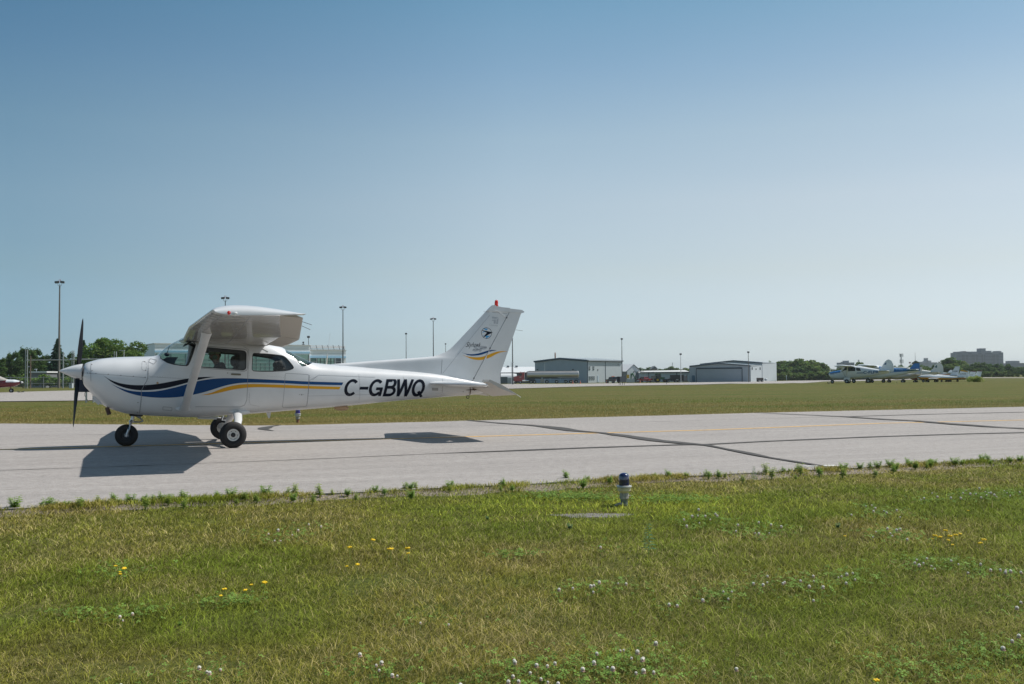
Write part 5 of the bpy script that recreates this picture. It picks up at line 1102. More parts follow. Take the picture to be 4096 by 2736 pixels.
flood_pole(1734, 1285, 235, 0, 'dark floodlight pole just left of the aircraft tail fin', 2, r=.15)
flood_pole(1625, 1338, 300, 0, 'thin single-head pole midway between terminal and tail fin', 1, r=.14)
flood_pole(1783, 1378, 400, 0, 'shortest thin pole right beside the tail fin root', 1, r=.15)
flood_pole(1234, 1352, 230, 0, 'single-head pole standing behind the terminal roof', 1, r=.12)
flood_pole(2051, 1290, 262, 0, 'dark pole seen just right of the rudder', 1, r=.17)
flood_pole(2489, 1359, 300, 0, 'single-head pole at the corner of the grey hangar with white side', 1, r=.16)
flood_pole(2724, 1420, 292, 0, 'short single-head pole in front of the low open-front building', 1, GALV, .12)
flood_pole(2995, 1412, 296, 0, 'single-head pole before the wide hangar corner', 1, POLEM, .14)
e = empty('street_lamp', ground_at(2046, 255), 0, 'thin white street lamp beside the rudder and the red truck', 'street lamp'); h = top_h(2046, 1450, 255); MB().tube([(0, 0, 0), (0, 0, h)], .06, 6).build('pole', CWHITE, e); MB().tube([(0, 0, h), (.5, 0, h + .05), (.7, 0, h + .02)], [.04, .04, .09], 6).build('lamp', CWHITE, e)
e = empty('street_lamp', ground_at(2179, 326), 0, 'thin white street lamp against the dark hangar gable', 'street lamp'); h = top_h(2179, 1449, 326); MB().tube([(0, 0, 0), (0, 0, h)], .07, 6).build('pole', CWHITE, e); MB().box((.3, 0, h), (.7, .2, .12)).build('lamp', CWHITE, e)

# ---- fence, gantry and small things on the left
g0, g1 = ground_at(-420, 150), ground_at(1400, 152)
fe = empty('chain_link_fence', g0, atan2(g1.y - g0.y, g1.x - g0.x), 'long galvanised chain link fence behind the left taxiway', 'fence'); L = (g1 - g0).length; Hf = top_h(200, 1509, 150)
mesh = MB(); k = 0
while k * .30 < L + Hf:
    for sg in (-1, 1):
        x0 = k * .30 - (Hf if sg > 0 else 0); x1 = x0 + Hf * sg if sg > 0 else x0 - Hf; a, b = (x0, 0.03), (x1, Hf)
        if -.01 <= min(a[0], b[0]) and max(a[0], b[0]) <= L: mesh.tube([(a[0], .03 * sg, a[1]), (b[0], .03 * sg, b[1])], .006, 3, 0, False)
    k += 1
mesh.build('wire_mesh', GALV, fe, smooth=False, fix=False)
MB().tube([(0, 0, Hf), (L, 0, Hf)], .035, 6).build('top_rail', GALV, fe); MB().tube([(0, 0, Hf * .43), (L, 0, Hf * .43)], .025, 6).build('middle_rail', GALV, fe)
k = 0
while k * 2.5 < L: MB().tube([(k * 2.5, 0, 0), (k * 2.5, 0, Hf + .12)], .045, 6).build('post', GALV, fe); k += 1
ga = ground_at(104, 148); e = empty('steel_gantry', ga, 0, 'tall galvanised steel gantry of paired posts and one long beam by the fence', 'gantry'); W_ = lambda u: (u - 104) * mpp(148); hb = at(104, 1441, 148).z - ga.z
for (u, v) in [(101, 1398), (108.5, 1399), (287, 1402), (294, 1402), (456, 1406), (464, 1406)]: MB().tube([(W_(u), 0, 0), (W_(u), 0, at(u, v, 148).z - ga.z)], .075, 6).build('post', GALV, e)
MB().tube([(W_(106), -.1, hb), (W_(290), -.1, hb)], .07, 6).build('beam', GALV, e); MB().tube([(W_(290), -.1, hb + .05), (W_(464), -.1, hb + .1)], .10, 6).build('beam', GALV, e)
MB().tube([(W_(290), .1, hb + .55), (W_(330), .1, hb + .2), (W_(464), .1, hb + .9)], .03, 5).build('cable', BLK, e)
for u, v, m, lb in [(121, 1423, WOODP, 'slim brown wooden pole inside the gantry'), (252, 1408, GALV, 'plain pale metal pole beside the aircraft spinner')]:
    g = ground_at(u, 147); h = at(u, v, 147).z - g.z; tag(MB().tube([(0, 0, 0), (0, 0, h)], [.11, .08], 8).build('pole', m, None, loc=g), lb, 'pole')
e = empty('street_lamp', ground_at(495, 155), 0, 'small street lamp behind the aircraft cowling below the round tree', 'street lamp'); h = top_h(495, 1402, 155); MB().tube([(0, 0, 0), (0, 0, h)], .07, 6).build('pole', GALV, e); MB().box((-.3, 0, h), (.8, .25, .12)).build('lamp', GALV, e)
def boxbuild(u0, u1, v0, d, depth, name, label, cat, wall, roofm=None, roofh=.35, over=.2, rz=0):
    a, b = ground_at(u0, d), ground_at(u1, d); h = at(u0, v0, d).z - a.z; w = (b - a).length; e = empty(name, a, atan2(b.y - a.y, b.x - a.x) + rz, label, cat)
    MB().box((w / 2, depth / 2, (h - roofh) / 2), (w, depth, h - roofh)).build('wall', wall, e, smooth=False)
    if roofm: MB().box((w / 2, depth / 2, h - roofh / 2), (w + over * 2, depth + over * 2, roofh)).build('roof', roofm, e, smooth=False)
    return e, w, h
boxbuild(123, 184, 1485.5, 165, 4, 'shed', 'small grey shed with a flat white roof edge behind the fence', 'shed', mat('shed_grey', (.17, .18, .19), .7), ROOFW, .25)
e, w, h = boxbuild(276, 288, 1532, 146, .5, 'utility_box', 'white utility box at the foot of the gantry posts', 'utility box', CWHITE, CWHITE, .04, .02); MB().box((w / 2, -.02, h * .75), (.12, .03, .08)).build('handle', BLK, e)
MB().tube([(0, 0, 0), (0, 0, .3), (.1, 0, .62)], .05, 6).build('street_lamp', CWHITE) if False else None
g = ground_at(145, 166); e = empty('street_lamp', g, 0, 'tiny white lamp poking above the grey shed roof', 'street lamp'); h = top_h(145, 1477, 166); MB().tube([(0, 0, 0), (0, 0, h)], .05, 6).build('pole', CWHITE, e); MB().box((-.12, 0, h), (.4, .15, .14)).build('lamp', CWHITE, e)
# dark blue airfield sign seen behind the propeller
d = 50; g = ground_at(345, d); s_ = mpp(d); e = empty('airfield_sign', g, .1, 'dark navy airfield sign on posts half hidden behind the propeller and cowling', 'sign'); zb = at(345, 1568, d).z - g.z; zt = at(345, 1515, d).z - g.z
MB().box((0, 0, (zb + zt) / 2), (66 * s_, .12, zt - zb), bev=.015).build('panel', mat('sign_navy', (.008, .012, .045), .5), e); MB().box((0, 0, (zb + zt) / 2), (68 * s_, .14, .03)).build('frame', BLK, e) if False else None
MB().tube([(0, 0, 0), (0, 0, zb)], .045, 8).build('post', GALV, e); MB().tube([(.35, 0, 0), (.35, 0, zb)], .045, 8).build('post', GALV, e); MB().tube([(-.06, .0, zb), (-.10, 0, zb * .7), (.03, 0, zb * .4), (.10, 0, .02)], .012, 5).build('cable', BLK, e)
# black sign board in front of the hangars
d = 118; g = ground_at(2485, d); s_ = mpp(d); e = empty('sign_board', g, 0, 'black wedge-shaped sign board on four short legs before the dark pickup', 'sign'); zb = at(2485, 1528, d).z - g.z; zt = at(2485, 1506, d).z - g.z
m = MB(); w = 35 * s_; m.prism([(-.32, zb), (.12, zb), (-.08, zt), (-.12, zt)], -w / 2, w / 2 - .25, 0, 'yz'); m.build('housing', BLK, e); MB().box((w * .16, -.36, (zb + zt) / 2), (w * .70, .05, zt - zb)).build('back_panel', mat('sign_grey', (.13, .14, .15), .6), e)
for x in (-.25, -.08, .14, .36): MB().tube([(x, 0, -.05), (x, 0, zb + .02)], .028, 6).build('leg', BLK, e)

# ---- terminal building
GLZ = mat('green_glazing', (.24, .40, .34), .12, var=.12, vscale=.6, spec=.8); GLD = mat('dark_green_glazing', (.06, .14, .13), .12); BBAND = mat('blue_band', (.42, .68, .88), .5); PANEL = mat('white_panel', (.88, .90, .91), .45, var=.04, vscale=.4); MUL = mat('mullion', (.30, .34, .34), .5); MULD = mat('mullion_dark', (.04, .06, .06), .5)
d0 = 195; A = ground_at(618, d0); B = ground_at(1386, 217); yaw = atan2(B.y - A.y, B.x - A.x); T = empty('terminal_building', A, yaw, 'white terminal with blue band and green glass walls behind the cabin of the near aircraft', 'building'); Lw = (B - A).length
X_ = lambda u: Lw * (u - 618) / (1386 - 618); Z_ = lambda u, v: at(u, v, d0 + (217 - d0) * (u - 618) / 768).z - A.z
xs = X_(1226); zA = Z_(700, 1376); zB = Z_(1300, 1401); zband = Z_(900, 1410); zglz = Z_(900, 1416)
m = MB(); m.box((xs / 2, 6, zA / 2), (xs, 12, zA)); m.box(((xs + Lw) / 2 + .003, 6.2, zB / 2), (Lw - xs, 11.6, zB)); m.build('wall', PANEL, T, smooth=False)
MB().box((xs / 2, 6, zA + .07), (xs + .3, 12.3, .14)).build('parapet', ROOFW, T); MB().box(((xs + Lw) / 2 + .12, 6.2, zB + .07), (Lw - xs, 12, .14)).build('parapet', ROOFW, T)
m = MB(); [m.box((xs / 2, -.012, z), (xs, .02, .035)) for z in (zA - .75, zA - 1.45)]; m.box(((xs + Lw) / 2, .39, zB - .7), (Lw - xs, .02, .035)); m.build('panel_joint', MUL, T)
MB().box((xs / 2, -.03, zband + .1), (xs, .10, .42)).build('blue_band', BBAND, T); MB().box(((xs + Lw) / 2, .34, Z_(1300, 1428)), (Lw - xs, .12, .42)).build('blue_band', BBAND, T)
zb0 = Z_(900, 1500)
m = MB(); m.box((xs / 2, -.02, (zglz + zb0) / 2), (xs * .985, .06, zglz - zb0)); m.build('glazing', GLZ, T)
m = MB(); n = int(xs / .98)
for k in range(n + 1): m.box((xs * .0075 + k * xs * .985 / n, -.075, (Z_(900, 1452) + zb0) / 2), (.06, .05, Z_(900, 1452) - zb0))
for k in range(0, n + 1, 3): m.box((xs * .0075 + k * xs * .985 / n, -.08, (zglz + zb0) / 2), (.09, .06, zglz - zb0))
m.build('mullion', MULD, T, smooth=False)
m = MB()
for v in (1437, 1452, 1466, 1481, 1494): m.box((xs / 2, -.09, Z_(900, v)), (xs * .985, .05, .09))
m.build('transom', MUL, T, smooth=False)
zc1 = Z_(1300, 1433); segs = [(1230, 1257, GLD), (1260, 1274, GLZ), (1275, 1290, GLZ), (1291, 1306, GLZ), (1307, 1319, GLZ), (1320, 1334, GLZ), (1340, 1364, mat('grey_louvre', (.07, .085, .10), .5))]
for a, b, mm in segs:
    w_ = MB().box(((X_(a) + X_(b)) / 2, .35, (zc1 + zb0) / 2), (X_(b) - X_(a), .10, zc1 - zb0)).build('window', mm, T, smooth=False)
    fr = MB(); [fr.box((X_(q), .28, (zc1 + zb0) / 2), (.10, .06, zc1 - zb0)) for q in (a, b)]; fr.box(((X_(a) + X_(b)) / 2, .29, Z_(1300, 1446)), (X_(b) - X_(a), .05, .05)); fr.build('window_frame', CWHITE if a in (1340, 1230) else MULD, w_)
# pipes on the roof
pr = MB(); [pr.tube([(xs + .4, .8, Z_(1300, v)), (Lw, .8, Z_(1300, v))], .045, 6) for v in (1384, 1389.5)]; pr.build('roof_rail', mat('rail_pale', (.50, .34, .26), .5), T); MB().tube([(xs + .4, .8, Z_(1300, 1395.5)), (Lw, .8, Z_(1300, 1395.5))], .05, 6).build('roof_rail', POLED, T)
for u in (1234, 1260, 1286, 1310, 1334, 1359, 1379): MB().tube([(X_(u) - .22, .5, Z_(u, 1380)), (X_(u) + .25, .5, Z_(u, 1409))], .06, 5).build('roof_strut', POLED, T)
q = MB(); q.tube([(X_(1212), 2, zA), (X_(1212), 2, zA + .8)], .08, 6); q.sphere((X_(1212), 2, zA + .75), (.22, .12, .2), 0, 8, 6); q.box((X_(1212), 2, zA + .35), (.6, .08, .14)); q.build('roof_aerial', BLK, T)

# ---- hangars
def wall_lines(mb, x0, x1, y, z0, z1, step, mi, out=-.02):
    k = x0 + step
    while k < x1 - .1: mb.box((k, y + out, (z0 + z1) / 2), (.05, .02, z1 - z0), mi); k += step
gA, gC, gR = ground_at(2140, 339), ground_at(2351, 320), ground_at(2489, 336)
zL = at(2140, 1447, 339).z; zC = at(2351, 1442.5, 320).z; zapx = at(2243.6, 1434, 330).z; zg = gC.z - .4
e = empty('hangar', gC, 0, 'large hangar with dark grey gable wall and white side wall behind the tank truck', 'hangar')
def loc(p, z): return (p.x - gC.x, p.y - gC.y, z - gC.z)
gB = gA + (gR - gC); ap = (gA + gC) / 2; ap2 = ap + (gR - gC); ze = (zL + zC) / 2
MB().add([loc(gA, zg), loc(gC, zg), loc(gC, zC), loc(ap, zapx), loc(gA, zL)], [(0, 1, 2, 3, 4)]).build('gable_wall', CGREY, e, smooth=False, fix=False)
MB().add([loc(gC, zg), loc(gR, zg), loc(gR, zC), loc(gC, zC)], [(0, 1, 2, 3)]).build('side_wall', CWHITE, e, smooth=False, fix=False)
MB().add([loc(gA, zg), loc(gB, zg), loc(gB, zL), loc(gA, zL), loc(gR, zg), loc(gR, zC), loc(ap2, zapx)], [(0, 1, 2, 3), (1, 4, 5, 6, 2)]).build('back_wall', CGREY, e, smooth=False, fix=False)
ov = Vector((0, 0, 0)); d1 = (gC - gA).normalized(); d2 = (gR - gC).normalized(); RF = lambda p, z, a, b: (p.x - gC.x + d1.x * a + d2.x * b, p.y - gC.y + d1.y * a + d2.y * b, z - gC.z)
m = MB()
for (pa, za, pb, zb_, sa) in [(gA, zL, ap, zapx, -1), (gC, zC, ap, zapx, 1)]:
    q = [RF(pa, za + .05, .4 * sa, -.4), RF(pb, zb_ + .05, 0, -.4), RF(pb + (gR - gC), zb_ + .05, 0, .4), RF(pa + (gR - gC), za + .05, .4 * sa, .4)]; m.add(q + [(p[0], p[1], p[2] + .25) for p in q], [(0, 1, 2, 3), (4, 7, 6, 5), (0, 4, 5, 1), (1, 5, 6, 2), (2, 6, 7, 3), (3, 7, 4, 0)])
m.build('roof', mat('roof_grey_metal', (.30, .34, .36), .4), e, smooth=False, fix=False)
m = MB(); [m.tube([RF(p, z - .05, 0, -.45) for p, z in ((gA, zL), (ap, zapx))], .22, 4), m.tube([RF(p, z - .05, 0, -.45) for p, z in ((ap, zapx), (gC, zC))], .22, 4), m.tube([RF(gC, zC - .05, .45, 0), RF(gR, zC - .05, .45, 0)], .2, 4), m.tube([RF(gC, zg, .02, -.02), RF(gC, zC, .02, -.02)], .13, 4)]; m.build('trim', TRIM, e)
def on_side(u, v0, v1, w, name, mm, out=.06, par=e, GC=gC, GR=gR, uu=(2351, 2489)):
    t = (u - uu[0]) / (uu[1] - uu[0]); t = t * 320 / (320 * t + 336 * (1 - t)) if False else t * .97; p = GC + (GR - GC) * t; dd = p.y; za, zb2 = at(u, v0, dd).z, at(u, v1, dd).z; n = Vector((d2.y, -d2.x, 0)); o = p - GC + n * out
    M = MB().box((0, 0, 0), (w, .12, za - zb2)); o2 = M.build(name, mm, par, smooth=False); o2.location = (o.x, o.y, (za + zb2) / 2 - GC.z); o2.rotation_euler = (0, 0, atan2(d2.y, d2.x)); return o2
for u in (2358, 2374):
    w_ = on_side(u, 1464, 1480, .95, 'window', CWHITE); 
    for dz, hh in ((.33, .42), (-.33, .42)): MB().box((0, -.09, dz), (.55, .06, hh)).build('pane', WIN, w_)
for u in (2358.5, 2367, 2375):
    w_ = on_side(u, 1504, 1519, .85, 'window', CWHITE)
    for dz, hh in ((.30, .40), (-.30, .40)): MB().box((0, -.09, dz), (.5, .06, hh)).build('pane', WIN, w_)
on_side(2392, 1502, 1528, .9, 'door', CBLUE); on_side(2391.5, 1477, 1482, .3, 'wall_lamp', BLK); on_side(2477, 1455.5, 1461, .9, 'vent', mat('vent_grey', (.25, .27, .28), .5)); on_side(2422.5, 1444, 1529, .10, 'panel_seam', TRIM)
p = gA + (gC - gA) * .8; 
for t, v in ((.05, 1478), (.73, 1479)): q = gA + (gC - gA) * t; MB().box((0, -.25, 0), (.5, .3, .3)).build('wall_lamp', BLK, e, loc=(q.x - gC.x, q.y - gC.y, at(2200, v, q.y).z - gC.z))
q = gA + (gC - gA) * .19 + (gR - gC) * .3; MB().tube([(0, 0, 0), (0, 0, 2.6)], .22, 8).build('chimney', RUST, e, loc=(q.x - gC.x, q.y - gC.y, zL - gC.z + .3))
MB().lathe([(.0, 0), (.32, 0), (.1, .25), (0, .25)], (0, 0, 0), 'z', 8).build('chimney_cap', RUST, e, loc=(q.x - gC.x, q.y - gC.y, zL - gC.z + 2.95))
# low white-roofed building behind the truck
e, w, h = boxbuild(1960, 2142, 1490.5, 345, 14, 'storage_building', 'long white-roofed low building behind the rudder and truck cab', 'building', mat('dim_wall', (.10, .12, .14), .6), BLK, .3, .2)
MB().add([(-.5, -.4, h), (w + .5, -.4, h), (w + .5, 12, h + 2.1), (-.5, 12, h + 2.1), (-.5, 12, h), (w + .5, 12, h)], [(0, 1, 2, 3), (3, 2, 5, 4), (0, 3, 4), (1, 5, 2)]).build('pitched_roof', ROOFW, e, smooth=False)
for u in (2032, 2067): MB().box(((u - 1960) * mpp(345), 11, h + 2.3), (.9, .9, .5)).build('roof_vent', TRIM, e)
# white fabric storage tank / tent between rudder and truck
e, w, h = boxbuild(2003, 2067, 1512, 318, 5, 'white_shed', 'low white rounded shed beside the red truck cab', 'shed', CWHITE, None, 0)
m = MB(); m.add([], []); rows = [[(x, 2.5 - 2.55 * cos(a), h + (1.5 if x < w * .99 else 1.3) * sin(a)) for a in np.linspace(0, pi, 9)] for x in np.linspace(0, w, 5)]; m.grid(rows); m.add(rows[0], [tuple(range(9))]); m.add(rows[-1], [tuple(range(9))]); m.build('rounded_roof', ROOFW, e)
e, w, h = boxbuild(2001, 2030, 1507.5, 312, 2, 'container', 'small grey container standing just right of the rudder foot', 'container', mat('container_grey', (.13, .16, .19), .6), mat('container_lid', (.2, .23, .26), .6), .12, .03)
for k in range(9): MB().box((w * (k + .5) / 9, -.03, h / 2), (.06, .05, h * .85)).build('rib', mat('container_grey', (.13, .16, .19), .6), e)
# middle gabled shed, white roof to the left
g1_, g2_ = ground_at(2509, 346), ground_at(2562, 351); e = empty('gabled_shed', g1_, 0, 'small white gabled shed with a bright metal roof right of the hangar pole', 'shed'); v1 = g2_ - g1_; bk = Vector((-9.5, 8.5, 0)); zE = at(2536, 1485, 348).z - g1_.z; zP = at(2537, 1459, 348).z - g1_.z; z0 = -.4
mid = v1 / 2
MB().add([(0, 0, z0), (v1.x, v1.y, z0), (v1.x, v1.y, zE), (mid.x, mid.y, zP), (0, 0, zE)], [(0, 1, 2, 3, 4)]).build('front_wall', CWHITE, e, smooth=False, fix=False)
MB().add([(0, 0, z0), (0, 0, zE), (bk.x, bk.y, zE), (bk.x, bk.y, z0)], [(0, 1, 2, 3)]).build('side_wall', mat('shed_side', (.17, .19, .20), .6), e, smooth=False, fix=False)
MB().add([(v1.x, v1.y, z0), (v1.x, v1.y, zE), (v1.x + bk.x, v1.y + bk.y, zE), (v1.x + bk.x, v1.y + bk.y, z0), (mid.x + bk.x, mid.y + bk.y, zP), (bk.x, bk.y, zE), (bk.x, bk.y, z0)], [(0, 1, 2, 3), (3, 2, 4, 5, 6)]).build('back_wall', CWHITE, e, smooth=False, fix=False)
m = MB(); o_ = .25
for sgn, P_ in ((1, (0, 0)), (-1, (v1.x, v1.y))):
    a = (P_[0] - .3 * sgn, P_[1] - o_, zE - .15); b = (mid.x, mid.y - o_, zP + .1); c = (mid.x + bk.x, mid.y + bk.y, zP + .1); dd = (P_[0] - .3 * sgn + bk.x, P_[1] + bk.y, zE - .15); q = [a, b, c, dd]; m.add(q + [(p[0], p[1], p[2] + .12) for p in q], [(0, 1, 2, 3), (4, 7, 6, 5), (0, 4, 5, 1), (1, 5, 6, 2), (2, 6, 7, 3), (3, 7, 4, 0)])
m.build('roof', ROOFW, e, smooth=False, fix=False); MB().tube([(-.3, -o_ - .02, zE - .1), (mid.x, mid.y - o_ - .02, zP + .12), (v1.x + .3, v1.y - o_ - .02, zE - .1)], .12, 4).build('trim', TRIM, e)
MB().box((mid.x, mid.y - .04, zE - .05), (v1.length, .05, .1)).build('seam', TRIM, e); MB().tube([(mid.x + .1, mid.y - .1, zE + .1), (mid.x - .1, mid.y - .5, zE - .6)], .1, 6).build('wall_lamp', BLK, e)
# long low open-front building
e, w, h = boxbuild(2560, 2762, 1489, 345, 12, 'open_front_building', 'long low grey building with a pale roof strip between shed and wide hangar', 'building', CBLUE, None, 0)
MB().add([(-.3, -.5, h - .1), (w, -.5, h - .1), (w, 11, h + .75), (-.3, 11, h + .55)], [(0, 1, 2, 3)]).build('roof', mat('roof_pale', (.62, .62, .60), .5), e, smooth=False); MB().box((w / 2, -.5, h - .1), (w, .08, .35)).build('fascia', TRIM, e)
for u in (2595, 2706): MB().box(((u - 2560) * mpp(345), -.12, h / 2), (.22, .2, h)).build('post', TRIM, e)
wall = MB(); wall_lines(wall, 0, w, 0, 0, h, 1.2, 0, -.03); wall.build('panel_seam', mat('seam_grey', (.22, .27, .32), .6), e)
# wide hangar on the right
gA, gC, gR = ground_at(2758, 322), ground_at(3001, 316), ground_at(3048, 330); gC2 = gC; e = empty('hangar', gC, 0, 'wide grey hangar with a huge door on its shaded front and white side wall', 'hangar')
zL, zC, zP = at(2758, 1465, 322).z - gC.z, at(3001, 1462.5, 316).z - gC.z, at(2874, 1453, 319).z - gC.z; a, b = gA - gC, gR - gC; up = Vector((0, 0, 1))
pk = a * .52
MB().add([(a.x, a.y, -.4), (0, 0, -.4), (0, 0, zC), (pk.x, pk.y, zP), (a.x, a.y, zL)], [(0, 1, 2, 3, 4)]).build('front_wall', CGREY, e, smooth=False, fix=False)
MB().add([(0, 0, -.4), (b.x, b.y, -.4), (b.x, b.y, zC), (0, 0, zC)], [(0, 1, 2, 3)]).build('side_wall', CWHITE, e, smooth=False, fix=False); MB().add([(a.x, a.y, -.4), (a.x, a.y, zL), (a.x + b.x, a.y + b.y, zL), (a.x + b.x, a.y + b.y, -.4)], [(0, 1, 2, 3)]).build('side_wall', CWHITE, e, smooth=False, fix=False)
m = MB()
for (P_, z_) in (((0, 0), zC), ((a.x, a.y), zL)):
    q = [(P_[0], P_[1] - .4, z_), (pk.x, pk.y - .4, zP), (pk.x + b.x, pk.y + b.y, zP), (P_[0] + b.x, P_[1] + b.y, z_)]; m.add(q + [(p[0], p[1], p[2] + .22) for p in q], [(0, 1, 2, 3), (4, 7, 6, 5), (0, 4, 5, 1), (1, 5, 6, 2), (2, 6, 7, 3), (3, 7, 4, 0)])
m.build('roof', mat('roof_grey_metal', (.30, .34, .36), .4), e, smooth=False, fix=False)
MB().tube([(a.x, a.y - .45, zL), (pk.x, pk.y - .45, zP), (0, -.45, zC)], .2, 4).build('trim', TRIM, e)
t0, t1 = (2786 - 2758) / 243, (2969 - 2758) / 243; dp, dq = a * (1 - t0), a * (1 - t1); zt = at(2880, 1473, 319).z - gC.z
m = MB(); m.add([(dp.x, dp.y - .12, -.2), (dq.x, dq.y - .12, -.2), (dq.x, dq.y - .12, zt), (dp.x, dp.y - .12, zt)], [(0, 1, 2, 3)]); dr = m.build('hangar_door', mat('door_grey', (.31, .355, .40), .5, var=.05, vscale=.5), e, smooth=False, fix=False)
MB().tube([(dp.x, dp.y - .2, -.2), (dp.x, dp.y - .2, zt), (dq.x, dq.y - .2, zt), (dq.x, dq.y - .2, -.2)], [.14, .22, .22, .14], 4).build('door_frame', TRIM, dr)
dp = a * (1 - (2775 - 2758) / 243); MB().box((dp.x, dp.y - .1, 1.1), (.95, .12, 2.2)).build('door', mat('door_blue', (.01, .10, .17), .5), e)
MB().tube([(.02, -.05, -.3), (.02, -.05, zC)], .12, 4).build('corner_trim', TRIM, e)
for u in (3008, 3040): MB().box((b.x * (u - 3001) / 47 + .05, b.y * (u - 3001) / 47 - .1, zC - .9), (.35, .15, .9)).build('vent', mat('vent_dark', (.12, .13, .14), .6), e)
MB().box((b.x * .48 + .05, b.y * .48 - .15, zC - 1.1), (.25, .25, .4)).build('wall_lamp', BLK, e)
# taller rear hangar behind it
gA, gC, gR = ground_at(2800, 345), ground_at(3050, 335), ground_at(3107, 352); e = empty('hangar', gC, 0, 'taller white hangar with a low blue roof rising behind the wide grey hangar', 'hangar'); a, b = gA - gC, gR - gC; zC, zP = at(3062, 1451.5, 335).z - gC.z, at(2943, 1443, 340).z - gC.z
pk = a * .46; zL = zC - .2
MB().add([(a.x, a.y, -.4), (0, 0, -.4), (0, 0, zC), (pk.x, pk.y, zP), (a.x, a.y, zL)], [(0, 1, 2, 3, 4)]).build('front_wall', CBLUE, e, smooth=False, fix=False)
MB().add([(0, 0, -.4), (b.x, b.y, -.4), (b.x, b.y, zC), (0, 0, zC)], [(0, 1, 2, 3)]).build('side_wall', CWHITE, e, smooth=False, fix=False)
m = MB()
for (P_, z_) in (((0, 0), zC), ((a.x, a.y), zL)):
    q = [(P_[0], P_[1] - .4, z_), (pk.x, pk.y - .4, zP), (pk.x + b.x, pk.y + b.y, zP), (P_[0] + b.x, P_[1] + b.y, z_)]; m.add(q + [(p[0], p[1], p[2] + .22) for p in q], [(0, 1, 2, 3), (4, 7, 6, 5), (0, 4, 5, 1), (1, 5, 6, 2), (2, 6, 7, 3), (3, 7, 4, 0)])
m.build('roof', mat('roof_grey_metal', (.30, .34, .36), .4), e, smooth=False, fix=False); MB().tube([(a.x, a.y - .45, zL), (pk.x, pk.y - .45, zP), (0, -.45, zC)], .18, 4).build('trim', TRIM, e)

# ---- vehicles
def vwheel(e, x, y, r=.5, w=.3, m2=GALV):
    t = MB().lathe([(r * .45, -w / 2), (r * .9, -w / 2), (r, -w * .35), (r, w * .35), (r * .9, w / 2), (r * .45, w / 2)], (0, 0, 0), 'y', 20, cap=False).build('wheel', RUBBER, e, loc=(x, y, r)); MB().lathe([(0, -w * .4), (r * .5, -w * .45), (r * .48, w * .45), (0, w * .4)], (0, 0, 0), 'y', 14).build('hub', m2, t)
d = 300; g = ground_at(2052, d); k = mpp(d); zt = lambda v: at(2150, v, d).z - g.z; X2 = lambda u: (u - 2052) * k
e = empty('tank_truck', g, 0, 'red truck with a long polished aluminium tank trailer parked on the far apron', 'truck')
m = MB(); m.prism([(X2(2055), .75), (X2(2055), 2.05), (X2(2060), 2.25), (X2(2071), 2.35), (X2(2072), 2.5), (X2(2076), 3.3), (X2(2078), 3.5), (X2(2097), 3.55), (X2(2097), .75)], -1.15, 1.15); m.build('cab', REDP, e, smooth=False)
MB().prism([(X2(2072.5), 2.45), (X2(2076), 3.2), (X2(2087), 3.2), (X2(2087), 2.45)], -1.17, 1.17).build('cab_window', WIN, e, smooth=False); MB().box((X2(2054), 0, 1.45), (.12, 1.9, 1.3), bev=.03).build('grille', BLK, e); MB().box((X2(2054.5), 0, .62), (.5, 2.3, .42), bev=.05).build('bumper', CHROME, e)
MB().box((X2(2099), 0, 1.15), (X2(2115) - X2(2083), .9, .25)).build('chassis', BLK, e)
for sg in (-1,): MB().lathe([(0, -.5), (.33, -.5), (.33, .5), (0, .5)], (X2(2108), sg * 1.0, .85), 'x', 14).build('fuel_tank', CHROME, e); MB().box((X2(2096), sg * 1.0, .95), (1.0, .45, .4), bev=.04).build('step', CHROME, e)
MB().lathe([(0, -.25), (.19, -.25), (.19, .25), (0, .25)], (X2(2081), -1.16, 1.95), 'x', 10).build('air_cleaner', CHROME, e); MB().tube([(X2(2098), -.9, 1.2), (X2(2098), -.9, 3.7)], .09, 8).build('exhaust_stack', CHROME, e); MB().box((X2(2083), 0, 3.62), (.3, 1.6, .12), bev=.03).build('roof_light', mat('amber_lens', (.8, .5, .4), .2), e)
za, zb = zt(1484.5), zt(1513.5); zc, rz_ = (za + zb) / 2, (za - zb) / 2
m = MB(); m.lathe([(0, -.25), (.55, -.22), (.9, -.12), (1, 0), (1, X2(2313) - X2(2109)), (.9, X2(2313) - X2(2109) + .12), (.5, X2(2313) - X2(2109) + .2), (0, X2(2313) - X2(2109) + .22)], (0, 0, 0), 'x', 32)
o = m.build('tank', TANK, e, loc=(X2(2109), 0, zc)); o.scale = (1, 1.2, rz_)
MB().box((X2(2211), 0, za + .04), (X2(2308) - X2(2115), .9, .08)).build('catwalk', GALV, e); MB().box((X2(2108), 0, zc - .2), (.25, 2.2, rz_ * 2), bev=.05).build('front_shroud', mat('rust_grey', (.2, .16, .14), .7), e)
MB().box((X2(2211), 0, zb + .05), (X2(2312) - X2(2110), 1.3, .3)).build('frame_rail', BLK, e); MB().box((X2(2272), -1.05, zb + .15), (X2(2314) - X2(2230), .3, .16)).build('side_rail', GALV, e)
MB().box((X2(2168), -.9, zb - .75), (1.1, .7, 1.1), bev=.04).build('pump_cabinet', mat('cabinet_tan', (.35, .32, .28), .6), e); MB().box((X2(2168), -1.15, zb + .1), (.42, .05, .42), ry=.785).build('placard', CWHITE, e)
for k_, u in enumerate((2200, 2240)): MB().tube([(X2(u), -.8, zb), (X2(u), -1.1, .5), (X2(u) + 1.6, -1.1, .45), (X2(u) + 1.9, -.8, zb - .2)], .09, 6).build('hose_pipe', mat('pipe_blue', (.35, .5, .55), .5), e)
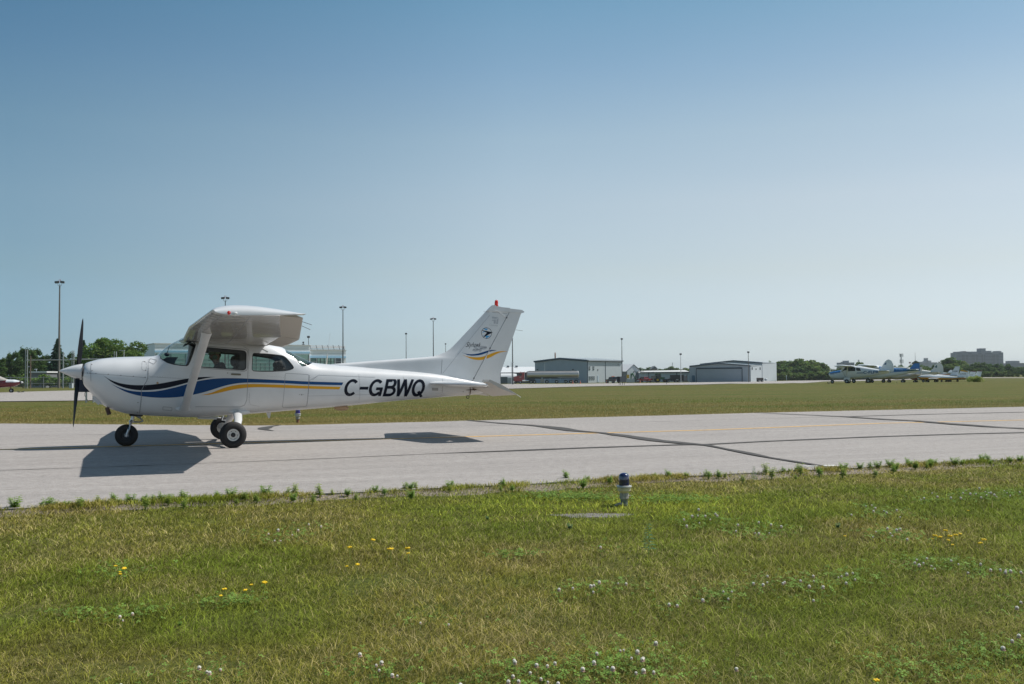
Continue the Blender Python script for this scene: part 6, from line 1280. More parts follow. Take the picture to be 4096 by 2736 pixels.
for u, r in [(2063, .5), (2081.5, .52), (2124, .52), (2138, .52), (2187, .54), (2226, .54), (2263, .54), (2283, .54), (2304, .54)]:
    for y in (-.95, .95): vwheel(e, X2(u) if u > 2070 or y < 0 else X2(2081.5), y, r) if not (u == 2063 and y < 0) else vwheel(e, X2(2063), .95, r)
MB().box((X2(2295), -1.0, 1.20), (X2(2316) - X2(2272), .5, .06)).build('mudguard', BLK, e); MB().box((X2(2315), 0, 1.15), (.08, 2.2, .25)).build('rear_light', REDP, e)
# cones
def cone(u, v, d, label):
    g = ground_at(u, d); e = empty('traffic_cone', g, 0, label, 'cone', 'orange traffic cones on the apron'); MB().box((0, 0, .03), (.5, .5, .06), bev=.01).build('base', ORANGE, e); MB().lathe([(.20, .06), (.13, .40), (.0, .40)], n=14).lathe([(.10, .56), (.04, .92), (0, .92)], n=14).build('cone_body', ORANGE, e); MB().lathe([(.131, .40), (.10, .56)], n=14).build('reflective_band', CWHITE, e); e.scale = (1.1,) * 3
cone(2291, 1534, 297, 'orange cone in front of the rear wheels of the tank truck'); cone(2321, 1534, 297, 'orange cone just behind the tank trailer'); cone(2426, 1533, 297, 'orange cone before the white hangar wall'); cone(2560.5, 1528, 318, 'orange cone between the gabled shed and the red pickup')
def pickup(u, d, col, label, rz, lightbar=False, sc=1.0):
    g = ground_at(u, d); e = empty('pickup_truck', g, rz, label, 'pickup truck'); P = mat('pickup_' + col[0], col[1], .3, coat=.6)
    MB().prism([(-2.7, .55), (-2.75, 1.0), (-2.65, 1.15), (-1.25, 1.25), (-.75, 1.85), (.75, 1.88), (.95, 1.25), (2.7, 1.22), (2.75, .55)], -.95, .95).build('body', P, e, smooth=False)
    for sg in (-1, 1): MB().prism([(-1.1, 1.28), (-.68, 1.78), (.65, 1.80), (.80, 1.28)], sg * .955, sg * .965).build('side_window', WIN, e, smooth=False)
    MB().box((.90, 0, 1.55), (.04, 1.5, .44), ry=.32).build('rear_window', WIN, e); MB().box((-1.02, 0, 1.55), (.04, 1.5, .50), ry=-.85).build('windshield', WIN, e)
    MB().box((1.85, 0, 1.235), (1.6, 1.6, .03)).build('cargo_bed', BLK, e); MB().box((2.80, 0, .62), (.14, 1.9, .22), bev=.03).build('bumper', CHROME, e); MB().box((2.76, 0, .95), (.03, 1.3, .40)).build('tailgate', mat('tailgate_' + col[0], col[2], .5), e)
    for sg in (-1, 1): MB().box((2.75, sg * .86, .98), (.05, .14, .34)).build('tail_light', REDL if False else mat('tail_red', (.35, .02, .02), .4), e)
    for x in (-1.75, 1.75):
        for sg in (-1, 1): vwheel(e, x, sg * .82, .40, .26)
    if lightbar: MB().box((-.1, 0, 1.98), (.3, 1.0, .18), bev=.04).build('light_bar', ORANGE, e)
    e.scale = (sc,) * 3; return e
pickup(2453, 296, ('dark', (.03, .035, .04), (.28, .32, .36)), 'dark pickup with amber roof light and pale tailgate seen from behind', -1.15, True, 1.05); pickup(2578, 320, ('red', (.30, .012, .02), (.30, .012, .02)), 'red pickup parked before the low grey building seen from behind', -.85)
# tractor
g = ground_at(2640, 318); e = empty('tractor', g, 0, 'green tractor with yellow wheel hubs parked before the low building', 'tractor')
MB().prism([(-.3, 1.0), (-.3, 1.75), (.1, 1.8), (1.9, 1.65), (2.1, 1.5), (2.1, .95)], -.45, .45).build('hood', TGREEN, e); MB().prism([(-1.5, 1.4), (-1.45, 2.75), (.1, 2.75), (.25, 1.5)], -.75, .75).build('cab_glass', WIN, e, smooth=False); MB().box((-.68, 0, 2.85), (1.9, 1.7, .18), bev=.05).build('cab_roof', TGREEN, e)
for p in [(-1.5, -.76), (.2, -.76), (-1.5, .76), (.2, .76)]: MB().box((p[0], p[1], 2.1), (.09, .09, 1.35)).build('cab_post', TGREEN, e)
for sg in (-1, 1): vwheel(e, -.9, sg * 1.0, .85, .45, TYEL); vwheel(e, 1.6, sg * .85, .6, .35, TYEL); MB().box((-.9, sg * 1.0, 1.76), (1.3, .5, .08), bev=.03).build('mudguard', TGREEN, e)
MB().prism([(-1.60, 1.95), (-1.60, 2.3), (-1.64, 2.12)], -.5, -.1).build('warning_triangle', mat('warn_red', (.6, .05, .03), .5), e)
# front-end loader attachment and clutter
def clutter(u, d, name, label, cat, fn): g = ground_at(u, d); e = empty(name, g, 0, label, cat); fn(e); return e
def f_impl(e): MB().tube([(-.9, 0, .5), (-.7, 0, 2.9), (-.3, 0, 3.1), (.2, 0, 2.0), (1.2, 0, .9)], [.12, .3, .28, .16, .12], 6).build('boom', TGREEN, e); MB().box((.2, 0, .7), (2.4, 1.0, .7), bev=.1).build('body', TGREEN, e); vwheel(e, -.8, -.5, .4); vwheel(e, 1.2, -.5, .4); vwheel(e, -.8, .5, .4); vwheel(e, 1.2, .5, .4)
clutter(2534, 322, 'farm_implement', 'green farm implement with a raised curved arm before the gabled shed', 'implement', f_impl)
def f_mow(e): MB().box((0, 0, .5), (1.3, 1.0, .5), bev=.1).build('body', CWHITE, e); MB().box((-.2, 0, .9), (.5, .6, .5), bev=.1).build('seat', BLK, e); MB().tube([(-.6, -.5, .8), (-.6, -.5, 2.2), (-.6, .5, 2.2), (-.6, .5, .8)], .05, 6).build('roll_bar', BLK, e); vwheel(e, -.5, -.5, .4); vwheel(e, .6, -.5, .28); vwheel(e, -.5, .5, .4); vwheel(e, .6, .5, .28)
clutter(2550, 320, 'ride_on_mower', 'small white ride-on mower with black roll bar by the shed', 'mower', f_mow)
def f_tote(e): MB().box((0, 0, 1.15 / 2), (2.6, 1.5, 1.15), bev=.08).build('bin', CWHITE, e); MB().box((0, 0, 1.19), (2.3, 1.3, .08)).build('rim', GALV, e)
clutter(2522, 320, 'white_bin', 'large white bin standing left of the farm implement', 'bin', f_tote)
def f_sign(e): MB().box((0, 0, 2.0), (.9, .06, 1.2)).build('panel', mat('sign_yellow', (.75, .45, .03), .5), e); MB().tube([(0, .05, 0), (0, .05, 1.5)], .05, 6).build('post', GALV, e)
clutter(2512, 326, 'warning_sign', 'small yellow sign at the corner of the gabled shed', 'sign', f_sign)
def f_cont(e): MB().box((0, 0, 1.05), (2.4, 2.4, 2.1), bev=.03).build('box', mat('crate_taupe', (.22, .20, .19), .7, var=.1, vscale=2), e); MB().box((0, 0, 2.14), (2.5, 2.5, .08)).build('lid', BLK, e)
clutter(2620, 334, 'storage_box', 'taupe storage box behind the rear wheels of the green tractor', 'container', f_cont)
def f_trl(e):
    MB().box((0, 0, 1.45), (4.1, 2.0, 1.9), bev=.05).build('body', BLK, e); MB().box((0, 0, 2.44), (4.2, 2.05, .10)).build('roof', mat('trailer_roof', (.30, .33, .35), .5), e); vwheel(e, -.5, -1.0, .36); vwheel(e, .5, -1.0, .36); vwheel(e, -.5, 1.0, .36); vwheel(e, .5, 1.0, .36); MB().tube([(2.0, 0, .55), (3.2, 0, .5)], .06, 6).build('drawbar', BLK, e); MB().box((-.1, -1.02, .85), (.8, .05, .25)).build('fender', GALV, e)
clutter(2708, 314, 'enclosed_trailer', 'black enclosed trailer with a grey roof parked right of the tractor', 'trailer', f_trl)
def f_flat(e):
    MB().box((0, 0, .9), (3.0, 1.8, .35), bev=.03).build('deck', BLK, e); MB().box((-.6, 0, 1.5), (.6, .6, 1.0), bev=.06).build('load_crate', CWHITE, e); MB().box((.5, 0, 1.3), (1.0, .9, .5), bev=.08).build('load_sack', GALV, e); vwheel(e, .1, -.9, .4); vwheel(e, .1, .9, .4)
clutter(2670, 316, 'flatbed_trailer', 'loaded flatbed trailer between the tractor and the black trailer', 'trailer', f_flat)
def f_frame(e): MB().tube([(-.55, 0, 0), (-.6, 0, 2.6), (.5, 0, 2.6), (.62, 0, 0)], .09, 6).build('frame', RUST, e); MB().box((0, .1, 1.2), (.9, .05, 1.9)).build('panel', mat('panel_taupe', (.28, .26, .25), .7), e)
clutter(2741, 322, 'door_frame_rack', 'tall rusty frame leaning beside the wide hangar', 'rack', f_frame)
def f_cart(e): MB().box((0, 0, .9), (2.0, 1.2, .8), bev=.05).build('body', mat('cart_brown', (.12, .10, .09), .8), e); vwheel(e, -.6, -.6, .35); vwheel(e, .6, -.6, .35); vwheel(e, -.6, .6, .35); vwheel(e, .6, .6, .35); MB().sphere((1.9, 0, .7), (.5, .4, .4)).build('drum', CWHITE, e)
clutter(3040, 314, 'service_cart', 'brown service cart before the white side wall of the wide hangar', 'cart', f_cart)
def f_post(e): MB().tube([(0, 0, 0), (0, 0, 1.9)], .18, 8).build('tube', CWHITE, e); MB().lathe([(.19, 1.9), (.1, 2.0), (0, 2.0)]).build('cap', CWHITE, e)
clutter(3146, 380, 'white_marker', 'short white marker post before the far trees', 'marker post', f_post)

# ================================================================== PARKED LIGHT AIRCRAFT
def small_plane(loc, rz, label, top, bot, hw, cols, bands, wing, fin, gear, extra=None, sc=1.0, grp=None):
    """top / bot: (x, z) outlines, hw: (x, half width); bands: [(z0, z1, material slot)] at x ranges"""
    e = empty('parked_aircraft', loc, rz, label, 'aircraft', grp); mats = [mat('paint_' + n, c, .35, coat=.4) for n, c in cols]
    xs = sorted(set([p[0] for p in top] + [p[0] for p in bot] + list(np.linspace(top[0][0], top[-1][0], 26)))); rows = []; mb = MB(); NS = 24
    for x in xs:
        zt, zb, w = (interp(x, top, 1), interp(x, bot, 1), interp(x, hw, 1)); zc = (zt + zb) / 2; row = []
        for k in range(NS):
            a = 2 * pi * k / NS; n = 2.9; c, s_ = cos(a), sin(a); r = 1 / ((abs(c) ** n + abs(s_) ** n) ** (1 / n)); row.append((x, w * r * c, zc + (zt - zb) / 2 * r * s_))
        rows.append(row)
    o = len(mb.v); mb.v += [p for r in rows for p in r]
    for i in range(len(rows) - 1):
        for k in range(NS):
            k2 = (k + 1) % NS; f = (i * NS + k, i * NS + k2, (i + 1) * NS + k2, (i + 1) * NS + k); c = [sum(mb.v[q][j] for q in f) / 4 for j in range(3)]; zt, zb = interp(c[0], top, 1), interp(c[0], bot, 1); rel = (c[2] - zb) / (zt - zb + 1e-6); mi = 0
            for (x0, x1, r0, r1, m_) in bands:
                if x0 <= c[0] <= x1 and r0 <= rel <= r1: mi = m_
            mb.f.append(f); mb.m.append(mi)
    mb.add(rows[0], [tuple(range(NS))], 0); mb.add(rows[-1], [tuple(range(NS))], 0); mb.build('fuselage', mats, e)
    if wing:
        wx, ch, span, z, dih, high, th = wing
        for sg in (-1, 1):
            w = MB(); rr = []
            for k in range(9):
                f = k / 8; y = sg * (.3 + (span / 2 - .3) * f); c = ch * (1 if f < .9 else 1 - (f - .9) * 3.5); up, lo = naca(th, n=10); rr.append([(wx + (ch - c) * .4 + p[0] * c, y, z + abs(y) * dih + p[1] * c) for p in up[::-1] + lo[1:]])
            w.grid(rr); w.add(rr[-1], [tuple(range(len(rr[-1])))]); w.build('wing', mats[0], e)
            if high:
                for xo in (.45, 1.15): MB().tube([(wx + .75, sg * .45, high), (wx + xo, sg * (span * .27), z + dih * span * .27 - .02)], .045, 6).build('wing_strut', mats[high_slot] if False else mats[0], e)
    fp, fm = fin; m = MB(); m.prism(fp, -.045, .045); fo = m.build('fin', mats[fm], e)
    xt, zt = top[-1][0], (top[-1][1] + bot[-1][1]) / 2 + .08
    for sg in (-1, 1): MB().prism([(xt - 1.15, sg * .1), (xt - .75, sg * 1.45), (xt - .15, sg * 1.5), (xt + .05, sg * .1)], zt, zt + .055, 0, 'xy').build('stabilizer', mats[0], e)
    for (x, y, r, zf) in gear:
        vwheel(e, x, y, r, .15); MB().tube([(x + .02, y * .9, r), (x + .1, y * .45, zf)], [.035, .05], 6).build('gear_leg', mats[0], e)
    x0, z0 = top[0][0], (top[0][1] + bot[0][1]) / 2
    MB().lathe([(0, -.28), (.10, -.12), (.15, 0), (0, .0)], (x0, 0, z0), 'x', 14).build('spinner', DARK, e)
    for s_ in (-1, 1): MB().prism([(.0, -.05), (.0, .05), (.4 * s_, .10), (.86 * s_, .16), (.86 * s_, .11), (.4 * s_, -.02)], x0 - .08, x0 - .055, 0, 'yz').build('propeller_blade', DARK, e)
    if extra: extra(e, mats)
    e.scale = (sc,) * 3; return e
def sidewin(e, poly, y, m=None, name='cabin_window'):
    for sg in (-1, 1): MB().prism(poly, sg * y, sg * (y + .012)).build(name, m or WIN, e)
def sidetext(e, txt, x0, x1, z0, z1, y, m, slope=0, name='registration_letters', y1=None):
    y1 = y if y1 is None else y1
    for sg in (-1, 1):
        mb = MB(); vs, fs = text_mesh(txt, bold=.02); vs = [((x0 + (x1 - x0) * (a if sg < 0 else 1 - a)), sg * (y + (y1 - y) * (a if sg < 0 else 1 - a)), z0 + (z1 - z0) * b + slope * (a if sg < 0 else 1 - a)) for a, b in vs]; mb.add(vs, fs); mb.build(name, m, e, smooth=False, fix=False)
WH = ('white', (.74, .77, .79)); BL = ('blue', (.01, .13, .36)); 
GB = 'light aircraft parked in a row on the far right'
# A: white and blue, C-FLPR
dA = 105.0; kA = mpp(dA); gA_ = at(3330, 1531.5, dA); RZ = .20
NB = mat('letter_blue', (.01, .09, .22), .5)
def exA(e, mm):
    sidewin(e, [(1.35, 1.28), (1.75, 1.68), (1.95, 1.68), (1.95, 1.27)], .50); sidewin(e, [(2.02, 1.27), (2.02, 1.68), (2.75, 1.70), (2.72, 1.28)], .515); sidewin(e, [(2.82, 1.30), (2.84, 1.68), (3.2, 1.62), (3.32, 1.34)], .505)
    MB().prism([(1.22, 1.30), (1.66, 1.74), (1.70, 1.70), (1.30, 1.28)], -.42, .42).build('windshield', mat('pale_windshield', (.75, .78, .8), .3), e)  # windshield is a single opaque pale panel
    sidetext(e, 'C-FLPR', 3.55, 5.05, 1.0, 1.30, .505, NB, .05, y1=.345)
    for z in (1.02, 1.10): 
        for sg in (-1, 1): MB().add([(.15, sg * .47, z - .04), (3.62, sg * .535, z + .03), (3.62, sg * .535, z + .065), (.15, sg * .47, z)], [(0, 1, 2, 3)]).build('stripe', NB, e, smooth=False)
    for sg in (-1, 1):
        MB().prism([(1.55, .02 + .25), (1.62, .62), (2.25, .62), (2.15, .27)], sg * .62, sg * .80).build('wheel_fairing', mm[0], e)
        MB().prism([(5.55, 1.95), (5.80, 2.22), (5.78, 1.95)], sg * .047, sg * .052).build('fin_badge', NB, e)
A_top = [(0, 1.12), (.12, 1.22), (.6, 1.33), (1.2, 1.40), (1.65, 1.80), (2.2, 1.86), (3.2, 1.82), (4.2, 1.62), (5.2, 1.42), (6.1, 1.34)]; A_bot = [(0, .86), (.1, .70), (.3, .52), (1.0, .42), (2.0, .45), (3.0, .55), (4.2, .72), (5.4, .95), (6.1, 1.08)]
A_hw = [(0, .30), (.15, .44), (.8, .50), (1.6, .53), (2.8, .53), (3.4, .49), (4.6, .34), (6.1, .05)]
A_fin = [(4.9, 1.40), (5.35, 1.75), (5.62, 2.22), (5.85, 2.44), (6.05, 2.50), (6.28, 2.38), (6.48, 2.0), (6.52, 1.60), (6.48, 1.22), (6.05, 1.15)]
def place(px_nose, v_base, d, rz, lift=0):
    p = at(px_nose, v_base, d); return (p.x, p.y, tz(p.x, p.y) + lift)
small_plane(place(3317, 1531, dA, RZ), -.45, 'white and blue high-wing parked aircraft lettered C-FLPR with rounded fin, leftmost of the row', A_top, A_bot, A_hw, [WH, BL], [(0, 1.3, .72, 1.1, 1)], (1.05, 1.62, 8.9, 1.78, .012, .55, .12), (A_fin, 0), [(.32, 0, .19, .5), (1.9, -.92, .22, .6), (1.9, .92, .22, .6)], exA, 1.0, GB)
# B: tail-dragger-like white with broad blue band and blue fin
def exB(e, mm): sidetext(e, 'C-FKTG', 4.2, 5.15, 1.16, 1.36, .34, mat('letter_pale', (.5, .62, .7), .5), .02, y1=.26)
B_top = [(0, 1.0), (.3, 1.25), (1.3, 1.35), (1.7, 1.75), (2.6, 1.8), (3.6, 1.52), (5.0, 1.46), (6.6, 1.36)]; B_bot = [(0, .7), (.3, .48), (1.5, .38), (3.0, .42), (4.5, .68), (6.6, 1.12)]
small_plane(place(3399, 1529, 113, .2), -.45, 'white parked aircraft with a broad blue side band and tall blue fin behind the first', B_top, B_bot, [(0, .35), (.8, .5), (2.8, .52), (4.5, .36), (6.6, .06)], [WH, BL], [(2.8, 6.7, .45, 1.1, 1)], (1.2, 1.55, 9.2, 1.72, .01, .5, .12), ([(5.75, 1.40), (6.16, 1.90), (6.30, 1.96), (6.72, 1.95), (6.72, 1.2), (6.3, 1.25)], 1), [(.4, 0, .2, .5), (1.9, -.95, .24, .5), (1.9, .95, .24, .5)], exB, 1.12, GB)
# C: white with green stripe and rounded fin
GN = mat('letter_green', (.01, .10, .09), .5)
def exC(e, mm):
    for sg in (-1, 1):
        MB().prism([(5.50, 1.90), (5.82, 2.25), (5.80, 1.84)], sg * .047, sg * .053).build('fin_badge', GN, e); MB().add([(.3, sg * .5, .98), (5.9, sg * .10, 1.16), (5.9, sg * .10, 1.22), (.3, sg * .5, 1.12)], [(0, 1, 2, 3)]).build('stripe', GN, e, smooth=False)
small_plane(place(3548, 1528, 125, .2), -.45, 'white parked aircraft with green stripe and rounded fin bearing a green triangle', A_top, A_bot, A_hw, [('cream', (.66, .66, .62)), BL], [], (1.05, 1.62, 8.9, 1.82, .012, .55, .12), (A_fin, 0), [(.32, 0, .19, .5), (1.9, -.92, .22, .6), (1.9, .92, .22, .6)], exC, 1.02, GB)
# D: low-wing between B and C with drooping pale wings
D_top = [(0, .95), (.5, 1.12), (1.5, 1.22), (2.1, 1.62), (2.9, 1.62), (3.8, 1.22), (6.4, 1.05)]; D_bot = [(0, .62), (.4, .48), (2.0, .42), (3.6, .50), (6.4, .85)]
def exD(e, mm): sidewin(e, [(1.75, 1.20), (2.1, 1.54), (2.9, 1.52), (3.3, 1.20)], .44)
D_fin = [(5.2, 1.05), (5.75, 1.15), (6.2, 1.95), (6.62, 1.98), (6.5, .95), (6.0, .9)]
small_plane(place(3470, 1530.5, 118, 0), -.62, 'pale low-wing parked aircraft low in the grass between the blue fin and the green-striped one', D_top, D_bot, [(0, .35), (.8, .5), (2.6, .52), (4.5, .32), (6.4, .06)], [('dusty', (.58, .56, .52)), BL], [], (1.6, 1.6, 9.0, .62, .07, 0, .12), (D_fin, 0), [(.6, 0, .2, .5), (2.3, -1.3, .22, .6), (2.3, 1.3, .22, .6)], exD, .95, GB)
# E: grey-white swept fin
def exE(e, mm): sidetext(e, 'C-GGMS', 5.52, 6.25, 1.55, 1.75, .047, mat('letter_grey', (.10, .11, .12), .6), 0)
small_plane(place(3640, 1527.5, 130, .15), -.45, 'white low-tailed parked aircraft with a tall swept grey-white fin', [(0, 1.0), (.5, 1.15), (1.4, 1.2), (2.0, 1.35), (3.0, 1.30), (4.5, 1.15), (6.4, 1.0)], [(0, .62), (.4, .45), (2.2, .35), (4.0, .5), (6.4, .86)], [(0, .35), (.8, .5), (2.6, .52), (4.5, .32), (6.4, .06)], [('offwhite', (.66, .70, .74)), ('maroon', (.18, .02, .03))], [(.0, .9, 0, .9, 1)], (1.5, 1.5, 8.5, .55, .05, 0, .12), ([(4.9, 1.05), (5.3, 1.2), (5.95, 2.30), (6.55, 2.34), (6.3, .95), (5.9, .92)], 0), [(.6, 0, .2, .5), (2.3, -1.3, .22, .5), (2.3, 1.3, .22, .5)], exE, .93, GB)
# F: orange and white
def exF(e, mm): sidetext(e, 'C-FWPS', 5.25, 6.05, 1.05, 1.25, .05, mat('letter_grey', (.10, .11, .12), .6), 0)
small_plane(place(3675, 1527, 118, .1), -.45, 'white and yellow parked aircraft with a short yellow-topped fin low in the grass', [(0, .95), (.5, 1.05), (1.5, 1.1), (2.4, 1.0), (4.0, .85), (6.0, .72)], [(0, .6), (.4, .42), (2.0, .32), (4.0, .35), (6.0, .5)], [(0, .3), (.8, .42), (2.6, .42), (4.5, .25), (6.0, .05)], [WH, ('amber', (.55, .25, .01))], [(0, 6.1, 0, .5, 1)], (1.4, 1.3, 7.5, .42, .03, 0, .12), ([(4.95, .72), (5.35, 1.55), (5.55, 1.62), (6.3, 1.42), (6.25, .55), (5.8, .5)], 0), [(.6, 0, .2, .4), (2.2, -.9, .2, .4), (2.2, .9, .2, .4)], lambda e, mm: (exF(e, mm), MB().prism([(5.34, 1.56), (5.50, 1.72), (6.32, 1.50), (6.3, 1.38)], -.05, .05).build('fin_cap', mat('amber_cap', (.6, .32, .02), .5), e)), .86, GB)
# G: partly hidden white and orange
small_plane(place(3590, 1524, 140, .1), -.45, 'white and orange parked aircraft mostly hidden behind the swept grey fin', [(0, 1.25), (1.5, 1.5), (3.0, 1.5), (5.0, 1.35), (7.0, 1.22)], [(0, .9), (.4, .7), (2.0, .7), (4.5, .95), (7.0, 1.1)], [(0, .3), (.8, .42), (2.6, .42), (4.5, .25), (7.0, .05)], [WH, ('orange', (.55, .16, .01))], [(0, 7, 0, .45, 1)], (2.2, 1.4, 8.5, 1.3, .03, 0, .12), ([(5.9, 1.2), (6.3, 1.65), (7.0, 1.6), (7.1, 1.1)], 0), [(.6, 0, .2, .8), (2.2, -.9, .2, .8), (2.2, .9, .2, .8)], None, 1.1, GB)
for u, fp, cap, lb in [(3828, [(5.2, .7), (5.6, 1.9), (5.75, 2.12), (6.05, 2.15), (6.3, 2.0), (6.2, .6)], ('sage', (.25, .32, .28)), 'parked aircraft showing only a rounded white fin with a green window patch'),
                       (3870, [(4.7, .7), (5.35, 1.0), (5.8, 2.05), (6.75, 1.98), (6.4, .6)], ('brownred', (.16, .04, .03)), 'parked aircraft with a white swept fin and dark red tip, left of the last pair'),
                       (3893, [(5.1, .9), (5.75, 2.08), (6.6, 2.02), (6.2, .6)], ('brownred', (.16, .04, .03)), 'parked aircraft with a white slanted fin and dark red tip, last on the right')]:
    d = 150; p = place({3828: 3737, 3870: 3753, 3893: 3781}[u], 1523, d, 0)
    def exH(e, mm, fp=fp, cap=cap):
        if cap[0] == 'sage': MB().prism([(5.80, 1.55), (5.82, 1.85), (6.08, 1.85), (6.08, 1.55)], -.05, .05).build('fin_patch', GN, e)
        else: zt_ = max(q[1] for q in fp); x_ = sorted([q for q in fp if q[1] > 1.9]); MB().prism([(x_[0][0] - .03, x_[0][1] - .06), (x_[0][0] + .03, x_[0][1] + .12), (x_[-1][0] + .06, x_[-1][1] + .09), (x_[-1][0], x_[-1][1] - .06)], -.05, .05).build('fin_cap', mat('brownred_cap', (.16, .04, .03), .6), e)
        sidetext(e, 'C-GWCA', 5.55, 6.2, 1.25, 1.42, .047, mat('letter_grey', (.10, .11, .12), .6), 0) if u == 3870 else None
    small_plane(p, -.45, lb, [(0, .95), (.5, 1.1), (2.0, 1.15), (3.2, 1.0), (6.2, .8)], [(0, .6), (.4, .42), (2.0, .35), (4.0, .42), (6.2, .6)], [(0, .3), (.8, .42), (2.6, .42), (4.5, .25), (6.2, .05)], [WH, cap], [], (1.4, 1.3, 7.5, .45, .04, 0, .12), (fp, 0), [(.6, 0, .2, .4), (2.2, -.9, .2, .4), (2.2, .9, .2, .4)], exH, .78, GB)
# maroon low-wing with a cloth canopy cover at the far left, nose to the right
COVER = mat('canopy_cover', (.36, .34, .31), .9, var=.12, vscale=2, bump=.6, bscale=4, bdist=.05)
def exL(e, mm):
    m = MB(); rows = [[(x, w * cos(a), z + h * sin(a)) for a in np.linspace(-.15, pi + .15, 13)] for x, w, z, h in [(1.05, .30, 1.16, .06), (1.3, .44, 1.14, .16), (1.8, .50, 1.12, .42), (2.3, .52, 1.10, .62), (2.9, .52, 1.10, .66), (3.5, .50, 1.10, .5), (4.2, .38, 1.08, .2), (4.6, .3, 1.06, .05)]]; m.grid(rows); m.build('canopy_cover', COVER, e)
    MB().lathe([(0, -.30), (.09, -.12), (.12, 0), (0, .0)], (-.02, 0, .95), 'x', 14).build('nose_cap', WHITE, e)
g = at(80, 1571, 94); small_plane((g.x, g.y, 0), pi + .12, 'maroon and white low-wing parked aircraft under a beige canopy cover at the far left edge', [(0, 1.08), (.5, 1.20), (1.1, 1.22), (2.2, 1.2), (4.0, 1.18), (6.8, 1.1)], [(0, .82), (.4, .58), (2.0, .45), (4.0, .55), (6.8, .95)], [(0, .25), (.4, .42), (2.6, .52), (4.5, .35), (6.8, .06)], [('deep_maroon', (.14, .008, .015)), ('white', (.52, .55, .56))], [(0, 1.1, .62, 1.1, 1)], (1.8, 1.6, 9.2, .62, .09, 0, .13), ([(5.8, 1.05), (6.4, 2.1), (6.9, 2.1), (7.0, .95)], 0), [(.75, 0, .20, .55), (2.6, -1.5, .22, .6), (2.6, 1.5, .22, .6)], exL, 1.05)

# ================================================================== FAR BUILDINGS AND MASTS
def tower_block(u0, u1, v0, v1, d, label, storeys, cols, wallc, winc, penthouses=(), rows_=True):
    a = at(u0, v1, d); b = at(u1, v1, d); w = b.x - a.x; zt = at((u0 + u1) / 2, v0, d).z; zb = -1.0; h = zt - zb; e = empty('apartment_building', (a.x, d, zb), 0, label, 'building'); hv = (zt - at(u0, v1, d).z) / storeys
    W1 = mat('block_' + str(int(u0)), wallc, .8, var=.06, vscale=.05); MB().box((w / 2, 10, h / 2), (w, 20, h)).build('wall', W1, e, smooth=False)
    for (a0, a1, hh) in penthouses: MB().box((w * (a0 + a1) / 2, 10, h + hh / 2), (w * (a1 - a0), 12, hh)).build('penthouse', W1, e, smooth=False)
    WN = mat('block_windows_' + str(int(u0)), winc, .4); n = 0
    for (a0, a1, kind) in cols:
        if kind == 'tower':
            m = MB().box((w * (a0 + a1) / 2, -.35, h / 2 - hv * .6), (w * (a1 - a0), .7, h - hv * 1.2)); t = m.build('balcony_bay', mat('bay_' + str(int(u0)), tuple(c * .42 for c in wallc), .8), e, smooth=False); m = MB()
            nb = max(2, int((a1 - a0) * w / 3.4))
            for k in range(1, nb): m.box((w * (a0 + (a1 - a0) * k / nb), -.8, h / 2 - hv * .6), (.6, .2, h - hv * 1.2))
            for k in range(int(storeys) + 3): m.box((w * (a0 + a1) / 2, -.82, h - hv * (1.35 + k)), (w * (a1 - a0), .14, .5))
            m.build('balcony_grid', W1, t, smooth=False, fix=False)
        else:
            for k in range(int(storeys) + 2): 
                if n < 95: MB().box((w * (a0 + a1) / 2, -.06, h - hv * (.75 + k)), (w * (a1 - a0) * .93, .12, hv * .42)).build('window_band', WN, e, smooth=False); n += 1
    return e
e = tower_block(3826, 4014, 1410, 1452, 1500, 'large long grey-blue apartment block above the far right treeline', 7.0, [(.01, .12, 'w'), (.12, .25, 'tower'), (.25, .33, 'w'), (.33, .46, 'tower'), (.46, .54, 'w'), (.54, .61, 'tower'), (.61, .77, 'w'), (.77, .90, 'tower'), (.90, .99, 'w')], (.155, .175, .21), (.035, .045, .07), [(.03, .50, 1.6), (.54, .655, 6.5), (.6553, .78, 2.6), (.88, .99, 2.2), (.18, .24, 2.4)])
tower_block(3364, 3418, 1450, 1462, 1500, 'small stepped grey apartment block above the trees behind the first parked aircraft', 3, [(.02, .98, 'w')], (.15, .18, .22), (.06, .07, .09), [(.25, .379, 1.2), (.38, .66, 3.0)])
tower_block(3676, 3750, 1449.5, 1456, 1500, 'pale low block with a tall square chimney above the trees', 1.6, [(.02, .98, 'w')], (.36, .37, .38), (.2, .21, .23), [(.16, .32, 1.2), (.44, .73, 2.8), (.49, .56, 6.8)])
tower_block(4030, 4150, 1452, 1465, 1500, 'low dark grey block with pale penthouse at the far right edge above the trees', 3, [(.02, .98, 'w')], (.17, .19, .22), (.07, .08, .10), [(.11, .45, 3.5)])
def lattice(u, v0, v1, d, w, label, dishes=0, name='radio_mast'):
    p = at(u, v1, d); h = at(u, v0, d).z - p.z + 12; e = empty(name, (p.x, d, p.z - 12), 0, label, 'mast'); m = MB(); n = 14
    for sx, sy in ((-1, -1), (1, -1), (1, 1), (-1, 1)): m.tube([(sx * w, sy * w, 0), (sx * w * .45, sy * w * .45, h)], w * .16, 4)
    for k in range(n):
        f0, f1 = k / n, (k + 1) / n; a, b = w * (1 - .55 * f0), w * (1 - .55 * f1); m.tube([(-a, -a, h * f0), (b, -b, h * f1)], w * .09, 3); m.tube([(a, -a, h * f0), (-b, -b, h * f1)], w * .09, 3)
    m.build('lattice', mat('mast_grey', (.25, .27, .29), .6), e, smooth=False, fix=False)
    for k in range(dishes):
        for sx in (-1.6, 1.6, 0): MB().box((sx * w * 1.1, -w, h - 1.2 - k * 5.5), (w * .8, w * .5, 3.2)).build('antenna_panel', mat('antenna_grey', (.35, .37, .38), .5), e)
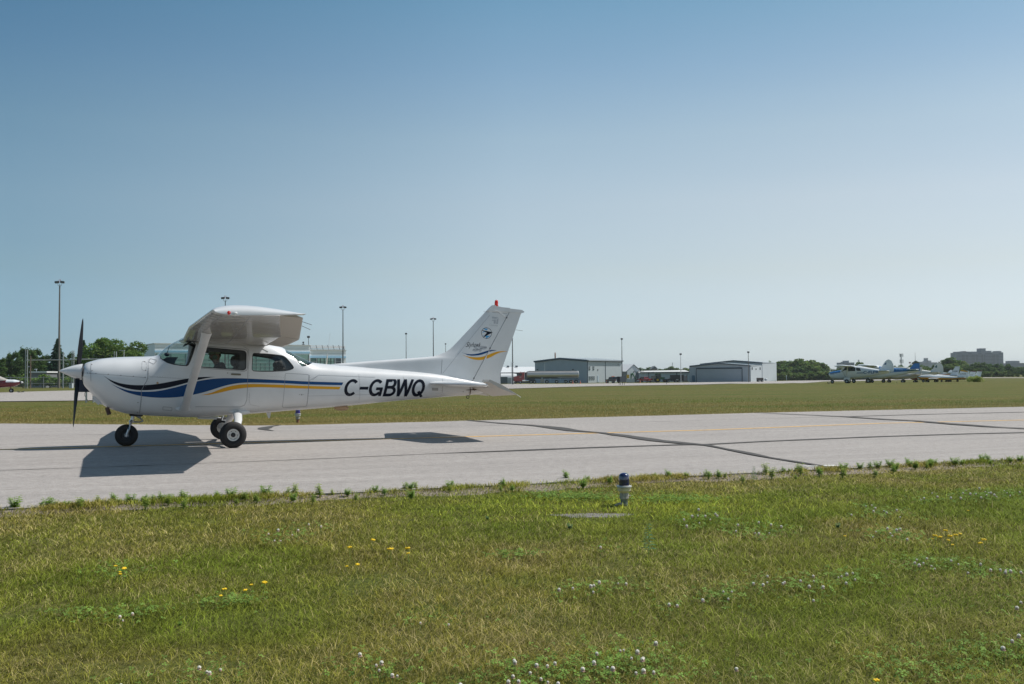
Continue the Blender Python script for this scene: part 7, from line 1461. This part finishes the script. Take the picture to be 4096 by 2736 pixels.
lattice(3605, 1416, 1455, 900, .75, 'cell tower with antenna panels above the trees right of the rounded fin', 2); lattice(3435, 1439, 1456, 1000, .9, 'short lattice mast between the grey block and the rounded fin'); lattice(2690, 1450, 1478, 900, .5, 'thin lattice mast above the low open building')
p = at(3661, 1440, 800); tag(MB().tube([(0, 0, -8), (0, 0, at(3661, 1411, 800).z - p.z)], [.22, .1], 5).build('flag_mast', POLED, None, loc=tuple(p)), 'needle-thin antenna mast above the blue fin', 'mast')
p = at(3644, 1460, 500); e = empty('flagpole', p, 0, 'small red and white flag on a pole left of the blue fin', 'flagpole'); hh = at(3644, 1447, 500).z - p.z; MB().tube([(0, 0, -6), (0, 0, hh)], .08, 5).build('pole', CWHITE, e)
m = MB(); m.box((-.32, 0, hh - .5), (.25, .03, .8), 0); m.box((-.62, 0, hh - .5), (.36, .03, .8), 1); m.box((-.92, 0, hh - .5), (.25, .03, .8), 0); m.build('flag', [mat('flag_red', (.5, .02, .02), .7), CWHITE], e, smooth=False)
for u0, u1, v, lb in [(2608, 2630, 1471, 'small grey-roofed house among the trees behind the low building')]:
    a = at(u0, 1482, 520); w = (u1 - u0) * mpp(520); e = empty('house', (a.x, 520, a.z - 2), 0, lb, 'house'); h = at(u0, v + 5, 520).z - a.z + 2; MB().box((w / 2, 4, h / 2), (w, 8, h)).build('wall', mat('house_tan', (.3, .27, .25), .8), e); MB().prism([(-.3, h), (w / 2, h + 1.6), (w + .3, h)], -.3, 8.3).build('roof', mat('house_roof', (.17, .18, .20), .8), e)

# ================================================================== TREES
LEAF = attrmat('tree_leaf', .7, .35, .25); BARK = mat('tree_bark', (.09, .075, .06), .9, var=.3, vscale=3)
def crown(kind, seed, n, R, Hh, leaf, col, name='crown'):
    """leaf-card cloud: R radius, Hh height of the crown, base at z=0"""
    r = np.random.default_rng(seed)
    if kind == 'conifer':
        z = r.random(n) ** .75; zz = 1 - z; tier = np.abs(((zz * 13) % 1)); rad_ = (1 - zz) ** .9 * R * (.45 + .65 * (1 - tier)) * (.35 + .65 * r.random(n) ** .5); nb = 9; a = (np.floor(r.random(n) * nb) + .0 + np.floor(zz * 13) * .37) * 2 * pi / nb + r.normal(0, .20, n)
        P = np.stack([rad_ * np.cos(a), rad_ * np.sin(a), zz * Hh - .10 * rad_], 1); cl = .75 + .5 * r.random(n)
    else:
        nc = {'broad': 34, 'poplar': 30, 'bush': 16, 'pine': 26}[kind]; C = []
        while len(C) < nc:
            q = r.uniform(-1, 1, 3); rr = np.linalg.norm(q)
            if rr > 1 or rr < .35: continue
            if kind == 'poplar': q = q * np.array([.55 * (1 - .5 * max(q[2], 0)), .55 * (1 - .5 * max(q[2], 0)), 1])
            if kind == 'broad' and q[2] < -.75: continue
            if kind == 'pine' and r.random() > (1 - .45 * q[2]): continue
            C.append(q)
        C = np.array(C) * np.array([R * .80, R * .80, Hh * .42]) + np.array([0, 0, Hh * .52]); cr = r.uniform(.20, .36, nc) * R * (.8 if kind == 'poplar' else 1)
        i = r.integers(0, nc, n); v = r.normal(size=(n, 3)); v /= np.linalg.norm(v, axis=1)[:, None]; v[:, 2] *= .8; P = C[i] + v * (cr[i] * (.55 + .5 * r.random(n)))[:, None]
        if kind == 'poplar': P[:, 2] += (r.random(n) < .12) * r.random(n) * Hh * .08
        tone = r.uniform(.72, 1.28, nc); cl = tone[i] * (.8 + .4 * r.random(n))
    L = leaf * r.uniform(.6, 1.4, n); u = r.normal(size=(n, 3)); u[:, 2] *= .6; u /= np.linalg.norm(u, axis=1)[:, None]; w = r.normal(size=(n, 3)); w = np.cross(u, w); w /= np.linalg.norm(w, axis=1)[:, None]
    V = np.stack([P - u * L[:, None], P + w * L[:, None] * .55, P + u * L[:, None], P - w * L[:, None] * .55], 1).reshape(-1, 3); Fc = np.arange(n * 4).reshape(-1, 4)
    cc = np.array(col) * cl[:, None] * np.stack([1 + .15 * r.normal(size=n), np.ones(n), np.ones(n)], 1); return npmesh(name, V, Fc, LEAF, np.clip(np.repeat(cc, 4, 0), 0, 1))
def tree_proto(kind, seed, n, R, Hh, leaf, col, trunk):
    e = empty({'conifer': 'spruce_tree', 'broad': 'broadleaf_tree', 'poplar': 'poplar_tree', 'bush': 'bush', 'pine': 'pine_tree'}[kind]); c = crown(kind, seed, n, R, Hh, leaf, col); c.parent = e; c.location = (0, 0, trunk)
    m = MB(); th = trunk + Hh * (.92 if kind in ('conifer', 'pine') else .6); m.tube([(0, 0, -.3), (0, 0, th * .5), (.02 * R, 0, th)], [R * .075, R * .05, R * .012], 7); rr = random.Random(seed)
    if kind != 'conifer':
        for k in range(6): a = k * 1.05 + rr.random(); z0 = trunk + Hh * (.08 + .06 * k); m.tube([(0, 0, z0), (cos(a) * R * .35, sin(a) * R * .35, z0 + Hh * .16), (cos(a) * R * .62, sin(a) * R * .62, z0 + Hh * .28)], [R * .035, R * .022, R * .008], 5)
    m.build('trunk', BARK, e); return e
G1, G2, G3, G4 = (.105, .175, .045), (.075, .135, .042), (.145, .215, .052), (.055, .095, .042)
pb = tree_proto('broad', 1, 24000, 6.0, 9.4, .23, (.13, .215, .045), .6); pb.location = ground_at(461, 172)
hh = top_h(461, 1349, 172); pb.scale = (129 * mpp(172) / 6.0, 1, hh / 10.2); tag(pb, 'large round broadleaf tree behind the aircraft nose and cowling', 'tree')
def put(proto, u, v_top, d, label, used_, group=None, hn=None, wx=None, cat='tree', base=None):
    g = ground_at(u, d); h = at(u, v_top, d).z - g.z; s_ = h / hn; o = proto if not used_.get(proto) else copy_tree(proto); used_[proto] = True
    o.location = g; o.rotation_euler = (0, 0, random.uniform(0, 6.28)); k = wx or 1; o.scale = (s_ * k, s_ * k, s_); tag(o, label, cat, group); return o
US = {}; sp1 = tree_proto('conifer', 3, 5200, 3.3, 10.5, .26, (.045, .095, .050), .3); pp1 = tree_proto('poplar', 5, 3800, 3.0, 9.5, .20, G1, .8); pp2 = tree_proto('poplar', 6, 3800, 3.4, 9.0, .20, G2, .8); bu1 = tree_proto('bush', 7, 1800, 2.2, 3.6, .22, (.15, .24, .05), .1)
put(sp1, 228, 1356, 176, 'dark spruce directly behind the tall brown floodlight pole', US, None, 10.8, 1.15); put(sp1, 333, 1362, 178, 'dark spruce behind the propeller left of the round tree', US, None, 10.8, .95)
lb = 'slender green tree in the wood behind the fence at the far left'; gl = 'slender trees in the wood behind the far left fence'
for u, v, p_ in [(-620, 1410, pp1), (-560, 1400, pp2), (-500, 1412, pp1), (-450, 1398, pp2), (-400, 1408, pp1), (-350, 1402, pp2), (-300, 1395, pp1), (-250, 1410, pp2), (-200, 1400, pp1), (-150, 1405, pp1), (-110, 1415, pp2), (-70, 1398, pp1), (-30, 1412, pp2), (6, 1420, pp1), (22, 1424, pp2), (42, 1399, pp1), (64, 1398, pp2), (86, 1377, pp1), (104, 1384, pp2), (128, 1383, pp1), (146, 1386, pp2), (165, 1410, pp1), (186, 1412, pp2), (262, 1416, pp1), (284, 1402, pp2), (306, 1420, pp1)]:
    put(p_, u, v, 185 + random.uniform(-4, 14), lb if u < 240 else 'slender green tree between the two dark spruces', US, gl if u < 240 else 'slender trees between the two spruces', 10.3 if p_ is pp1 else 9.8, .95)
for u, v, l2 in [(172, 1488, 'bright green rounded bush in front of the small grey shed'), (200, 1490, 'second bright bush between shed and brown floodlight pole'), (255, 1500, 'low bush between the pole and the white utility box'), (92, 1508, 'low yellow-green bush behind the fence left of the shed'), (350, 1500, 'low bush behind the aircraft propeller')]: put(bu1, u, v, 158, l2, US, None, 3.7, 1.15, 'bush')
for k, u in enumerate(range(-160, 330, 26)): put(bu1, u, 1478 + (k * 37 % 20), 182 + (k * 13 % 9), 'dark undergrowth bush at the foot of the far left wood', US, 'undergrowth bushes at the far left', 3.7, 1.2, 'bush')
# the long treeline on the right
prs = [tree_proto('broad', 11, 1900, 4.6, 8.5, .50, G1, .8), tree_proto('broad', 12, 1900, 4.2, 9.0, .50, G2, .8), tree_proto('broad', 13, 1900, 4.8, 8.0, .50, G3, .8), tree_proto('pine', 14, 1800, 3.4, 10.5, .42, G4, .8), tree_proto('poplar', 15, 1700, 3.4, 9.5, .42, G1, .6), tree_proto('bush', 16, 1100, 3.2, 4.2, .40, G3, .0)]
hgt = [9.6, 10.1, 9.1, 11.6, 10.4, 4.3]
def zt6(l): return [(3250 + u * .3603, 1350 + v * .3603) for u, v in l]
sky_l = [(2600 + u * .298, 1300 + v * .298) for u, v in [(1480, 492), (1560, 480), (1700, 482), (1800, 492), (1900, 475), (2020, 452), (2060, 465), (2150, 482), (2230, 505), (2330, 520)]] + zt6([(180, 325), (300, 330), (450, 298), (560, 276), (600, 300), (700, 300), (760, 318), (820, 330), (910, 298), (970, 292), (1060, 318), (1160, 285), (1260, 300), (1340, 290), (1400, 275), (1460, 245), (1540, 205), (1590, 230), (1640, 250), (1720, 275), (1800, 285), (1870, 262), (1960, 275), (2060, 290), (2150, 282), (2250, 320), (2348, 305), (2500, 300), (2700, 310)])
SKX = [p[0] for p in sky_l]; SKY_ = [p[1] for p in sky_l]; rr = random.Random(5)
def grp_for(u):
    if u < 3330: return 'in the wood just right of the wide hangar'
    if u < 3640: return 'in the wood behind the leftmost parked planes'
    if u < 3830: return 'in the wood behind the parked fins'
    return 'in the wood below the large apartment block'
nm = ['rounded green tree', 'dark rounded tree', 'light green rounded tree', 'dark pine', 'narrow green tree', 'low bush']
u = 3030; 
while u < 4420:
    vt = float(np.interp(u, SKX, SKY_)); k = rr.choice([0, 1, 2, 3, 3, 4] if u < 3350 else [0, 1, 2, 0, 1, 4, 3]); put(prs[k], u, vt + rr.uniform(-3, 6), 430 + rr.uniform(-8, 25), nm[k] + ' at the back ' + grp_for(u), US, nm[k] + 's at the back ' + grp_for(u), hgt[k], rr.uniform(.95, 1.3)); u += rr.uniform(17, 27)
u = 3040
while u < 4420:
    vt = float(np.interp(u, SKX, SKY_)); k = rr.choice([0, 1, 2, 2, 0]); put(prs[k], u, vt + 16 + rr.uniform(-4, 12), 405 + rr.uniform(-6, 8), nm[k] + ' mid row ' + grp_for(u), US, nm[k] + 's mid row ' + grp_for(u), hgt[k], rr.uniform(1.1, 1.5)); u += rr.uniform(22, 34)
u = 3050
while u < 4420:
    put(prs[5], u, 1487 + rr.uniform(-5, 7), 388 + rr.uniform(-5, 5), 'low bush along the front edge ' + grp_for(u), US, 'low bushes along the front edge ' + grp_for(u), hgt[5], rr.uniform(1.1, 1.7), 'bush'); u += rr.uniform(19, 30)
# distant trees above the low building
far_l = [(2548, 1467), (2560, 1471), (2572, 1476), (2584, 1472), (2592, 1468), (2604, 1469), (2630, 1476), (2640, 1473), (2652, 1475), (2662, 1472), (2674, 1465), (2686, 1463), (2696, 1468), (2708, 1472), (2720, 1473), (2732, 1475), (2744, 1472), (2756, 1474), (2770, 1476)]
for (u, v) in far_l: k = rr.choice([0, 1, 2, 3]); put(prs[k], u, v, 560 + rr.uniform(-20, 30), nm[k] + ' in the distance above the low grey building', US, nm[k] + 's in the distance above the low grey building', hgt[k], rr.uniform(.9, 1.3))
put(prs[3], 3662, 1437, 470, 'single dark pointed treetop directly behind the blue fin', US, None, hgt[3], .8)
# yellow-green weeds patch beside the last parked aircraft
e = tree_proto('bush', 21, 2600, 3.0, 1.4, .16, (.36, .42, .12), .0); e.name = 'tall_weeds'; e.location = place(3895, 1524, 108, 0); e.scale = (.34, .3, .36); tag(e, 'pale yellow-green clump of tall weeds right of the last parked fins', 'weeds')

# ================================================================== HAZE
hz = MB().box((0, 0, 38), (12600, 12600, 82)).build('haze', [], None, smooth=False, fix=False)
hm = bpy.data.materials.new('haze'); hm.use_nodes = True; ht = hm.node_tree; ht.nodes.clear(); ho = ht.nodes.new('ShaderNodeOutputMaterial'); hv = ht.nodes.new('ShaderNodeVolumePrincipled')
hv.inputs['Color'].default_value = (.80, .88, .93, 1); hv.inputs['Density'].default_value = .00013; hv.inputs['Anisotropy'].default_value = .2; ht.links.new(hv.outputs[0], ho.inputs['Volume'])
hz.data.materials.append(hm); hz['kind'] = 'stuff'; hz['label'] = 'thin pale summer haze over the airfield'
